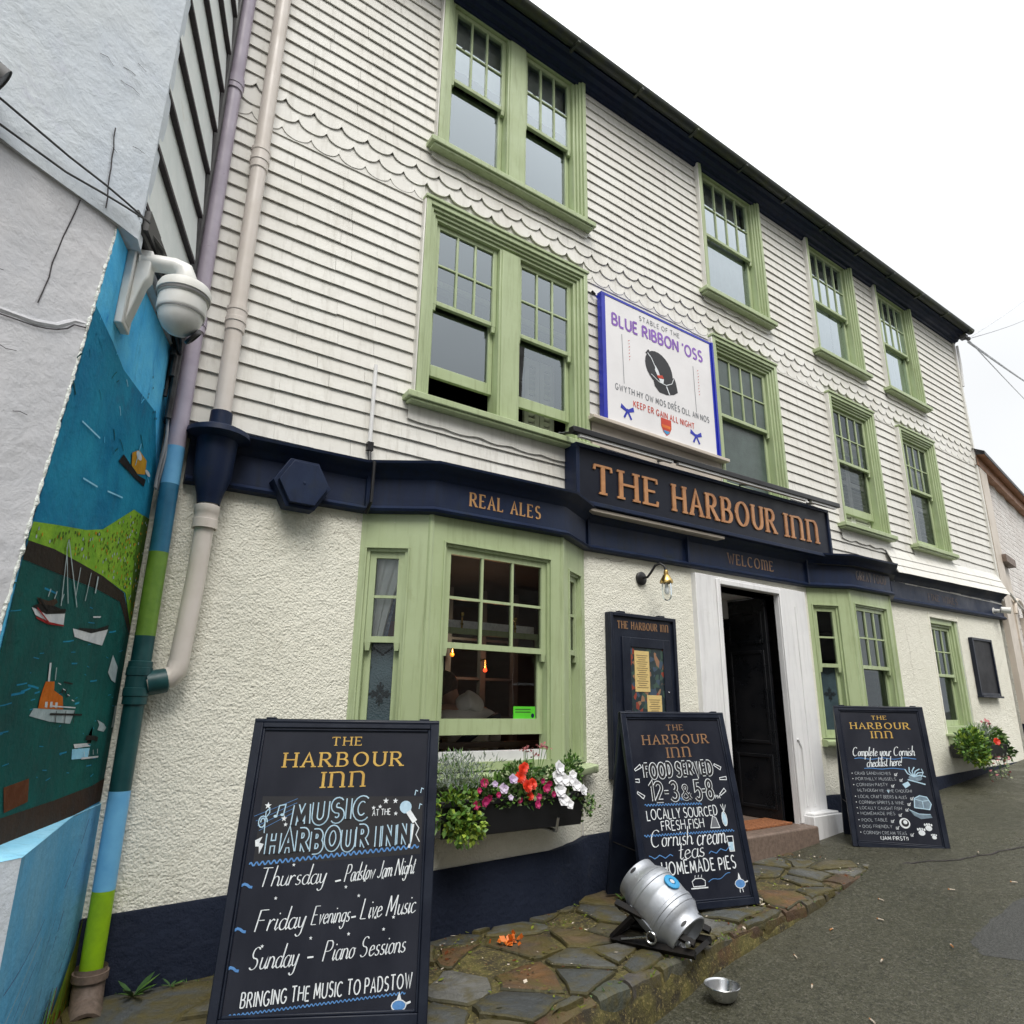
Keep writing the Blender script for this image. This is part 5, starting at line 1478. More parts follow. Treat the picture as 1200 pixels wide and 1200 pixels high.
# low painted plinth round the foot of the wall
K = Vector((.066, -1.197, 0)); K0 = FM(.38, 0, .012); K00 = FM(-.02, 0, .012); KL = K + Vector((-.81, -.59, 0)) * 3.3
lp = MB()
def V3(p, z): return (p.x, p.y, z)
nk = 10
def wavy(a, b, z0, z1, mi):
    R = []
    for j in range(7):
        z = z0 + (z1 - z0) * j / 6
        for i in range(nk + 1):
            p = a + (b - a) * (i / nk)
            R.append(V3(p + MN * .006 * mnoise.noise(Vector((p.x * 4, p.y * 4, z * 3))), z))
    o = lp.add(R, [], mi); gridf(lp, o, 7, nk + 1, mi)
wavy(K00, K0, -.3, .995, 1); wavy(K0, K, -.3, 1.0, 1); wavy(K, KL, -.3, 1.0, 0)
EL = FM(1.40, 0, 0) + PD * 3.2
lp.add([V3(K00, .995), V3(K0, .998), V3(K, 1.0), V3(KL, 1.0), V3(EL, 1.02), V3(FM(1.40, 0, .001), 1.02), V3(FM(0, 0, .001), 1.0)], [(0, 1, 6), (1, 5, 6), (1, 2, 5), (2, 3, 4, 5)], 2)
build(lp, "plinth", ['plaster', 'm_wave', 'm_pale'], house)
pm = MB(); PM = []
def pmm(n):
    if n not in PM: PM.append(n)
    return PM.index(n)
KD = (K - K0); KLn = KD.length; KD = KD.normalized(); KN = Vector((-KD.y, KD.x, 0))
if KN.dot(MN) < 0: KN = -KN
def FK(s_, z, n):
    p = (K0 + KD * s_) if s_ >= 0 else (K0 - (K00 - K0).normalized() * s_)
    return p + KN * (n + .006) + Vector((0, 0, z))
poly(pm, FK, [(-.36, .52), (-.30, .40), (-.22, .30), (-.12, .18), (.02, .02), (-.1, -.1), (-.36, -.1)], .006, pmm('m_leaf'))
for k in range(46):
    s_ = rr.uniform(-.34, .02); z0 = rr.uniform(-.05, .15); h = rr.uniform(.12, .36) * (1 - (s_ + .34) * 1.2)
    pm.ribbon([(s_, z0), (s_ - .02, z0 + h * .5), (s_ - .05, z0 + h)], rr.uniform(.005, .011), FK, .007 + .0002 * (k % 7), mi=pmm(rr.choice(['m_leaf', 'm_greend', 'm_green', 'm_yellow', 'm_rust', 'm_red', 'm_black'])))
for k, (a0, z0, a1, z1) in enumerate([(-.18, .96, .80, .05), (-.05, .62, .55, -.05), (-.22, .50, .30, .0)]):
    n = 16
    for t in range(n):
        if t % 4 == 3: continue
        q0, q1 = t / n, (t + .8) / n
        f = lambda q: (a0 + (a1 - a0) * q, z0 + (z1 - z0) * (q ** .75))
        pm.ribbon([f(q0), f(q1)], .006, FK, .007 + .0003 * k, mi=pmm('m_line'))
for k in range(4):
    z = .60 - k * .11
    pm.ribbon([(.80 - i * .06, z - .03 * sin(i * .35 + k) - .0 * i + .012 * i * (1 + k * .2)) for i in range(9)], .005, FK, .0075 + .0002 * k, mi=pmm('m_silver' if k % 2 else 'm_line'))
for k in range(14):
    s_ = .0 + k * .03
    pm.ribbon([(s_, -.05), (s_ - .012, rr.uniform(.08, .28))], .005, FK, .0082 + .0001 * (k % 4), mi=pmm(rr.choice(['m_teal', 'm_sea', 'm_line', 'm_green'])))
build(pm, "plinth_painting", PM, house)
# ------------------------------------------------------------------ drainpipes
def pipe(mb, x, y, z0, z1, r, mi, n=14, lean=0.0):
    mb.tube([(x + lean * z0, y, z0), (x + lean * (z0 + z1) / 2, y, (z0 + z1) / 2), (x + lean * z1, y, z1)], r, n, mi, cap=False)
dp = thing("painted_drainpipe", "drainpipe in the corner painted lilac, blue, green and lime to match the mural", "drainpipe", (.44, -.09, .2))
pb = MB()
bands = [(7.6, 2.84, 0), (2.84, 2.62, 1), (2.62, 2.24, 2), (2.24, 1.80, 3), (1.80, 1.06, 4), (1.06, .63, 1), (.63, .285, 5)]
for a, b, i in bands: pb.tube([(.425 + .012 * (3 - q) / 3, -.085, q) for q in (a, (a + b) / 2, b)], .048, 18, i, cap=False)
build(pb, "pipe", ['pipe_lilac', 'pipe_sky', 'pipe_teal', 'pipe_green', 'pipe_sea', 'pipe_lime'], dp)
for z, i in ((5.42, 0), (3.62, 0), (1.62, 1), (1.52, 1)):
    pc = MB(); pc.lathe([(.0485, -.06), (.057, -.058), (.057, -.02), (.061, -.018), (.061, .02), (.057, .022), (.057, .05), (.0485, .054)], 18, i, (.425 + .012 * (3 - z) / 3, -.085, z))
    build(pc, "collar", ['pipe_lilac', 'pipe_sea'], dp)
sh = MB()
sh.tube([(.437, -.085, .32), (.437, -.085, .24), (.435, -.13, .17), (.43, -.23, .135)], [.066, .066, .066, .07], 16, 0, cap=False)
sh.lathe([(.066, .0), (.075, .0), (.075, .03), (.066, .03)], 16, 0, (.437, -.085, .27))
sh.lathe([(.058, 0), (.072, 0), (.074, .02), (.058, .02), (.05, -.03)], 16, 0, (.43, -.23, .135), (-.1, -.93, -.3))
build(sh, "drain_shoe", 'granite', dp)
bp = thing("branch_pipe", "short white pipe bending from the wall into the painted drainpipe", "drainpipe", (.61, -.08, 1.6))
b = MB()
b.tube([(.632, -.10, 2.56), (.625, -.095, 2.1), (.605, -.085, 1.66)], .050, 14, 0, cap=False)
b.tube([(.605, -.085, 1.68), (.60, -.085, 1.63), (.57, -.085, 1.595), (.52, -.085, 1.575), (.47, -.085, 1.56)], [.051, .053, .055, .051, .050], 14, 0, cap=False)
b.lathe([(.0555, 0), (.066, 0), (.067, .05), (.064, .052), (.064, .085), (.067, .09), (.067, .13), (.0555, .135)], 16, 0, (.630, -.099, 2.40))
build(b, "pipe", ['pipe_cream'], bp)
b = MB(); b.lathe([(.062, -.04), (.062, .05), (.04, .062)], 16, 0, (.51, -.085, 1.572), (1, 0, .22)); b.ball((.535, -.085, 1.578), .058, 10)
build(b, "boss", 'pipe_sea', bp)
cp = thing("cream_drainpipe", "cream painted drainpipe running down the white slates from the gutter", "drainpipe", (.63, -.1, 3))
b = MB(); b.tube([(.635, -.10, 7.6), (.635, -.10, 5.2), (.632, -.10, 3.05)], .049, 18, 0, cap=False)
build(b, "pipe", 'pipe_cream', cp)
for z in (4.92, 3.72):
    b = MB(); b.lathe([(.0495, -.09), (.056, -.085), (.057, -.03), (.062, -.028), (.062, .0), (.058, .004), (.058, .045), (.062, .05), (.062, .075), (.0495, .08)], 18, 0, (.634, -.10, z))
    build(b, "collar", 'pipe_cream', cp)
b = MB()
b.lathe([(.06, .14), (.062, .05), (.12, .035), (.17, .01), (.175, -.02), (.11, -.04), (.10, -.26), (.07, -.36), (.06, -.42)], 20, 0, (.632, -.10, 2.96))
build(b, "hopper", 'navy', cp)
b = MB(); b.tube([(1.572, -.05, 3.74), (1.572, -.05, 3.1)], .014, 8); b.tube([(1.572, -.055, 3.12), (1.572, -.075, 3.02), (1.572, -.16, 2.99), (1.572, -.15, 2.72), (1.572, -.08, 2.66)], .012, 8, 1)
b.box(1.552, 1.592, -.075, -.04, 3.10, 3.16, 1)
tagc = build(b, "cable_conduit", ['clearwhite', 'plastic_black'], None, (1.57, -.05, 3.1), label="thin white conduit on the slates above the end of the bay fascia", cat="conduit")

hx = MB()
for r, y0, y1 in ((.175, -.13, -.03), (.150, -.165, -.131)):
    P = [(1.135 + r * cos(pi / 6 + k * pi / 3 + pi / 6), 2.755 + r * sin(pi / 6 + k * pi / 3 + pi / 6)) for k in range(6)]
    hx.prism(P, lambda u, v, y0=y0: (u, y0, v), lambda u, v, y1=y1: (u, y1, v))
hx.lathe([(.0, .004), (.009, .003), (.009, 0)], 10, 0, (1.135, -.165, 2.755), (0, -1, 0))
build(hx, "alarm_box", 'navy', None, (1.135, -.03, 2.755), bevel=.010, seg=3, label="navy hexagonal alarm box on the fascia left of the bay", cat="alarm box")

# ------------------------------------------------------------------ security cameras
dc = thing("dome_camera", "white dome security camera on a bracket above the mural", "security camera", tuple(FM(.97, 3.2, .012)))
b = MB()
O = FM(.97, 0, 0)
def FB(s_, z, n): return FM(.97 + s_, z, n)
b.obox(FB(0, 3.24, .022), MD * .055, (0, 0, .20), MN * .018)
P = [(.04, 3.43), (.10, 3.43), (.10, 3.30), (.085, 3.27), (.04, 3.06)]
b.prism([(n, z) for n, z in P], lambda n, z: FB(-.035, z, n), lambda n, z: FB(.035, z, n))
b.tube([FB(0, 3.385, .05), FB(0, 3.39, .12), FB(0, 3.39, .19), FB(0, 3.375, .228), FB(0, 3.33, .245), FB(0, 3.29, .245)], [.038, .038, .038, .042, .045, .045], 14)
build(b, "bracket", 'plastic_white', dc, bevel=.006)
b = MB(); C = FB(0, 0, .245) + Vector((0, 0, 3.305))
b.lathe([(r_ * .84, h_ * .84) for r_, h_ in [(.05, .0), (.09, -.005), (.125, -.02), (.135, -.045), (.135, -.075), (.128, -.08), (.128, -.095), (.122, -.10)]], 28, 0, C)
b.lathe([(r_ * .84, h_ * .84) for r_, h_ in [(.12, -.10), (.122, -.17), (.118, -.185), (.112, -.19)]], 28, 0, C)
build(b, "housing", 'plastic_white', dc)
b = MB(); b.lathe([(r_ * .84, h_ * .84) for r_, h_ in [(.131, -.078), (.131, -.094)]], 28, 0, C); b.lathe([(r_ * .84, h_ * .84) for r_, h_ in [(.1195, -.186), (.1195, -.192)]], 28, 0, C)
build(b, "gasket", 'plastic_grey', dc)
b = MB(); b.lathe([(r_ * .84, h_ * .84) for r_, h_ in [(.112, -.19), (.104, -.225), (.085, -.262), (.055, -.29), (.02, -.302), (.0, -.303)]], 28, 0, C)
ey = build(b, "eyeball", 'plastic_white', dc)
ld = Vector((.80, .10, -.59)).normalized()
b = MB(); b.lathe([(r_ * .84, h_ * .84) for r_, h_ in [(.052, .088), (.052, .104), (.044, .108), (.040, .099), (.0, .097)]], 22, 0, C + Vector((0, 0, -.195)), ld)
build(b, "lens", 'plastic_black', ey)
bc = thing("bullet_camera", "small white bullet camera under the far end of the fascia", "security camera", (11.5, -.05, 2.9))
b = MB(); b.lathe([(.05, 0), (.05, .015), (.032, .02), (.025, .10)], 16, 0, (11.5, -.02, 2.92), (0, -1, -.1)); build(b, "mount", 'plastic_white', bc)
ax = Vector((.45, -.85, -.15)).normalized()
b = MB(); b.lathe([(.0, -.06), (.03, -.06), (.045, -.05), (.047, .05), (.05, .065), (.043, .065), (.04, .055)], 18, 0, (11.53, -.17, 2.92), ax); build(b, "housing", 'plastic_white', bc)
b = MB(); b.lathe([(.042, .058), (.0, .055)], 16, 0, (11.53, -.17, 2.92), ax); build(b, "lens", 'plastic_black', bc)

# ------------------------------------------------------------------ cables
rnd = random.Random(9)
for k in range(9):
    s0 = .045 + .017 * k; n0 = .016 + .014 * (k % 2) + .007 * (k % 3)
    z1 = 7.8 - .25 * (k % 4); z0 = 2.98 + .12 * (k % 5)
    n = 26
    pts = [FM(s0 + .010 * mnoise.noise(Vector((k * 5, q * .35, 1))), z0 + (z1 - z0) * q / n, n0 + .008 * mnoise.noise(Vector((k * 3, q * .3, 2)))) for q in range(n + 1)]
    b = MB(); b.tube(pts, .011 + .004 * (k % 3), 7)
    build(b, "cable", 'cable', None, tuple(pts[0]), label="black cable in the bundle running up the corner beside the lilac drainpipe", cat="cable", group="cables bundled in the corner")
for k in range(3):
    pts = [FM(.06 + .03 * k + .012 * sin(q * 1.1 + k), 3.12 - .06 * q, .045 + .01 * cos(q * .9 + k)) for q in range(10)]
    b = MB(); b.tube(pts, .008, 7)
    build(b, "loose_cable", 'cablegrey', None, tuple(pts[0]), label="grey cable dangling in the corner below the dome camera", cat="cable", group="grey cables dangling under the camera")
kb = MB()
rnd = random.Random(21)
for k in range(26):
    a = FM(1.14 - .008 * k, 3.52 - .012 * (k % 4), .05); c = FM(.70 + rnd.uniform(-.1, .1), 3.50 + rnd.uniform(-.06, .06), .07); d = FM(.16, 3.46 + rnd.uniform(-.1, .12), .06)
    m1 = (a + c) / 2 + MN * rnd.uniform(.0, .05) + Vector((0, 0, rnd.uniform(-.05, .03)))
    m2 = (c + d) / 2 + MN * rnd.uniform(.0, .05) + Vector((0, 0, rnd.uniform(-.06, .02)))
    kb.tube([a, m1, c, m2, d], rnd.uniform(.008, .016), 7)
kb.obox(FM(1.0, 3.52, .055), MD * .09, (0, 0, .05), MN * .035)
build(kb, "cable_tangle", 'cable', None, tuple(FM(.9, 3.5, .02)), label="tangle of black cables under the lowest hung slates", cat="cables")
for k, (dz, lab) in enumerate(((.0, "upper thin black cable slung across the grey plaster to the corner"), (-.09, "lower thin black cable slung across the grey plaster to the corner"))):
    pts = [FP(c_, 3.49 + dz * min(1, c_ * 2.2) + .05 * c_ * (1 if k == 0 else .8), .030, True) for c_ in (-.02, .1, .2, .35, .6, 1.0, 1.8)]
    b = MB(); b.tube(pts, .0045, 7)
    build(b, "wall_cable", 'cable', None, tuple(pts[0]), label=lab, cat="cable")
vent = thing("overflow_pipe", "stub of grey waste pipe sticking out of the upper plaster wall", "waste pipe", tuple(FP(.70, 3.55, 0, True)))
b = MB(); q0 = FP(.80, 3.60, .02, True); q1 = FP(.645, 3.535, .085, True)
b.tube([q0, q1], .05, 18, 0, cap=False); b.tube([q1 - (q1 - q0) * .03, q1 - (q1 - q0) * .05], .046, 18, 1)
build(b, "pipe", ['plastic_grey', 'plastic_black'], vent)
WD = [((.8626, .2096, .4605), "highest overhead wire running from the gutter end across the sky", .0), ((.8715, .216, .4402), "second overhead wire from the gutter end, just under the highest", .0), ((.8964, .2351, .3757), "thick pale overhead wire sloping down from the gutter end", .0), ((.9028, .2405, .3565), "lowest overhead wire sloping down from the gutter end", .0)]
for k, (d, lab, _) in enumerate(WD):
    a = Vector((XR + .02, -.22 - .02 * k, 7.50 - .06 * (k > 1)))
    e = Vector((0, -4, 1.5)) + Vector(d) * (22 + 2 * k)
    f = e + (e - a) * .8
    n = 14
    pts = [a + (f - a) * q / n + Vector((0, 0, -.35 * (q / n) * (1 - q / n) * (1.0 if k < 2 else .5))) for q in range(n + 1)]
    b = MB(); b.tube(pts, (.008, .008, .022, .010)[k], 6)
    build(b, "overhead_wire", 'wirepale' if k != 1 else 'cablegrey', None, tuple(a), label=lab, cat="wire")
br = MB(); br.obox((XR + .03, -.20, 7.56), (.05, 0, 0), (0, .05, 0), (0, 0, .03)); br.ball((XR + .07, -.25, 7.52), .035, 8); br.tube([(XR + .03, -.08, 7.45), (XR + .06, -.07, 7.1), (XR + .03, -.06, 6.7)], .02, 8, 1)
build(br, "wire_anchor", ['plastic_grey', 'clearwhite'], None, (XR + .03, -.2, 7.5), label="wire anchor and white loop of pipe at the gutter end", cat="bracket")

# ------------------------------------------------------------------ far building
fb = thing("whitewashed_cottage", "lower whitewashed stone building adjoining the far end of the pub", "building", (14, .4, .8))
FD = Vector((sin(radians(81)), cos(radians(81)), 0)); FN = Vector((FD.y, -FD.x, 0))
F0_ = Vector((11.86, .03, 0))
def FF(s_, z, n): return F0_ + FD * s_ + FN * n + Vector((0, 0, z))
b = MB()
rnd = random.Random(17)
o = []
zs2 = [-.2 + .22 * i for i in range(27)]
ss2 = [.0 + .25 * i for i in range(40)]
o = b.add([FF(s_, z, .03 * mnoise.noise(Vector((s_ * 2.3, z * 3.3, 3))) + .015 * mnoise.noise(Vector((s_ * 6, z * 9, 3)))) for z in zs2 for s_ in ss2], [], 0)
gridf(b, o, len(zs2), len(ss2), 0)
e_ = FF(ss2[-1], 0, 0)
b.quad((e_.x, e_.y, -.2), (e_.x, 7, -.2), (e_.x, 7, 5.5), (e_.x, e_.y, 5.5), 0)
b.quad((e_.x, 7, -.2), (11.9, 7, -.2), (11.9, 7, 5.5), (e_.x, 7, 5.5), 0)
build(b, "wall", 'brick_white', fb)
b = MB()
T = lambda s_, z, n: FF(s_, z, n)
b.add([T(-.05, 5.50, .22), T(9.9, 5.50, .22), T(9.9, 7.4, -3.2), T(-.05, 7.4, -3.2), T(-.05, 5.44, .22), T(9.9, 5.44, .22)], [(0, 1, 2, 3), (4, 5, 1, 0)])
build(b, "roof", 'roofslate', fb)
b = MB()
b.add([T(-.05, 5.30, .10), T(9.9, 5.30, .10), T(9.9, 5.46, .10), T(-.05, 5.46, .10), T(9.9, 5.44, .21), T(-.05, 5.44, .21), T(-.05, 5.30, .0), T(9.9, 5.30, .0)], [(0, 1, 2, 3), (3, 2, 4, 5), (6, 7, 1, 0)])
build(b, "eaves_board", 'terracotta', fb)
b = MB()
def fbx(s0, s1, z0, z1, n0, n1, mi=0): b.obox(T((s0 + s1) / 2, (z0 + z1) / 2, (n0 + n1) / 2), FD * (s1 - s0) / 2, (0, 0, (z1 - z0) / 2), FN * (n1 - n0) / 2, mi)
fbx(.03, .52, -.2, 5.28, .0, .10); fbx(.45, 1.15, 3.78, 3.90, .0, .16, 1); fbx(.52, 1.1, 2.6, 3.77, .0, .055); fbx(1.3, 3.4, 1.72, 1.80, .03, .14, 1)
N = 10
arch = [T(1.25 + .38 * cos(pi * k / N), 3.0 + .26 * sin(pi * k / N), .075) for k in range(N + 1)]
b.tube(arch, .03, 8, 0)
for k, s_ in enumerate((.87, 1.63)): fbx(s_ - .03, s_ + .03, 1.3, 3.0, .0, .075)
build(b, "quoin_trim", ['beige', 'granite'], fb)
b = MB(); fbx(.0, 9.6, -.2, 1.32, .028, .062)
build(b, "plinth", 'navy_rough', fb)
b = MB(); b.tube([T(.55, 3.3, .09), T(1.0, 3.2, .09), T(1.9, 3.05, .09), T(1.95, 2.9, .09), T(1.95, 1.9, .09)], .02, 8)
build(b, "waste_pipe", 'plastic_white', fb)
for s0 in (3.2, 6.2):
    b = MB(); fbx(s0, s0 + 1.0, 1.85, 2.85, .02, .06); w = build(b, "window", 'plastic_black', fb)
    b = MB(); fbx(s0 + .06, s0 + .94, 1.92, 2.78, .061, .066); build(b, "pane", 'frosted', w)

# ------------------------------------------------------------------ house across the street (seen only as a reflection in the panes)
ob = thing("stone_house", "grey stone house on the opposite side of the street", "house", (5, -9.2, 0))
b = MB()
hl = [(x_, x_ + 1.0, z_, z_ + 1.35) for x_ in (.2, 3.0, 5.8, 8.6, 11.4) for z_ in (1.2, 4.0, 6.6)]
wall_holes(b, -2.5, 14, -.6, 8.6, hl, -8.6, 0, -.18, 0)
b.quad((-2.5, -8.6, -.6), (-2.5, -14, -.6), (-2.5, -14, 8.6), (-2.5, -8.6, 8.6)); b.quad((14, -8.6, -.6), (14, -14, -.6), (14, -14, 8.6), (14, -8.6, 8.6)); b.quad((-2.5, -14, -.6), (14, -14, -.6), (14, -14, 8.6), (-2.5, -14, 8.6))
build(b, "wall", 'houseopp', ob)
b = MB(); b.add([(-2.7, -8.35, 8.55), (14.2, -8.35, 8.55), (14.2, -11.3, 10.7), (-2.7, -11.3, 10.7), (-2.7, -14.2, 8.55), (14.2, -14.2, 8.55)], [(0, 1, 2, 3), (3, 2, 5, 4)])
rr2 = build(b, "roof", 'roofslate', ob)
b = MB(); b.box(2, 2.9, -11.6, -11.0, 10, 12.4); b.box(10, 10.9, -11.6, -11.0, 10, 12.4); b.box(-1.5, -.8, -11.6, -11.0, 10, 12); build(b, "chimney", 'houseopp', rr2)
for q in hl:
    b = MB(); b.box(q[0], q[1], -8.74, -8.70, q[2], q[3]); b.box(q[0], q[0] + .06, -8.699, -8.66, q[2], q[3]); b.box(q[1] - .06, q[1], -8.699, -8.66, q[2], q[3]); b.box(q[0] + .06, q[1] - .06, -8.699, -8.661, (q[2] + q[3]) / 2 - .03, (q[2] + q[3]) / 2 + .03)
    w = build(b, "window", 'white', ob)
    b = MB(); b.quad((q[0] + .07, -8.695, q[2] + .03), (q[1] - .07, -8.695, q[2] + .03), (q[1] - .07, -8.695, q[3] - .03), (q[0] + .07, -8.695, q[3] - .03)); build(b, "pane", 'dark', w)
# ------------------------------------------------------------------ signs on the front
ms = thing("pub_name_sign", "long navy name board with copper letters reading The Harbour Inn", "sign", (5.1, -.05, 3.3))
SX0, SX1 = 3.27, 6.96
sz0 = lambda x: 3.03 + .012 * (x - SX0); sz1 = lambda x: 3.545 + .022 * (x - SX0)
def sbar(mb, xa, xb, za, zb_, ya, yb, mi=0):
    """bar that follows the slope of the sign: za, zb_ are functions of x"""
    mb.add([(xa, ya, za(xa)), (xb, ya, za(xb)), (xb, yb, za(xb)), (xa, yb, za(xa)), (xa, ya, zb_(xa)), (xb, ya, zb_(xb)), (xb, yb, zb_(xb)), (xa, yb, zb_(xa))],
           [(0, 1, 5, 4), (1, 2, 6, 5), (2, 3, 7, 6), (3, 0, 4, 7), (4, 5, 6, 7), (3, 2, 1, 0)], mi)
b = MB()
sbar(b, SX0 + .02, SX1 - .02, lambda x: sz0(x) + .02, lambda x: sz1(x) - .02, -.172, -.045)
b2 = MB()
sbar(b2, SX0, SX1, sz0, lambda x: sz0(x) + .035, -.19, -.04); sbar(b2, SX0, SX1, lambda x: sz1(x) - .035, sz1, -.19, -.04)
sbar(b2, SX0, SX0 + .035, lambda x: sz0(x) + .0352, lambda x: sz1(x) - .0352, -.19, -.04); sbar(b2, SX1 - .035, SX1, lambda x: sz0(x) + .0352, lambda x: sz1(x) - .0352, -.19, -.04)
build(b, "board", 'signboard', ms)
build(b2, "frame", 'navy', ms, bevel=.004)
FS = lambda u, v, n: (u, -.172 - n, v)
for wd, a in (("THE", (3.475, 3.155, 4.20, 3.170)), ("HARBOUR", (4.42, 3.172, 5.93, 3.20)), ("I~~", (6.13, 3.20, 6.70, 3.212))):
    b = MB()
    text(b, wd, FS, *a, .235, n0=.0, depth=.012, **ROMAN)
    if wd == "HARBOUR": blob(b, FS, 5.30, 3.31, .022, .022, .014)
    build(b, "lettering", 'copper', ms)
lb = thing("sign_light", "long black trough light with a pale tube above the pub name board", "light fitting", (5.05, -.25, 3.6))
b = MB()
lz = lambda x: 3.575 + .018 * (x - 3.2)
sbar(b, 3.16, 7.04, lz, lambda x: lz(x) + .05, -.29, -.225)
for xx in (3.22, 4.35, 5.6, 6.8): b.tube([(xx, -.25, lz(xx) + .02), (xx, -.04, lz(xx) + .07)], .014, 8)
build(b, "housing", 'plastic_black', lb, bevel=.006)
b = MB()
for xa, xb in ((3.24, 4.33), (4.40, 6.42), (6.50, 6.98)): sbar(b, xa, xb, lambda x: lz(x) - .022, lambda x: lz(x) - .0005, -.275, -.24)
build(b, "tube", 'clearwhite', lb)
ul = MB(); sbar(ul, 3.44, 5.12, lambda x: 2.995 + .012 * (x - 3.4), lambda x: 3.022 + .012 * (x - 3.4), -.165, -.05); 
build(ul, "sign_batten", 'beige', None, (4.3, -.1, 3.0), bevel=.004, label="pale wooden batten under the left half of the pub name board", cat="batten")

bs = thing("blue_ribbon_sign", "white painted sign with royal blue edges and purple heading", "sign", (4.4, -.1, 4.5))
b = MB(); b.box(3.665, 5.175, -.125, -.075, 3.885, 5.115); build(b, "panel", 'sign_white', bs)
b = MB()
b.box(3.645, 3.664, -.128, -.072, 3.88, 5.14); b.box(5.176, 5.20, -.14, -.04, 3.88, 5.14); b.box(3.664, 5.176, -.1285, -.04, 5.1152, 5.14)
b.box(3.6645, 3.69, -.1275, -.1252, 3.886, 5.114); b.box(5.15, 5.1755, -.1275, -.1252, 3.886, 5.114)
build(b, "blue_edge", 'blue_paint', bs)
FB_ = lambda u, v, n: (u, -.125 - n, v)
b = MB(); b.mi = 0
text(b, "BLUE RIBBON 'OSS", FB_, 3.775, 4.845, 5.02, 4.865, .115, w=.20, track=.30)
b.mi = 1
text(b, "STABLE OF THE", FB_, 4.13, 5.015, 4.69, 5.02, .048, w=.13, track=.42)
text(b, "GWYTH HY OW MOS DRES OLL AN NOS", FB_, 3.79, 4.195, 5.06, 4.205, .058, w=.14, track=.42)
b.mi = 2
text(b, "KEEP ER GAIN ALL NIGHT", FB_, 4.01, 4.085, 4.83, 4.075, .058, w=.15, track=.36)
for u, v0, ln in ((3.90, 4.28, .50), (4.88, 4.27, .50)):
    b.ribbon([(u, v0), (u - .01, v0 + ln)], .006, FB_, .002, mi=1)
for uu, v0, v1 in ((3.975, 4.54, 4.76), (4.935, 4.47, 4.74)):       # red dashes standing in for small lettering beside the thin uprights
    k = v0
    while k < v1: b.ribbon([(uu + .004 * sin(k * 90), k), (uu + .012 + .004 * cos(k * 70), k + .014)], .006, FB_, .002, mi=2); k += .033
for u, v, s_ in ((3.93, 4.02, 1), (4.85, 4.01, 1)):                  # ribbon bows
    for sx in (-1, 1):
        poly(b, FB_, [(u, v + .01), (u + sx * .075, v + .055), (u + sx * .085, v + .01), (u + sx * .015, v - .012)], .002 + (.0002 if sx > 0 else 0), 3)
        b.ribbon([(u, v), (u + sx * .045, v - .075)], .022, FB_, .0026 + (.0002 if sx > 0 else 0), mi=3)
    blob(b, FB_, u, v, .018, .02, .0035, 3)
poly(b, FB_, [(4.36, 4.075), (4.50, 4.075), (4.50, 3.99), (4.47, 3.935), (4.43, 3.905), (4.39, 3.935), (4.36, 3.99)], .002, 2)
poly(b, FB_, [(4.37, 4.01), (4.49, 4.01), (4.485, 3.98), (4.375, 3.98)], .003, 5); poly(b, FB_, [(4.385, 3.955), (4.475, 3.955), (4.455, 3.93), (4.43, 3.918), (4.405, 3.93)], .003, 6)
# black hooped horse figure with a small red and white mask
poly(b, FB_, [(4.28, 4.46), (4.30, 4.38), (4.36, 4.33), (4.46, 4.33), (4.56, 4.36), (4.62, 4.40), (4.60, 4.50), (4.58, 4.54), (4.30, 4.52)], .002, 4)
blob(b, FB_, 4.37, 4.575, .195, .165, .0026, 4, 24, rot=-.6)
b.ribbon([(4.26, 4.49), (4.36, 4.44), (4.46, 4.43), (4.54, 4.47), (4.57, 4.53)], .007, FB_, .0032, mi=7)
poly(b, FB_, [(4.32, 4.60), (4.36, 4.55), (4.38, 4.50), (4.35, 4.49), (4.31, 4.55)], .0034, 7)
poly(b, FB_, [(4.335, 4.50), (4.41, 4.52), (4.43, 4.49), (4.35, 4.475)], .0038, 2); poly(b, FB_, [(4.36, 4.475), (4.43, 4.485), (4.42, 4.44), (4.38, 4.43)], .0038, 7)
b.ribbon([(4.22, 4.70), (4.27, 4.66), (4.33, 4.56)], .010, FB_, .0042, mi=7); poly(b, FB_, [(4.19, 4.69), (4.23, 4.74), (4.25, 4.73), (4.22, 4.69)], .0036, 4)
b.ribbon([(4.50, 4.34), (4.46, 4.42)], .014, FB_, .0036, mi=7)
b.ribbon([(4.56, 4.255), (4.58, 4.30)], .008, FB_, .002, mi=1)
build(b, "lettering_and_emblem", ['purple', 'signgrey', 'signred', 'blue_paint', 'plastic_black', 'petal_orange', 'bluering', 'chalk'], bs)
b = MB()
b.add([(3.50, -.155, 3.835), (5.31, -.155, 3.835), (5.31, -.035, 3.835), (3.50, -.035, 3.835), (3.50, -.155, 3.868), (5.31, -.155, 3.868), (5.31, -.035, 3.88), (3.50, -.035, 3.88)],
      [(0, 1, 5, 4), (1, 2, 6, 5), (2, 3, 7, 6), (3, 0, 4, 7), (4, 5, 6, 7), (3, 2, 1, 0)])
b.box(3.55, 5.26, -.075, -.035, 3.62, 3.8345)
build(b, "sign_ledge", 'beige', None, (4.4, -.05, 3.7), bevel=.005, label="beige wooden ledge under the white blue edged sign", cat="ledge")
fx = MB()
for z in (4.05, 4.35, 4.65, 4.95): fx.ball((5.215, -.10, z), .012, 6); 
fx.tube([(3.63, -.06, 5.13), (3.60, -.05, 5.16)], .012, 6)
build(fx, "fixing", 'blacksteel', bs)

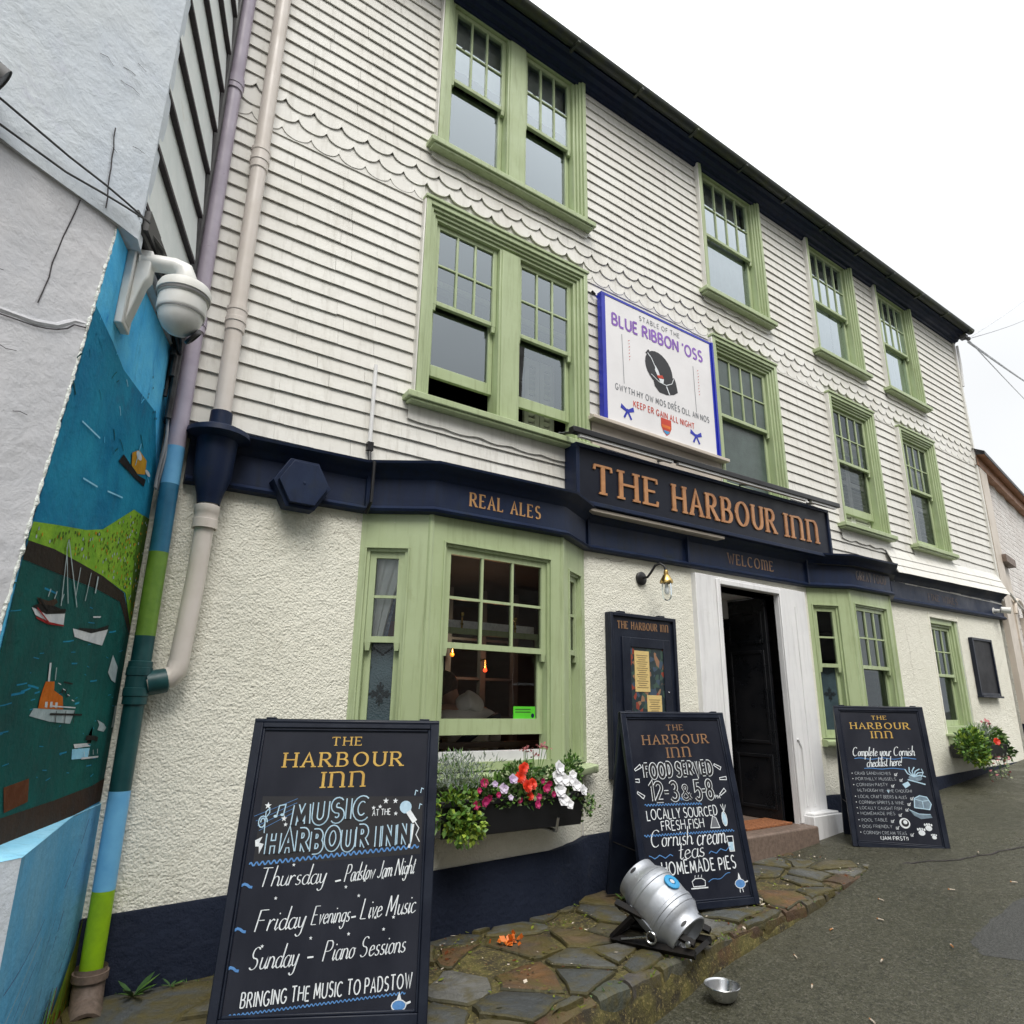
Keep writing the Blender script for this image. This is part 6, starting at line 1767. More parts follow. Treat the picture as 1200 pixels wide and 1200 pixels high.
mb_ = thing("menu_case", "navy wall menu case holding two cream menus on floral paper", "menu board", (4.1, -.02, 1.75))
b = MB()
MX0, MX1, MZ0, MZ1 = 3.71, 4.48, .95, 2.22
b.box(MX0, MX1, -.055, -.004, MZ0, MZ1)
b.box(MX0, MX0 + .03, -.075, -.0551, MZ0, MZ1); b.box(MX1 - .03, MX1, -.075, -.0551, MZ0, MZ1); b.box(MX0 + .03, MX1 - .03, -.0745, -.0551, MZ1 - .03, MZ1)
b.box(3.84, 3.93, -.068, -.0551, 1.15, 2.03); b.box(4.315, 4.40, -.068, -.0551, 1.15, 2.03); b.box(3.93, 4.315, -.0675, -.0551, 1.95, 2.03); b.box(3.93, 4.315, -.0675, -.0551, 1.15, 1.20)
for xx in (3.83, 4.30): b.box(xx, xx + .07, -.05, -.004, MZ1 + .0005, MZ1 + .018)
build(b, "case", 'board_frame', mb_, bevel=.005)
b = MB(); b.quad((3.93, -.0565, 1.2), (4.315, -.0565, 1.2), (4.315, -.0565, 1.95), (3.93, -.0565, 1.95)); build(b, "backing", 'floral', mb_)
b = MB(); b.mi = 0
for xa, xb, za, zb_ in ((3.975, 4.145, 1.60, 1.925), (4.105, 4.275, 1.255, 1.575)):
    b.box(xa, xb, -.0600, -.0585, za, zb_)
    k = zb_ - .04; i = 0
    while k > za + .03:
        m = .02 + .012 * (i % 3)
        b.quad((xa + m, -.0608, k), (xb - m, -.0608, k), (xb - m, -.0608, k + .006), (xa + m, -.0608, k + .006), 1); k -= .017; i += 1
build(b, "menu_sheet", ['paper', 'inkpaper'], mb_)
b = MB(); text(b, "THE HARBOUR I~~", lambda u, v, n: (u, -.055 - n, v), 3.80, 2.095, 4.39, 2.10, .058, n0=.003, **ROMAN); build(b, "lettering", 'dullgold', mb_)
b = MB(); b.ball((4.355, -.07, 1.6), .008, 6); build(b, "lock", 'steel', mb_)

wb = thing("wall_blackboard", "framed blank blackboard on the wall beside the far flower box", "blackboard", (10.85, -.02, 2.0))
b = MB(); xa, xb, za, zb_ = 10.52, 11.17, 1.69, 2.47
b.box(xa, xa + .035, -.055, -.004, za, zb_); b.box(xb - .035, xb, -.055, -.004, za, zb_); b.box(xa + .035, xb - .035, -.0545, -.004, za, za + .035); b.box(xa + .035, xb - .035, -.0545, -.004, zb_ - .035, zb_)
b.box(xa - .01, xb + .01, -.08, -.004, za - .025, za - .0005)
build(b, "frame", 'board_frame', wb, bevel=.004)
b = MB(); b.quad((xa + .035, -.035, za + .035), (xb - .035, -.035, za + .035), (xb - .035, -.035, zb_ - .035), (xa + .035, -.035, zb_ - .035)); build(b, "slate", 'chalkpatch', wb)

sl = thing("wall_lamp", "brass swan neck wall lamp with a clear glass jar above the menu case", "wall lamp", (4.14, -.01, 2.55))
b = MB(); b.lathe([(.058, 0), (.058, .018), (.045, .028), (.0, .03)], 20, 0, (4.14, -.003, 2.545), (0, -1, 0))
b.tube([(4.145, -.03, 2.55), (4.155, -.07, 2.55), (4.17, -.10, 2.59), (4.185, -.135, 2.645), (4.205, -.175, 2.66), (4.222, -.205, 2.635), (4.228, -.215, 2.59)], .0105, 10)
build(b, "arm", 'plastic_black', sl)
LC = (4.228, -.215, 2.50)
b = MB(); b.lathe([(.0, .10), (.016, .098), (.020, .085), (.020, .06), (.028, .055), (.038, .035), (.052, .015), (.056, .0), (.056, -.012), (.048, -.014)], 22, 0, LC); build(b, "cap", 'brass', sl)
b = MB(); b.lathe([(.040, -.012), (.042, -.05), (.041, -.11), (.036, -.14), (.02, -.158), (.0, -.162)], 20, 0, LC); build(b, "glass_jar", 'jar', sl)
b = MB(); b.lathe([(.014, -.012), (.014, -.04), (.020, -.06), (.022, -.085), (.014, -.105), (.0, -.11)], 12, 0, LC); build(b, "bulb", 'chalk', sl)

# ------------------------------------------------------------------ pavement boards
def a_board(label, x, y, zg, yaw, w, h, lean):
    t = thing("a_board", label, "sandwich board", (x, y, zg), yaw, "chalk sandwich boards outside the pub")
    sn, cs_ = sin(lean), cos(lean)
    F = lambda u, v, n: (u, v * sn - n * cs_ , v * cs_ + n * sn)       # local: v up the tilted face, n out of it
    D0 = 2 * h * sn
    def bx(mb, u0, u1, v0, v1, n0, n1, mi=0, back=False):
        G = F if not back else (lambda u, v, n: (u, D0 - F(u, v, n)[1], F(u, v, n)[2]))
        P = [G(u, v, n) for n in (n0, n1) for u, v in ((u0, v0), (u1, v0), (u1, v1), (u0, v1))]
        mb.add(P, [(4, 5, 6, 7), (3, 2, 1, 0), (0, 1, 5, 4), (1, 2, 6, 5), (2, 3, 7, 6), (3, 0, 4, 7)], mi)
    fw = .042
    b = MB()
    for u0, u1, v0, v1 in ((-w / 2, -w / 2 + fw, 0, h), (w / 2 - fw, w / 2, 0, h)): bx(b, u0, u1, v0, v1, -.022, .016)
    bx(b, -w / 2 + fw, w / 2 - fw, .0, fw, -.0215, .0155); bx(b, -w / 2 + fw, w / 2 - fw, h - fw, h, -.0215, .0155)
    for u0, u1, v0, v1 in ((-w / 2 + fw, -w / 2 + fw + .012, fw, h - fw), (w / 2 - fw - .012, w / 2 - fw, fw, h - fw)): bx(b, u0, u1, v0, v1, -.01, .009)
    bx(b, -w / 2 + fw + .012, w / 2 - fw - .012, fw, fw + .012, -.01, .0085); bx(b, -w / 2 + fw + .012, w / 2 - fw - .012, h - fw - .012, h - fw, -.01, .0085)
    for u in (-w / 2 + .05, w / 2 - .10): bx(b, u, u + .05, h + .0005, h + .008, -.03, .012)
    build(b, "frame", 'board_frame', t, bevel=.005, local=True)
    b = MB(); bx(b, -w / 2 + fw, w / 2 - fw, fw, h - fw, -.012, .0)
    build(b, "chalk_panel", 'chalkboard', t, local=True)
    b = MB()
    bx(b, -w / 2, w / 2, 0, h, -.022, .012, back=True)
    build(b, "back_panel", 'board_frame', t, bevel=.005, local=True)
    for u in (-w / 2 + .012, w / 2 - .012):
        b = MB(); b.tube([(u, F(0, .35, -.03)[1], F(0, .35, 0)[2]), (u, D0 - F(0, .35, -.03)[1], F(0, .35, 0)[2])], .004, 6)
        build(b, "stay_cord", 'blacksteel', t, local=True)
    return t, F

def gold_title(t, F, vt, s_=1.0, mt='gold'):
    b = MB()
    text(b, "THE", F, -.068 * s_, vt, .070 * s_, vt + .002, .038 * s_, n0=.0015, **ROMAN)
    text(b, "HARBOUR", F, -.282 * s_, vt - .100 * s_, .272 * s_, vt - .090 * s_, .062 * s_, n0=.0015, **ROMAN)
    blob(b, F, .045 * s_, vt - .065 * s_, .006, .006, .004)
    text(b, "I~~", F, -.092 * s_, vt - .190 * s_, .098 * s_, vt - .184 * s_, .066 * s_, n0=.0015, track=.46, **ROMAN)
    build(b, "title_lettering", mt, t, local=True)

def tick(b, F, u, v, mi):
    b.ribbon([(u, v), (u + .018, v), (u + .018, v + .018), (u, v + .018), (u, v)], .0025, F, .0015, mi=mi)
    b.ribbon([(u + .003, v + .012), (u + .009, v + .003), (u + .026, v + .026)], .004, F, .0022, mi=mi)
def bird(b, F, u, v, s_, mi, mi2):
    blob(b, F, u, v, .034 * s_, .022 * s_, .0015, mi2); b.ribbon([(u + .034 * s_ * cos(2 * pi * k / 12), v + .022 * s_ * sin(2 * pi * k / 12)) for k in range(12)], .004, F, .002, mi=mi, closed=True)
    poly(b, F, [(u - .012 * s_, v + .02 * s_), (u + .012 * s_, v + .02 * s_), (u, v + .055 * s_)], .0022, mi)
    b.ribbon([(u - .01, v - .022 * s_), (u - .012, v - .042 * s_)], .005, F, .002, mi=mi); b.ribbon([(u + .01, v - .022 * s_), (u + .014, v - .042 * s_)], .005, F, .002, mi=mi)
    b.ribbon([(u + .03 * s_, v + .005), (u + .055 * s_, v + .012)], .008, F, .002, mi=mi)

# the large board at the left: music
t, F = a_board("largest sandwich board advertising music nights, nearest the mural", 1.211, -.91, .19, -.491, .896, 1.235, .187)
gold_title(t, F, 1.114)
b = MB(); poly(b, F, [(-.36, .595), (.385, .64), (.385, .885), (-.36, .885)], .0006); build(b, "painted_patch", 'chalkpatch', t, local=True)
b = MB(); b.mi = 0      # 0 white, 1 pale blue, 2 blue, 3 dark
text(b, "MUSIC", F, -.205, .762, .125, .795, .086, w=.34, mi=1, outline=3, jit=.03, track=.42, n0=.003)
text(b, "AT THE", F, .152, .800, .235, .806, .026, w=.12, mi=0, n0=.002)
text(b, "HARBOUR I", F, -.305, .645, .185, .672, .084, w=.33, mi=1, outline=3, jit=.04, track=.44, n0=.003)
text(b, "NN", F, .215, .675, .325, .684, .082, w=.33, mi=1, outline=3, jit=.04, track=.5, n0=.003)
wave(b, F, -.375, .603, .375, .672, .007, 30, .006, mi=2)
SC = dict(nib=(radians(20), .30), caps=False, slant=.20, n0=.002)
text(b, "Thursday", F, -.325, .514, -.045, .526, .074, w=.074, **SC); text(b, "-", F, .01, .50, .035, .505, .07, w=.09, n0=.002)
text(b, "Padstow Jam Night", F, .05, .530, .355, .560, .068, w=.072, **SC)
text(b, "Friday", F, -.310, .345, -.115, .357, .080, w=.074, **SC); text(b, "Evenings", F, -.075, .367, .08, .377, .070, w=.074, **SC); text(b, "-", F, .095, .36, .115, .363, .07, w=.09, n0=.002)
text(b, "Live Music", F, .135, .385, .365, .405, .078, w=.072, **SC)
text(b, "Sunday", F, -.315, .208, -.125, .218, .080, w=.074, **SC); text(b, "-", F, -.075, .215, -.05, .217, .07, w=.09, n0=.002)
text(b, "Piano Sessions", F, -.01, .232, .330, .258, .074, w=.074, **SC)
text(b, "BRINGING THE MUSIC TO PADSTOW", F, -.325, .076, .375, .131, .052, w=.10, jit=.05, track=.32, n0=.002)
wave(b, F, -.365, .052, .35, .112, .004, 42, .004, mi=2)
for u, v in ((-.395, .52), (-.395, .352), (-.40, .212)): b.ribbon([(u + .012 * k, v + .007 * sin(k * 1.3)) for k in range(5)], .010, F, .002, mi=2)
for u, v in ((-.18, .60), (-.24, .47), (.06, .51), (.14, .535), (.22, .545), (.12, .475), (-.07, .318), (.09, .33), (.2, .39), (.28, .39), (-.27, .292), (.24, .345)):
    star(b, F, u, v, .008, .002, 0)
for u, v, r in ((-.33, .845, .016), (-.25, .79, .014), (-.24, .765, .010), (.155, .835, .010), (.185, .84, .010), (.21, .865, .014), (.255, .865, .013), (.26, .81, .010)): star(b, F, u, v, r, .002, 0)
b.ribbon([(-.345 + .022 * cos(a_) * (1 - a_ / 14), .775 + .028 * sin(a_) * (1 - a_ / 20)) for a_ in [k * .5 for k in range(20)]], .005, F, .002, mi=1)
b.ribbon([(-.33, .73), (-.335, .82), (-.32, .835), (-.318, .815), (-.335, .79)], .004, F, .003, mi=1)
for k in range(4): b.ribbon([(-.385 + .01 * k, .80 - .02 * k), (-.27 + .07 * 1, .875 - .018 * k)], .0018, F, .001 + .0001 * k, mi=2)
b.ribbon([(-.285, .80), (-.278, .845), (-.25, .85), (-.255, .806)], .005, F, .002, mi=1)
for u, v in ((-.29, .80), (-.26, .806)): blob(b, F, u, v, .009, .006, .0022, 1)
blob(b, F, .305, .838, .028, .028, .002, 1); b.ribbon([(.318, .82), (.352, .775)], .024, F, .0024, mi=0); b.ribbon([(.352, .775), (.372, .748), (.36, .72), (.378, .69)], .004, F, .0022, mi=0)
b.ribbon([(.345, .765), (.338, .70), (.33, .665)], .010, F, .0026, mi=0)
for u, v in ((.345, .89), (.372, .90), (.368, .83)): b.ribbon([(u, v), (u + .004, v + .022), (u + .014, v + .018)], .004, F, .002, mi=1)
poly(b, F, [(-.365, .70), (-.335, .715), (-.345, .69), (-.325, .685), (-.34, .645), (-.345, .675), (-.36, .675)], .002, 0)
bird(b, F, .325, .068, .9, 0, 2)
build(b, "chalk_writing", ['chalk', 'chalkpale', 'chalkblue', 'chalkpatch'], t, local=True)

t, F = a_board("sandwich board advertising food and fresh fish, behind the steel keg", 3.78, -.794, .24, -.261, .867, 1.237, .209)
gold_title(t, F, 1.110, .97, 'dullgold')
b = MB()
text(b, "FOOD SERVED", F, -.295, .796, .252, .812, .085, w=.32, mi=0, outline=3, jit=.04, track=.42, n0=.003)
text(b, "12-3", F, -.275, .648, -.06, .650, .115, w=.22, mi=0, outline=3, track=.18, n0=.003); text(b, "&", F, -.025, .652, .045, .652, .09, w=.2, mi=0, outline=3, n0=.003)
text(b, "5-8", F, .085, .648, .225, .652, .118, w=.22, mi=0, outline=3, track=.14, n0=.003)
text(b, "PM", F, -.055, .645, -.02, .645, .02, w=.16, mi=2); text(b, "PM", F, .24, .65, .28, .65, .022, w=.16, mi=0)
for s_ in (-1, 1):
    for k, (u, v) in enumerate(((.325, .86), (.355, .78), (.33, .69))):
        an = (-.5, .05, .6)[k] * s_
        c_ = (s_ * u - .02, v)
        P = [(c_[0] + cos(an) * q - sin(an) * r_, c_[1] + sin(an) * q + cos(an) * r_) for q, r_ in ((-.028, -.006), (.028, -.011), (.028, .011), (-.028, .006))]
        b.ribbon(P, .005, F, .002, mi=0, closed=True)
wave(b, F, -.33, .625, .12, .622, .006, 20, .005, mi=2)
text(b, "LOCALLY SOURCED", F, -.325, .533, .235, .545, .060, w=.10, jit=.04, n0=.002); text(b, "FRESH FISH", F, -.225, .466, .108, .474, .056, w=.10, jit=.04, n0=.002)
poly(b, F, [(.16, .468), (.235, .468), (.215, .53), (.19, .54)], .0015, 4); b.ribbon([(.16, .468), (.235, .468), (.215, .53), (.19, .54)], .005, F, .002, mi=0, closed=True)
blob(b, F, .285, .52, .018, .045, .0015, 1, rot=.15); b.ribbon([(.285 + .02 * cos(2 * pi * k / 12), .52 + .045 * sin(2 * pi * k / 12)) for k in range(12)], .005, F, .002, mi=0, closed=True)
for an in (-.4, 0, .5): b.ribbon([(.29, .565), (.29 + .05 * sin(an), .565 + .05 * cos(an))], .004, F, .0022, mi=0)
wave(b, F, -.365, .440, .345, .446, .006, 32, .005, mi=2)
text(b, "Cornish", F, -.325, .372, -.02, .376, .10, w=.08, **SC); text(b, "cream", F, .03, .366, .245, .372, .115, w=.08, **SC); text(b, "teas", F, -.125, .290, .055, .300, .10, w=.08, **SC)
b.ribbon([(.275, .41), (.325, .41), (.318, .32), (.282, .32)], .006, F, .002, mi=0, closed=True); poly(b, F, [(.28, .375), (.32, .375), (.316, .325), (.284, .325)], .0012, 1)
for sgn in (-1, 1): b.ribbon([(-.03 + sgn * (.14 + .02 * k), .315 + .010 * sin(k * 1.6) + (.025 * k / 9 if sgn > 0 else 0)) for k in range(10)], .005, F, .002, mi=2)
text(b, "HOMEMADE PIES", F, -.265, .208, .305, .216, .072, w=.112, jit=.05, track=.32, n0=.002)
b.ribbon([(-.07, .12), (.06, .12)], .007, F, .002, mi=0); b.ribbon([(-.05, .13), (-.055, .16), (-.03, .175), (.02, .175), (.045, .16), (.04, .13)], .005, F, .0022, mi=0, closed=True)
for k in range(3): b.ribbon([(-.03 + .025 * k, .18), (-.025 + .025 * k, .195)], .004, F, .002, mi=0)
b.ribbon([(.07 + .018 * k, .150 + .008 * sin(k * .9) + .004 * k) for k in range(11)], .004, F, .002, mi=2)
bird(b, F, .315, .125, 1.2, 0, 2)
build(b, "chalk_writing", ['chalk', 'chalkpale', 'chalkblue', 'chalkpatch', 'signgrey'], t, local=True)

t, F = a_board("sandwich board with a chalk checklist, furthest up the street", 6.406, -.774, .325, -.91, .758, 1.216, .194)
gold_title(t, F, 1.094, .88)
b = MB()
text(b, "Complete your Cornish", F, -.270, .760, .235, .782, .078, w=.095, **SC)
b.ribbon([(-.26 + .03 * k, .738 + .006 * sin(k) + .0012 * k) for k in range(18)], .006, F, .0015, mi=2)
text(b, "checklist here!", F, -.165, .668, .12, .692, .078, w=.095, **SC)
b.ribbon([(-.19 + .03 * k, .655 + .004 * sin(k) + .001 * k) for k in range(12)], .006, F, .0015, mi=2)
items = [("CRAB SANDWICHES", .02, .598), ("PORTHILLY MUSSELS", .055, .551), ("CORNISH PASTY", -.02, .500), ("(ALTHOUGH WE * THE CHOUGH)", .165, .455), ("LOCAL CRAFT BEERS & ALES", .115, .402), ("CORNISH SPIRITS & WINE", .085, .354), ("LOCALLY CAUGHT FISH", .06, .307), ("HOMEMADE PIES", .0, .262), ("POOL TABLE", -.07, .208), ("DOG FRIENDLY", -.04, .157), ("CORNISH CREAM TEAS", .065, .108)]
for k, (s_, u1, v) in enumerate(items):
    text(b, s_, F, -.275, v, u1, v + .012, .024, w=.11, jit=.06, n0=.002, mi=5)
    if k != 3: blob(b, F, -.298, v + .012, .004, .004, .002, 0); tick(b, F, u1 + .03, v + .004, 0)
text(b, "(JAM FIRST!)", F, -.145, .070, .07, .078, .028, w=.16, n0=.002)
poly(b, F, [(-.035, .478), (-.012, .478), (-.022, .452)], .003, 1)
# crab, pie, pool ball and paws
for k in range(6):
    an = .35 + k * .45
    b.ribbon([(.205, .60), (.205 + .055 * cos(an), .60 + .05 * sin(an)), (.205 + .095 * cos(an - .3), .60 + .085 * sin(an - .3))], .009, F, .002 + .0002 * k, mi=1)
blob(b, F, .215, .592, .055, .026, .0016, 4); b.ribbon([(.15, .575), (.25, .55), (.285, .54)], .010, F, .0034, mi=1); b.ribbon([(.26, .60), (.285, .64), (.275, .67)], .006, F, .0034, mi=1)
poly(b, F, [(.10, .535), (.15, .56), (.165, .53), (.12, .50)], .002, 1)
poly(b, F, [(.165, .345), (.175, .42), (.22, .445), (.275, .435), (.30, .38), (.28, .335)], .0016, 4); b.ribbon([(.165, .345), (.175, .42), (.22, .445), (.275, .435), (.30, .38), (.28, .335)], .008, F, .002, mi=1, closed=True)
b.ribbon([(.175, .415), (.235, .40), (.29, .41)], .006, F, .0026, mi=1); b.ribbon([(.235, .40), (.235, .345)], .006, F, .0028, mi=1)
poly(b, F, [(.12, .325), (.19, .295), (.28, .295), (.29, .27), (.2, .255), (.15, .28)], .0016, 4); b.ribbon([(.12, .325), (.19, .295), (.28, .295)], .006, F, .0026, mi=1)
blob(b, F, .065, .213, .042, .042, .0016, 0, 20); blob(b, F, .068, .215, .030, .030, .0022, 3, 18); blob(b, F, .07, .222, .016, .016, .0028, 0)
for u, v, r in ((.185, .145, 1), (.245, .185, 1), (.275, .115, .7)):
    blob(b, F, u, v, .026 * r, .022 * r, .0016, 0)
    for k in range(4): blob(b, F, u + (-.026 + .017 * k) * r, v + (.032 - .004 * abs(k - 1.5)) * r, .007 * r, .010 * r, .002, 0)
build(b, "chalk_writing", ['chalk', 'chalkpale', 'chalkblue', 'chalkpatch', 'chalkdim', 'chalksoft'], t, local=True)
# ------------------------------------------------------------------ keg on its stillage, dog bowl, litter
kax = Vector((.12, -.82, -.56)).normalized()
KC = Vector((3.16, -1.01, .40)); KS = .70
kg = thing("steel_keg", "dented steel beer keg with a blue ring, tilted on a black stillage", "keg", tuple(KC))
b = MB()
R_ = .222 * KS
prof = [(.0, -.255), (.17, -.255), (.178, -.262), (.182, -.295), (.192, -.300), (.203, -.295), (.206, -.262), (.205, -.235), (.212, -.205), (.221, -.17), (.226, -.125), (.232, -.12), (.233, -.095), (.227, -.09), (.229, -.02), (.231, -.015), (.231, .015), (.229, .02), (.227, .09), (.233, .095), (.232, .12), (.226, .125), (.221, .17), (.212, .205), (.205, .235), (.206, .262), (.203, .300), (.194, .305), (.184, .300), (.180, .262), (.172, .245), (.0, .238)]
b.lathe([(r * KS * (1 if abs(h) < .19 else .93 if abs(h) < .22 else .885), h * KS) for r, h in prof], 44, 0, KC, kax)
keg = build(b, "body", 'kegsteel', kg)
# grip slots, bung with blue ring, seam, tap
side = kax.cross(Vector((0, 0, 1))).normalized(); upv = side.cross(kax).normalized()
def KP(h, an, r): return KC + kax * h * KS + (upv * cos(an) + side * sin(an)) * r * KS
b = MB()
for h, an in ((-.272, -.55), (-.272, .9), (.272, -.35), (.272, .8)):
    p = KP(h, an, .182); n = (p - KC - kax * h * KS).normalized(); tg = kax.cross(n)
    b.add([p + tg * .022 * cos(q * pi / 6) + kax * .009 * sin(q * pi / 6) + n * .0012 for q in range(12)], [tuple(range(12))])
build(b, "grip_slot", 'plastic_black', kg)
an0 = .10
p = KP(0, an0, .2305); n = (p - KC).normalized()
b = MB(); b.lathe([(.018, .0), (.046, .0), (.046, .008), (.040, .011), (.022, .011), (.018, .0)], 26, 0, p, n); build(b, "blue_ring", 'bluering', kg)
b = MB(); b.lathe([(.0, .010), (.014, .010), (.017, .004), (.0185, .001)], 16, 0, p, n); build(b, "bung", 'steel', kg)
b = MB()
b.tube([KP(h, 1.9, .231) for h in (-.12, -.04, .04, .12)], .003, 6)
for h in (-.165, .165):
    pts = [KP(h, q * 2 * pi / 40, .2235) for q in range(41)]
    b.tube(pts, .0022, 5, cap=False)
build(b, "weld_seam", 'kegsteel', kg)
b = MB(); e0 = KP(.24, pi - .1, .11); b.lathe([(.0, .03), (.03, .03), (.032, .0)], 14, 0, e0, kax); b.tube([e0 + kax * .01, e0 + kax * .09], .016, 10); b.tube([e0 + kax * .06, e0 + kax * .07 + Vector((0, 0, -.07))], .013, 8)
build(b, "tap", 'steel', kg)
b = MB(); q = e0 + kax * .085 + Vector((0, 0, -.02)); b.obox(q, kax * .012, side * .02, (0, 0, .03)); b.obox(q + side * .05 + Vector((0, 0, .01)), kax * .01, side * .014, upv * .018, 1)
build(b, "tag", ['chalk', 'petal_rose'], kg)

sg = thing("stillage", "black iron stillage frame cradling the tilted keg on the pavement edge", "keg stand", (3.05, -.98, .2))
b = MB()
hx_ = Vector((.36, -.93, 0)).normalized(); sx = Vector((-hx_.y, hx_.x, 0))
G0 = Vector((KC.x, KC.y, 0))
for s_ in (-.13, .13):
    A0 = G0 + hx_ * -.25 + sx * s_; A1 = G0 + hx_ * .235 + sx * s_
    zb0, zb1 = pave_z(A0.x) + .022, pave_z(A1.x) + .026
    top0 = A0 + hx_ * .03 + Vector((0, 0, .405)); top1 = A1 + Vector((0, 0, zb1 + .05))
    b.tube([A0 + Vector((0, 0, zb0)), A1 + Vector((0, 0, zb1))], .024, 4, smooth=False)
    b.tube([top0, top1], .022, 4, smooth=False)
    b.tube([A0 + Vector((0, 0, zb0)), A0 + hx_ * .13 + Vector((0, 0, .345))], .020, 4, smooth=False)
    b.lathe([(.0, .012), (.014, .01), (.016, 0)], 10, 1, top1 + hx_ * -.03 + (-sx if s_ < 0 else sx) * .018, -sx if s_ < 0 else sx)
for q, z in ((-.25, .225), (-.20, .385), (.22, .225)):
    c = G0 + hx_ * q
    b.tube([c - sx * .13 + Vector((0, 0, z)), c + sx * .13 + Vector((0, 0, z))], .018, 4, smooth=False)
build(b, "frame", ['blacksteel', 'steel'], sg)
b = MB()
k0 = G0 + hx_ * -.18 - sx * .155 + Vector((0, 0, .235)); k1 = k0 + hx_ * .15 + Vector((0, 0, .035))
b.tube([k0, k1], .006, 8)
b.tube([k1 + hx_ * (.028 + .028 * cos(q)) + Vector((0, 0, .028 * sin(q))) for q in [pi + 2 * pi * k / 14 for k in range(15)]], .006, 7)
build(b, "pin", 'steel', sg)

bw_ = MB(); bc_ = (3.19, -1.385, road_z(3.19) + .0)
bw_.lathe([(.0, .004), (.050, .004), (.056, .0), (.070, .018), (.080, .04), (.084, .062), (.090, .066), (.092, .063), (.090, .060)], 36, 0, bc_)
bw_.lathe([(.090, .066), (.082, .060), (.076, .036), (.064, .014), (.048, .008), (.0, .007)], 36, 0, bc_)
build(bw_, "dog_bowl", 'steel', None, bc_, label="round steel dog bowl on the wet asphalt below the keg", cat="dog bowl")

def on_road(x_, y_): return Vector((x_, y_, road_z(x_) + .004 - (.02 * max(0, 1 - abs(y_ + 1.3) / .5) if x_ < 6 else 0)))
spots = [(3.62, -1.62, .5, 0), (3.15, -1.75, 1.2, 0), (2.86, -1.50, .2, 1), (3.30, -1.22, 2.0, 0), (3.9, -1.35, .9, 0), (4.15, -1.72, .3, 0), (4.75, -1.42, 1.6, 0), (3.05, -1.95, 2.4, 0), (4.4, -1.28, .1, 1), (5.6, -1.5, 2.2, 0), (3.5, -2.0, 1.0, 0), (4.6, -1.9, .7, 1), (5.1, -1.25, 1.3, 0), (6.6, -1.3, .4, 0), (6.0, -1.75, 1.9, 0)]
for k, (x_, y_, an, c_) in enumerate(spots):
    p = on_road(x_, y_) + Vector((0, 0, .007)); d = Vector((cos(an), sin(an), 0)) * .017
    b = MB(); b.tube([p - d, p + d], .0045, 7, 0); b.tube([p + d, p + d * 1.5], .0046, 7, 1)
    build(b, "cigarette_end", ['butt', 'buttorange'] if not c_ else ['buttorange', 'butt'], None, tuple(p), label="pale cigarette end dropped on the wet asphalt", cat="litter", group="cigarette ends on the road")

def petal(mb, p, d, s_, mi, rnd, w=.7):
    d = d.normalized(); a = d.orthogonal().normalized(); a = Matrix.Rotation(rnd.uniform(0, 6.28), 3, d) @ a; c = d.cross(a)
    mb.add([p, p + (a * .5 + c * w * .5 + d * .25) * s_, p + (a + d * .35) * s_, p + (a * .5 - c * w * .5 + d * .25) * s_], [(0, 1, 2, 3)], mi, False)
rnd = random.Random(31)
b = MB()
for k in range(26):
    p = Vector((2.44 + rnd.gauss(0, .035), -.53 + rnd.gauss(0, .022), pave_z(2.44) + .012 + rnd.random() * .018))
    petal(b, p, Vector((rnd.uniform(-1, 1), rnd.uniform(-1, 1), .7)), rnd.uniform(.03, .05), 0, rnd)
build(b, "fallen_petals", 'petal_orange', None, (2.44, -.53, pave_z(2.44)), label="small heap of fallen orange petals on the flagstones", cat="petals")

def weed(x_, y_, n, s_, label, seed):
    rnd = random.Random(seed); b = MB(); z = pave_z(x_) + .0
    for k in range(n):
        an = k * 2.4 + rnd.uniform(-.3, .3); ln = s_ * rnd.uniform(.6, 1.1); lift = rnd.uniform(.5, 1.3)
        d = Vector((cos(an), sin(an), lift)).normalized(); c = d.cross(Vector((0, 0, 1))).normalized(); u = c.cross(d)
        p = Vector((x_, y_, z))
        P = [p, p + d * ln * .35 + c * ln * .09, p + d * ln * .7 + c * ln * .11 + u * -.01, p + d * ln - u * .02, p + d * ln * .7 - c * ln * .11 + u * -.01, p + d * ln * .35 - c * ln * .09]
        b.add(P, [(0, 1, 2, 5), (2, 3, 4), (2, 4, 5)], k % 2)
    build(b, "weed", ['leaf', 'leafdark'], None, (x_, y_, z), label=label, cat="weed")
weed(.62, -.12, 9, .13, "small green weed by the foot of the drainpipe", 1)
weed(.78, -.10, 6, .06, "tiny weed against the dark plinth, right of the larger weed", 2)
weed(3.55, -.30, 8, .08, "low weed growing between the flagstones and the plinth near the bay", 3)
b = MB(); rnd = random.Random(8)
for k in range(420):
    x_ = rnd.uniform(.5, 6.0); 
    ey_ = -.06 if rnd.random() < .5 else None
    if ey_ is None:
        for (a, ya), (c, yc) in zip(EDGE, EDGE[1:]):
            if c <= x_ <= a: ey_ = ya + (yc - ya) * (x_ - a) / (c - a) + rnd.uniform(-.02, .14); break
        else: continue
    else: ey_ -= rnd.random() * .1 + (.24 if 1.7 < x_ < 3.3 else 0)
    p = Vector((x_, ey_, pave_z(x_) - .012))
    for q in range(4):
        d = Vector((rnd.uniform(-1, 1), rnd.uniform(-1, 1), rnd.uniform(.4, 1.4))).normalized(); c = d.orthogonal().normalized() * .004; ln = rnd.uniform(.012, .035)
        b.add([p - c, p + c, p + d * ln], [(0, 1, 2)], q % 3)
build(b, "moss_tufts", ['m_leaf', 'leafdark', 'leaf'], None, (3, -.6, .2), kind='stuff', label="tufts of moss and grass in the pavement joints", cat="moss")

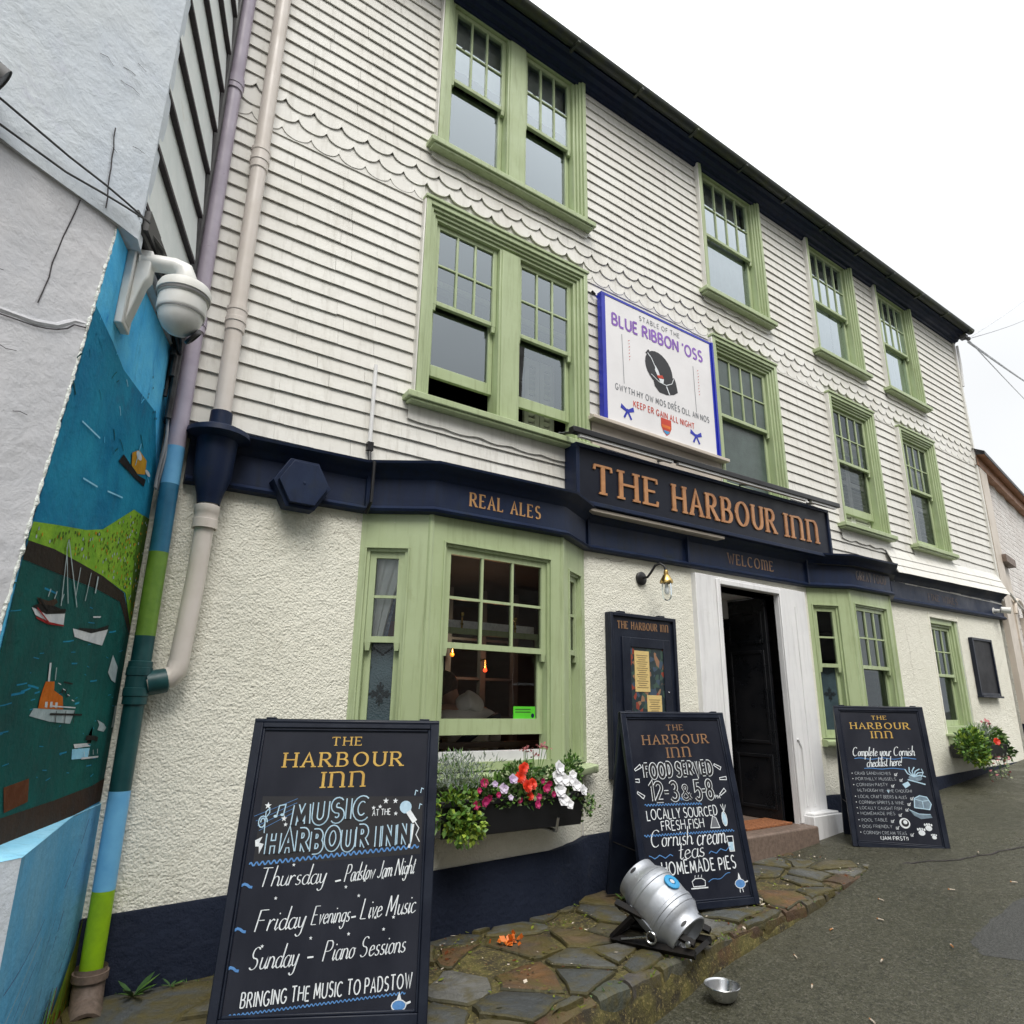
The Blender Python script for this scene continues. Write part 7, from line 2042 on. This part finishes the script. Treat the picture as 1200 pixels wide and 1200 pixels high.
# grit, moss flakes and dead leaves caught on the pavement
b = MB(); rnd = random.Random(77)
for k in range(2600):
    x_ = rnd.uniform(1.2, 6.0); y_ = -.08 - (rnd.random() ** 1.3) * 1.15
    ok = False
    for (a, ya), (c, yc) in zip(EDGE, EDGE[1:]):
        if c <= x_ <= a: ok = y_ > ya + (yc - ya) * (x_ - a) / (c - a) - .02
    if not ok or mnoise.noise(Vector((x_ * 2.6, y_ * 2.6, 5))) < -.02: continue
    r_ = rnd.uniform(.003, .011) if rnd.random() < .9 else rnd.uniform(.012, .022)
    p = Vector((x_, y_, pave_z(x_) + .008 + rnd.random() * .004)); an = rnd.uniform(0, 6.3); d = Vector((cos(an), sin(an), rnd.uniform(-.2, .4))) * r_; c_ = Vector((-sin(an), cos(an), rnd.uniform(-.2, .4))) * r_ * rnd.uniform(.3, .8)
    b.add([p - d, p + c_, p + d, p - c_], [(0, 1, 2, 3)], rnd.choice((0, 0, 1, 1, 2, 3)))
build(b, "pavement_grit", ['moss', 'm_leaf', 'butt', 'm_rust'], None, (3, -.6, .2), kind='stuff', label="grit, moss flakes and dead leaf scraps on the flagstones", cat="grit")
# a worn crack and a dark joint across the asphalt
ckm = MB()
def gz(u, v, n): return Vector((u, v, ground_z(u, v) + n))
pts_ = [(5.95, -.98), (6.3, -1.22), (6.8, -1.40), (7.5, -1.62), (8.4, -1.78), (9.4, -1.9)]
fine_ = []
for a, c in zip(pts_, pts_[1:]):
    for t in range(8): fine_.append((a[0] + (c[0] - a[0]) * t / 8 + rnd.uniform(-.02, .02), a[1] + (c[1] - a[1]) * t / 8 + rnd.uniform(-.02, .02)))
ckm.ribbon(fine_, .016, gz, .004)
ckm.ribbon([(x_, -.30 - .02 * (x_ - 6.4) + rnd.uniform(-.015, .015)) for x_ in [6.5 + .12 * k for k in range(16)]], .012, gz, .004)
build(ckm, "road_crack", 'tar', kind='structure', label="thin dark crack wandering across the asphalt")
# ------------------------------------------------------------------ flower boxes
def leaf(mb, p, d, ln, wd, mi, rnd):
    d = d.normalized(); c = d.cross(Vector((rnd.uniform(-1, 1), rnd.uniform(-1, 1), rnd.uniform(-1, 1)))).normalized(); u = c.cross(d)
    mb.add([p, p + d * ln * .45 + c * wd * .5 + u * ln * .06, p + d * ln - u * ln * .08, p + d * ln * .45 - c * wd * .5 + u * ln * .06], [(0, 1, 2), (0, 2, 3)], mi)
def clump(mb, c, r, n, ln, wd, mis, rnd, out=.7, droop=0.0):
    c = Vector(c)
    for k in range(n):
        v = Vector((rnd.gauss(0, 1), rnd.gauss(0, 1), rnd.gauss(0, 1))).normalized()
        q = rnd.random() ** .45
        p = c + Vector((v.x * r[0], v.y * r[1], v.z * r[2])) * q
        d = v * out + Vector((rnd.uniform(-1, 1), rnd.uniform(-1, 1), rnd.uniform(-1, 1))) * (1 - out * .5) + Vector((0, -.2, .25 - droop))
        leaf(mb, p, d, ln * rnd.uniform(.6, 1.25), wd * rnd.uniform(.7, 1.2), rnd.choice(mis), rnd)
def flower(mb, c, d, r, n, mi, rnd, layers=2):
    d = Vector(d).normalized(); a = d.orthogonal().normalized(); e = d.cross(a); c = Vector(c)
    for l in range(layers):
        for k in range(n):
            an = 2 * pi * (k + l * .5) / n + rnd.uniform(-.15, .15); rr_ = r * (1 - (.3 if layers < 4 else .19) * l)
            rad = a * cos(an) + e * sin(an); tg = d.cross(rad)
            mb.add([c, c + rad * rr_ * .62 + tg * rr_ * .46 + d * rr_ * (.12 + .2 * l), c + rad * rr_ * .96 + d * rr_ * (.2 + .26 * l), c + rad * rr_ * .62 - tg * rr_ * .46 + d * rr_ * (.12 + .2 * l)], [(0, 1, 2), (0, 2, 3)], mi)
fx1 = thing("flower_box", "long black flower box of red, white and pink flowers under the bay window", "flower box", (2.6, -.33, .73))
rnd = random.Random(14)
b = MB()
bx0, bx1, byf, byb, bz0, bz1 = 2.02, 3.10, -.44, -.235, .745, .945
b.add([(bx0 + .02, byf + .03, bz0), (bx1 - .02, byf + .03, bz0), (bx1 - .02, byb, bz0), (bx0 + .02, byb, bz0), (bx0, byf, bz1), (bx1, byf, bz1), (bx1, byb, bz1), (bx0, byb, bz1)], [(0, 1, 5, 4), (1, 2, 6, 5), (2, 3, 7, 6), (3, 0, 4, 7), (3, 2, 1, 0)])
b.box(bx0 - .01, bx1 + .01, byf - .012, byf + .01, bz1 - .03, bz1 + .005)
build(b, "trough", 'plastic_black', fx1, bevel=.005)
b = MB(); b.quad((bx0 + .01, byf + .01, bz1 - .02), (bx1 - .01, byf + .01, bz1 - .02), (bx1 - .01, byb, bz1 - .02), (bx0 + .01, byb, bz1 - .02)); build(b, "soil", 'soil', fx1)
for q in (2.30, 2.86):
    b = MB(); b.tube([(q, -.20, bz0 - .02), (q, byf + .01, bz0 - .018), (q, byf - .012, bz0 + .06)], .011, 4, smooth=False)
    build(b, "bracket", 'steel', fx1)
b = MB()
for k in range(700):
    c = Vector((2.16 + rnd.gauss(0, .10), -.34 + rnd.gauss(0, .05), .95)); v = Vector((rnd.gauss(0, .5), rnd.gauss(0, .35) - .1, 1)).normalized(); h = rnd.uniform(.05, .26)
    p = c + v * h
    for q in range(2): leaf(b, p, v + Vector((rnd.uniform(-1, 1), rnd.uniform(-1, 1), rnd.uniform(-.5, 1))), rnd.uniform(.02, .05), .006, rnd.choice((0, 0, 1)), rnd)
build(b, "silver_foliage", ['leafsilver', 'leaf'], fx1)
b = MB()
clump(b, (2.12, -.43, .90), (.16, .08, .12), 330, .045, .032, (0, 0, 1), rnd, droop=.3)
clump(b, (2.17, -.46, .80), (.14, .06, .085), 320, .034, .028, (1, 1, 0), rnd, droop=.5)
build(b, "lime_creeper", ['leaf', 'leaflime'], fx1)
b = MB()
for c, r, n in (((2.42, -.37, .98), (.17, .08, .09), 420), ((2.66, -.35, 1.02), (.20, .08, .11), 520), ((2.92, -.35, 1.0), (.14, .08, .10), 360), ((2.62, -.42, .93), (.42, .05, .04), 380)):
    clump(b, c, r, n, .042, .026, (0, 0, 1, 2), rnd)
build(b, "bedding_foliage", ['leaf', 'leafdark', 'leafvar'], fx1)
b = MB()
clump(b, (3.06, -.33, 1.04), (.085, .07, .14), 420, .035, .018, (0, 0, 1), rnd)
build(b, "parsley_foliage", ['leaf', 'leafdark'], fx1)
b = MB()
for k in range(10):
    p = Vector((3.03 + rnd.uniform(-.06, .06), -.42 + rnd.uniform(-.03, .05), .94)); d = Vector((rnd.uniform(.1, .8), rnd.uniform(-.3, .2), rnd.uniform(-.1, .3)))
    pts = [p]
    for q in range(rnd.randint(4, 6)): d = (d + Vector((rnd.uniform(-.2, .25), rnd.uniform(-.2, .2), -.22))).normalized(); p = p + d * .04; pts.append(p)
    b.tube(pts, .0025, 5, 1)
    for q in pts[1:]:
        for _ in range(6): leaf(b, q + Vector((rnd.gauss(0, .012), rnd.gauss(0, .012), rnd.gauss(0, .012))), Vector((rnd.uniform(-1, 1), rnd.uniform(-1, .5), rnd.uniform(-.6, .8))), rnd.uniform(.02, .036), .022, rnd.choice((0, 0, 2, 2, 1)), rnd)
build(b, "trailing_ivy", ['leaf', 'leafdark', 'leafvar'], fx1)
for c, r in (((2.56, -.45, 1.055), .048), ((2.60, -.47, 1.005), .05), ((2.645, -.46, 1.015), .046), ((2.585, -.44, 1.10), .044), ((2.63, -.46, .945), .036), ((2.61, -.43, 1.115), .036)):
    b = MB(); flower(b, c, (rnd.uniform(-.3, .2), -1, .4), r * .85, 10, 0, rnd, 5); build(b, "red_begonia", 'petal_red', fx1)
for c, r in (((2.86, -.46, 1.10), .052), ((2.835, -.47, 1.045), .054), ((2.89, -.47, 1.03), .05), ((2.85, -.48, .97), .05), ((2.87, -.49, .915), .045), ((2.96, -.45, 1.02), .044), ((3.0, -.46, .99), .045), ((3.07, -.45, .955), .04), ((2.92, -.49, .885), .035), ((2.99, -.44, 1.05), .036)):
    b = MB(); flower(b, c, (rnd.uniform(-.3, .3), -1, .3), r, 5, 0, rnd, 2); build(b, "white_petunia", 'petal_white', fx1)
for c, r in (((2.29, -.46, 1.04), .03), ((2.28, -.49, .94), .033), ((2.22, -.49, .925), .028), ((2.31, -.48, .955), .03), ((2.75, -.47, .985), .03), ((2.665, -.49, .90), .028), ((2.78, -.46, 1.01), .024), ((2.69, -.47, .94), .024), ((2.38, -.48, .97), .02), ((2.54, -.48, .93), .022), ((2.25, -.47, 1.0), .02), ((2.80, -.48, .95), .022), ((2.72, -.47, 1.03), .02)):
    b = MB(); flower(b, c, (rnd.uniform(-.3, .3), -1, rnd.uniform(-.4, .5)), r, 6, 0, rnd, 2); build(b, "pink_fuchsia", 'petal_pink', fx1)
for c, r in (((2.43, -.46, 1.0), .036), ((2.50, -.46, 1.05), .034), ((2.36, -.47, 1.03), .022), ((2.47, -.48, .95), .02)):
    b = MB(); flower(b, c, (-.2, -1, .4), r, 5, 0, rnd, 2); build(b, "violet_pansy", 'petal_violet', fx1)
b = MB()
for k in range(8):
    x0 = 2.70 + rnd.uniform(-.05, .05); tx = x0 + rnd.uniform(-.09, .09); tz = rnd.uniform(1.16, 1.24)
    b.tube([(x0, -.36, .95), ((x0 + tx) / 2, -.37, 1.08), (tx, -.38, tz)], .0022, 5, 1)
    for q in range(6): petal(b, Vector((tx + rnd.uniform(-.02, .02), -.38 + rnd.uniform(-.015, .015), tz + rnd.uniform(-.015, .02))), Vector((rnd.uniform(-1, 1), rnd.uniform(-1, 1), .5)), .022, 0, rnd)
build(b, "rose_sprays", ['petal_rose', 'leaf'], fx1)

fx2 = thing("flower_box", "small black flower box with one orange bloom under the far window", "flower box", (9.8, -.2, .93))
b = MB()
b.add([(9.42, -.30, .93), (10.28, -.30, .93), (10.28, -.03, .93), (9.42, -.03, .93), (9.40, -.33, 1.09), (10.30, -.33, 1.09), (10.30, -.03, 1.09), (9.40, -.03, 1.09)], [(0, 1, 5, 4), (1, 2, 6, 5), (2, 3, 7, 6), (3, 0, 4, 7), (3, 2, 1, 0), (4, 5, 6, 7)])
build(b, "trough", 'plastic_black', fx2, bevel=.005)
for q in (9.75, 10.08):
    b = MB(); b.tube([(q, -.02, .91), (q, -.315, .91), (q, -.345, .98)], .010, 4, smooth=False); build(b, "bracket", 'steel', fx2)
b = MB(); clump(b, (9.32, -.30, 1.10), (.26, .14, .19), 900, .055, .036, (0, 0, 1, 2), rnd); clump(b, (9.42, -.34, .97), (.18, .08, .13), 300, .05, .036, (0, 2), rnd); build(b, "leafy_foliage", ['leaf', 'leafdark', 'leaflime'], fx2)
b = MB(); clump(b, (10.12, -.22, 1.16), (.26, .13, .13), 620, .055, .034, (0, 0, 1, 2), rnd); clump(b, (10.36, -.26, 1.02), (.08, .1, .14), 120, .07, .04, (0, 1), rnd); build(b, "trailing_foliage", ['leaf', 'leafdark', 'leafvar'], fx2)
b = MB()
for k in range(300):
    v = Vector((rnd.gauss(0, .6), rnd.gauss(0, .5), 1)).normalized(); p = Vector((9.80, -.22, 1.10)) + v * rnd.uniform(.05, .24); leaf(b, p, v, .05, .009, rnd.choice((0, 0, 1)), rnd)
build(b, "silver_foliage", ['leafsilver', 'leaf'], fx2)
b = MB(); flower(b, (9.84, -.38, 1.13), (-.6, -1, .3), .05, 7, 0, rnd, 3); build(b, "orange_bloom", 'petal_red', fx2)
b = MB()
for k in range(14): petal(b, Vector((10.02 + rnd.gauss(0, .04), -.22, 1.36 + rnd.gauss(0, .03))), Vector((rnd.uniform(-1, 1), -1, .4)), .05, 0, rnd)
for k in range(5): b.tube([(10.0, -.2, 1.1), (10.0 + .02 * k, -.21, 1.36)], .003, 5, 1)
build(b, "rose_sprays", ['petal_rose', 'leaf'], fx2)
b = MB()
for k in range(7):
    p = Vector((9.5 + .12 * k, -.33, .99)); d = Vector((rnd.uniform(-.3, .3), -.2, -.2)); pts = [p]
    for q in range(6): d = (d + Vector((rnd.uniform(-.3, .3), rnd.uniform(-.1, .15), -.35))).normalized(); p = p + d * .05; pts.append(p)
    b.tube(pts, .003, 5, 1)
    for q in pts[1:]: leaf(b, q, Vector((rnd.uniform(-1, 1), -1, rnd.uniform(-1, 1))), .045, .025, rnd.choice((0, 2)), rnd)
build(b, "trailing_sprigs", ['leafvar', 'leafdark', 'petal_rose'], fx2)

# ------------------------------------------------------------------ behind the bay window
bn = thing("window_bench", "dark wooden bench seat just inside the bay window", "bench", (2.6, .3, .452))
b = MB(); b.box(1.75, 3.35, .06, .52, .86, .90); build(b, "seat", 'wood', bn, bevel=.006)
b = MB(); b.box(1.78, 3.32, .10, .48, .4525, .8599); build(b, "base", 'wood', bn)
b = MB()
for q in (2.75, 2.9, 3.05, 3.2): b.box(q, q + .035, .0, .035, .9, 1.20)
b.box(1.8, 3.3, -.005, .04, 1.201, 1.24)
build(b, "backrest", 'wood', bn)

pn = thing("person", "seated person in a pale grey hooded jacket seen from behind through the bay window", "person", (2.46, .24, .9))
def skin_mesh(name, pts, edges, radii, mt, parent, sub=2):
    W = WM[parent.name]; inv = W.inverted()
    me = bpy.data.meshes.new(name)
    me.from_pydata([tuple(inv @ Vector(p)) for p in pts], edges, [])
    o = bpy.data.objects.new(name, me); COL.objects.link(o); o.parent = parent
    me.materials.append(M[mt])
    sk_ = o.modifiers.new("skin", 'SKIN')
    sv = me.skin_vertices[0].data if me.skin_vertices else None
    if sv is None:
        bm = bmesh.new(); bm.from_mesh(me); bm.verts.layers.skin.verify(); bm.to_mesh(me); bm.free(); sv = me.skin_vertices[0].data
    for v, r in zip(sv, radii): v.radius = r if isinstance(r, tuple) else (r, r)
    for v in sv: v.use_root = False
    sv[0].use_root = True
    sk_.use_smooth_shade = True
    ss_ = o.modifiers.new("subdivision", 'SUBSURF'); ss_.levels = sub; ss_.render_levels = sub
    WM[o.name] = W
    return o
bx_, by_ = 2.60, .27
body = [(bx_, by_, 1.0), (bx_ + .0, by_ - .0, 1.14), (bx_ + .0, by_ + .02, 1.30), (bx_ - .02, by_ + .05, 1.38), (bx_ - .03, by_ + .10, 1.45), (bx_ - .05, by_ + .15, 1.51), (bx_ - .07, by_ + .20, 1.58), (bx_ - .08, by_ + .22, 1.635),
        (bx_ + .10, by_ + .02, .99), (bx_ + .13, by_ + .40, 1.0), (bx_ + .14, by_ + .44, .58), (bx_ + .14, by_ + .56, .50),
        (bx_ - .10, by_ + .02, .99), (bx_ - .13, by_ + .40, 1.0), (bx_ - .14, by_ + .44, .58), (bx_ - .14, by_ + .56, .50),
        (bx_ + .19, by_ + .06, 1.42), (bx_ + .25, by_ + .14, 1.20), (bx_ + .17, by_ + .38, 1.18), (bx_ + .14, by_ + .46, 1.19),
        (bx_ - .20, by_ + .06, 1.42), (bx_ - .27, by_ + .14, 1.20), (bx_ - .2, by_ + .38, 1.18), (bx_ - .16, by_ + .46, 1.19)]
be = [(0, 1), (1, 2), (2, 3), (3, 4), (4, 5), (5, 6), (6, 7), (0, 8), (8, 9), (9, 10), (10, 11), (0, 12), (12, 13), (13, 14), (14, 15), (3, 16), (16, 17), (17, 18), (18, 19), (3, 20), (20, 21), (21, 22), (22, 23)]
br_ = [(.15, .12), (.14, .11), (.15, .12), (.13, .10), (.055, .06), (.06, .07), (.085, .10), (.065, .075), .085, .07, .05, .045, .085, .07, .05, .045, .07, .05, .035, .032, .07, .05, .035, .032]
skin_mesh("body", body, be, br_, 'skin', pn)
jk = [(bx_, by_ - .005, .97), (bx_, by_ - .005, 1.14), (bx_, by_ + .01, 1.27), (bx_ - .01, by_ + .03, 1.38), (bx_ - .015, by_ + .03, 1.47), (bx_ + .225, by_ + .03, 1.375), (bx_ + .295, by_ + .12, 1.17), (bx_ + .17, by_ + .37, 1.15), (bx_ - .22, by_ + .04, 1.36), (bx_ - .295, by_ + .12, 1.17), (bx_ - .2, by_ + .37, 1.17)]
skin_mesh("jacket", jk, [(0, 1), (1, 2), (2, 3), (3, 4), (3, 5), (5, 6), (6, 7), (3, 8), (8, 9), (9, 10)], [(.19, .15), (.18, .14), (.20, .15), (.18, .13), (.11, .10), .095, .075, .05, .095, .075, .05], 'jacket', pn)
hd_ = [(bx_ - .10, by_ + .01, 1.47), (bx_ - .03, by_ - .06, 1.505), (bx_ + .05, by_ - .05, 1.52), (bx_ + .13, by_ - .01, 1.45), (bx_ + .0, by_ + .0, 1.535)]
skin_mesh("hood", hd_, [(0, 1), (1, 2), (2, 3), (2, 4)], [.06, .07, .068, .055, .06], 'jacket', pn)
b = MB(); st_ = [(bx_ - .22, by_ - .12, 1.14), (bx_ - .1, by_ - .15, 1.25), (bx_ + .03, by_ - .145, 1.33), (bx_ + .17, by_ - .105, 1.385), (bx_ + .25, by_ - .02, 1.40)]
b.tube(st_, [.03, .035, .036, .034, .028], 8); build(b, "dark_stripe", 'jacketdark', pn)
b = MB(); b.ball((bx_ - .08, by_ + .205, 1.62), .105, 14, sq=(.92, 1.05, 1.0)); build(b, "hair", 'hair', pn)
skin_mesh("trousers", [body[0], body[8], body[9], body[10], body[12], body[13], body[14]], [(0, 1), (1, 2), (2, 3), (0, 4), (4, 5), (5, 6)], [(.17, .13), .10, .085, .06, .10, .085, .06], 'trousers', pn, 1)

def glow(name, label, p, r, mt, watts, tint):
    t = thing(name, label, "wall lamp", p)
    b = MB(); b.ball(p, r, 10); build(b, "bulb", mt, t)
    ld_ = bpy.data.lights.new("lamp_glow", 'POINT'); ld_.energy = watts; ld_.color = tint; ld_.shadow_soft_size = .05
    lo_ = bpy.data.objects.new("lamp_glow", ld_); COL.objects.link(lo_); lo_.parent = t; lo_.location = (0, -.14, .06)
    b = MB(); b.lathe([(.02, .0), (.012, .03), (.008, .08)], 10, 0, (p[0], p[1], p[2] + r * .8)); b.tube([(p[0], p[1], p[2] + r + .05), (p[0] + .02, p[1] + .04, p[2] + r + .09), (p[0] + .02, 1.72, p[2] + r + .08)], .006, 6); build(b, "bracket", 'brass', t)
glow("wall_lamp", "glowing red bulb on a bracket inside the bar, behind the bay window", (3.60, 1.60, 1.80), .020, 'bulb_red', 1.2, (1.0, .25, .1))
glow("wall_lamp", "dim amber wall lamp inside the bar, left of the red bulb", (3.22, 1.60, 1.93), .022, 'bulb_amber', 3.0, (1.0, .68, .4))
ls = thing("table_lamp", "orange shaded table lamp behind the left side of the bay window", "table lamp", (2.02, .32, 1.36))
b = MB(); b.lathe([(.11, 1.90), (.05, 2.03)], 20, 0, (2.02, .32, 0)); build(b, "lamp_shade", 'orangeshade', ls)
b = MB(); b.lathe([(.06, 1.361), (.055, 1.38), (.015, 1.40), (.012, 1.93)], 12, 0, (2.02, .32, 0)); build(b, "stem", 'brass', ls)
rl = MB(); rl.box(2.09, 2.92, -.10, -.075, 1.975, 2.03); build(rl, "pelmet_rail", 'chalk', bay1)
for k, (x_, lab) in enumerate(((2.30, "brass candlestick inside the bay window, left of its twin"), (2.74, "brass candlestick inside the bay window, right of its twin"))):
    b = MB(); b.lathe([(.0, 0), (.022, .0), (.022, .012), (.008, .02), (.006, .05), (.012, .06), (.006, .07), (.006, .11), (.014, .12), (.014, .135), (.0, .14)], 14, 0, (x_, -.118, 1.945))
    build(b, "candlestick", 'brass', None, (x_, -.118, 1.945), label=lab, cat="candlestick")
sk2 = MB(); sk2.box(2.70, 2.885, -.1685, -.1665, 1.395, 1.475)
for q in (1.462, 1.445): sk2.quad((2.715, -.1692, q - .01), (2.845, -.1692, q - .01), (2.845, -.1692, q - .004), (2.715, -.1692, q - .004), 1)
blob(sk2, lambda u, v, n: (u, -.1686 - n, v), 2.862, 1.415, .013, .015, .0008, 2)
build(sk2, "window_sticker", ['sticker', 'leafdark', 'navy'], bay1)
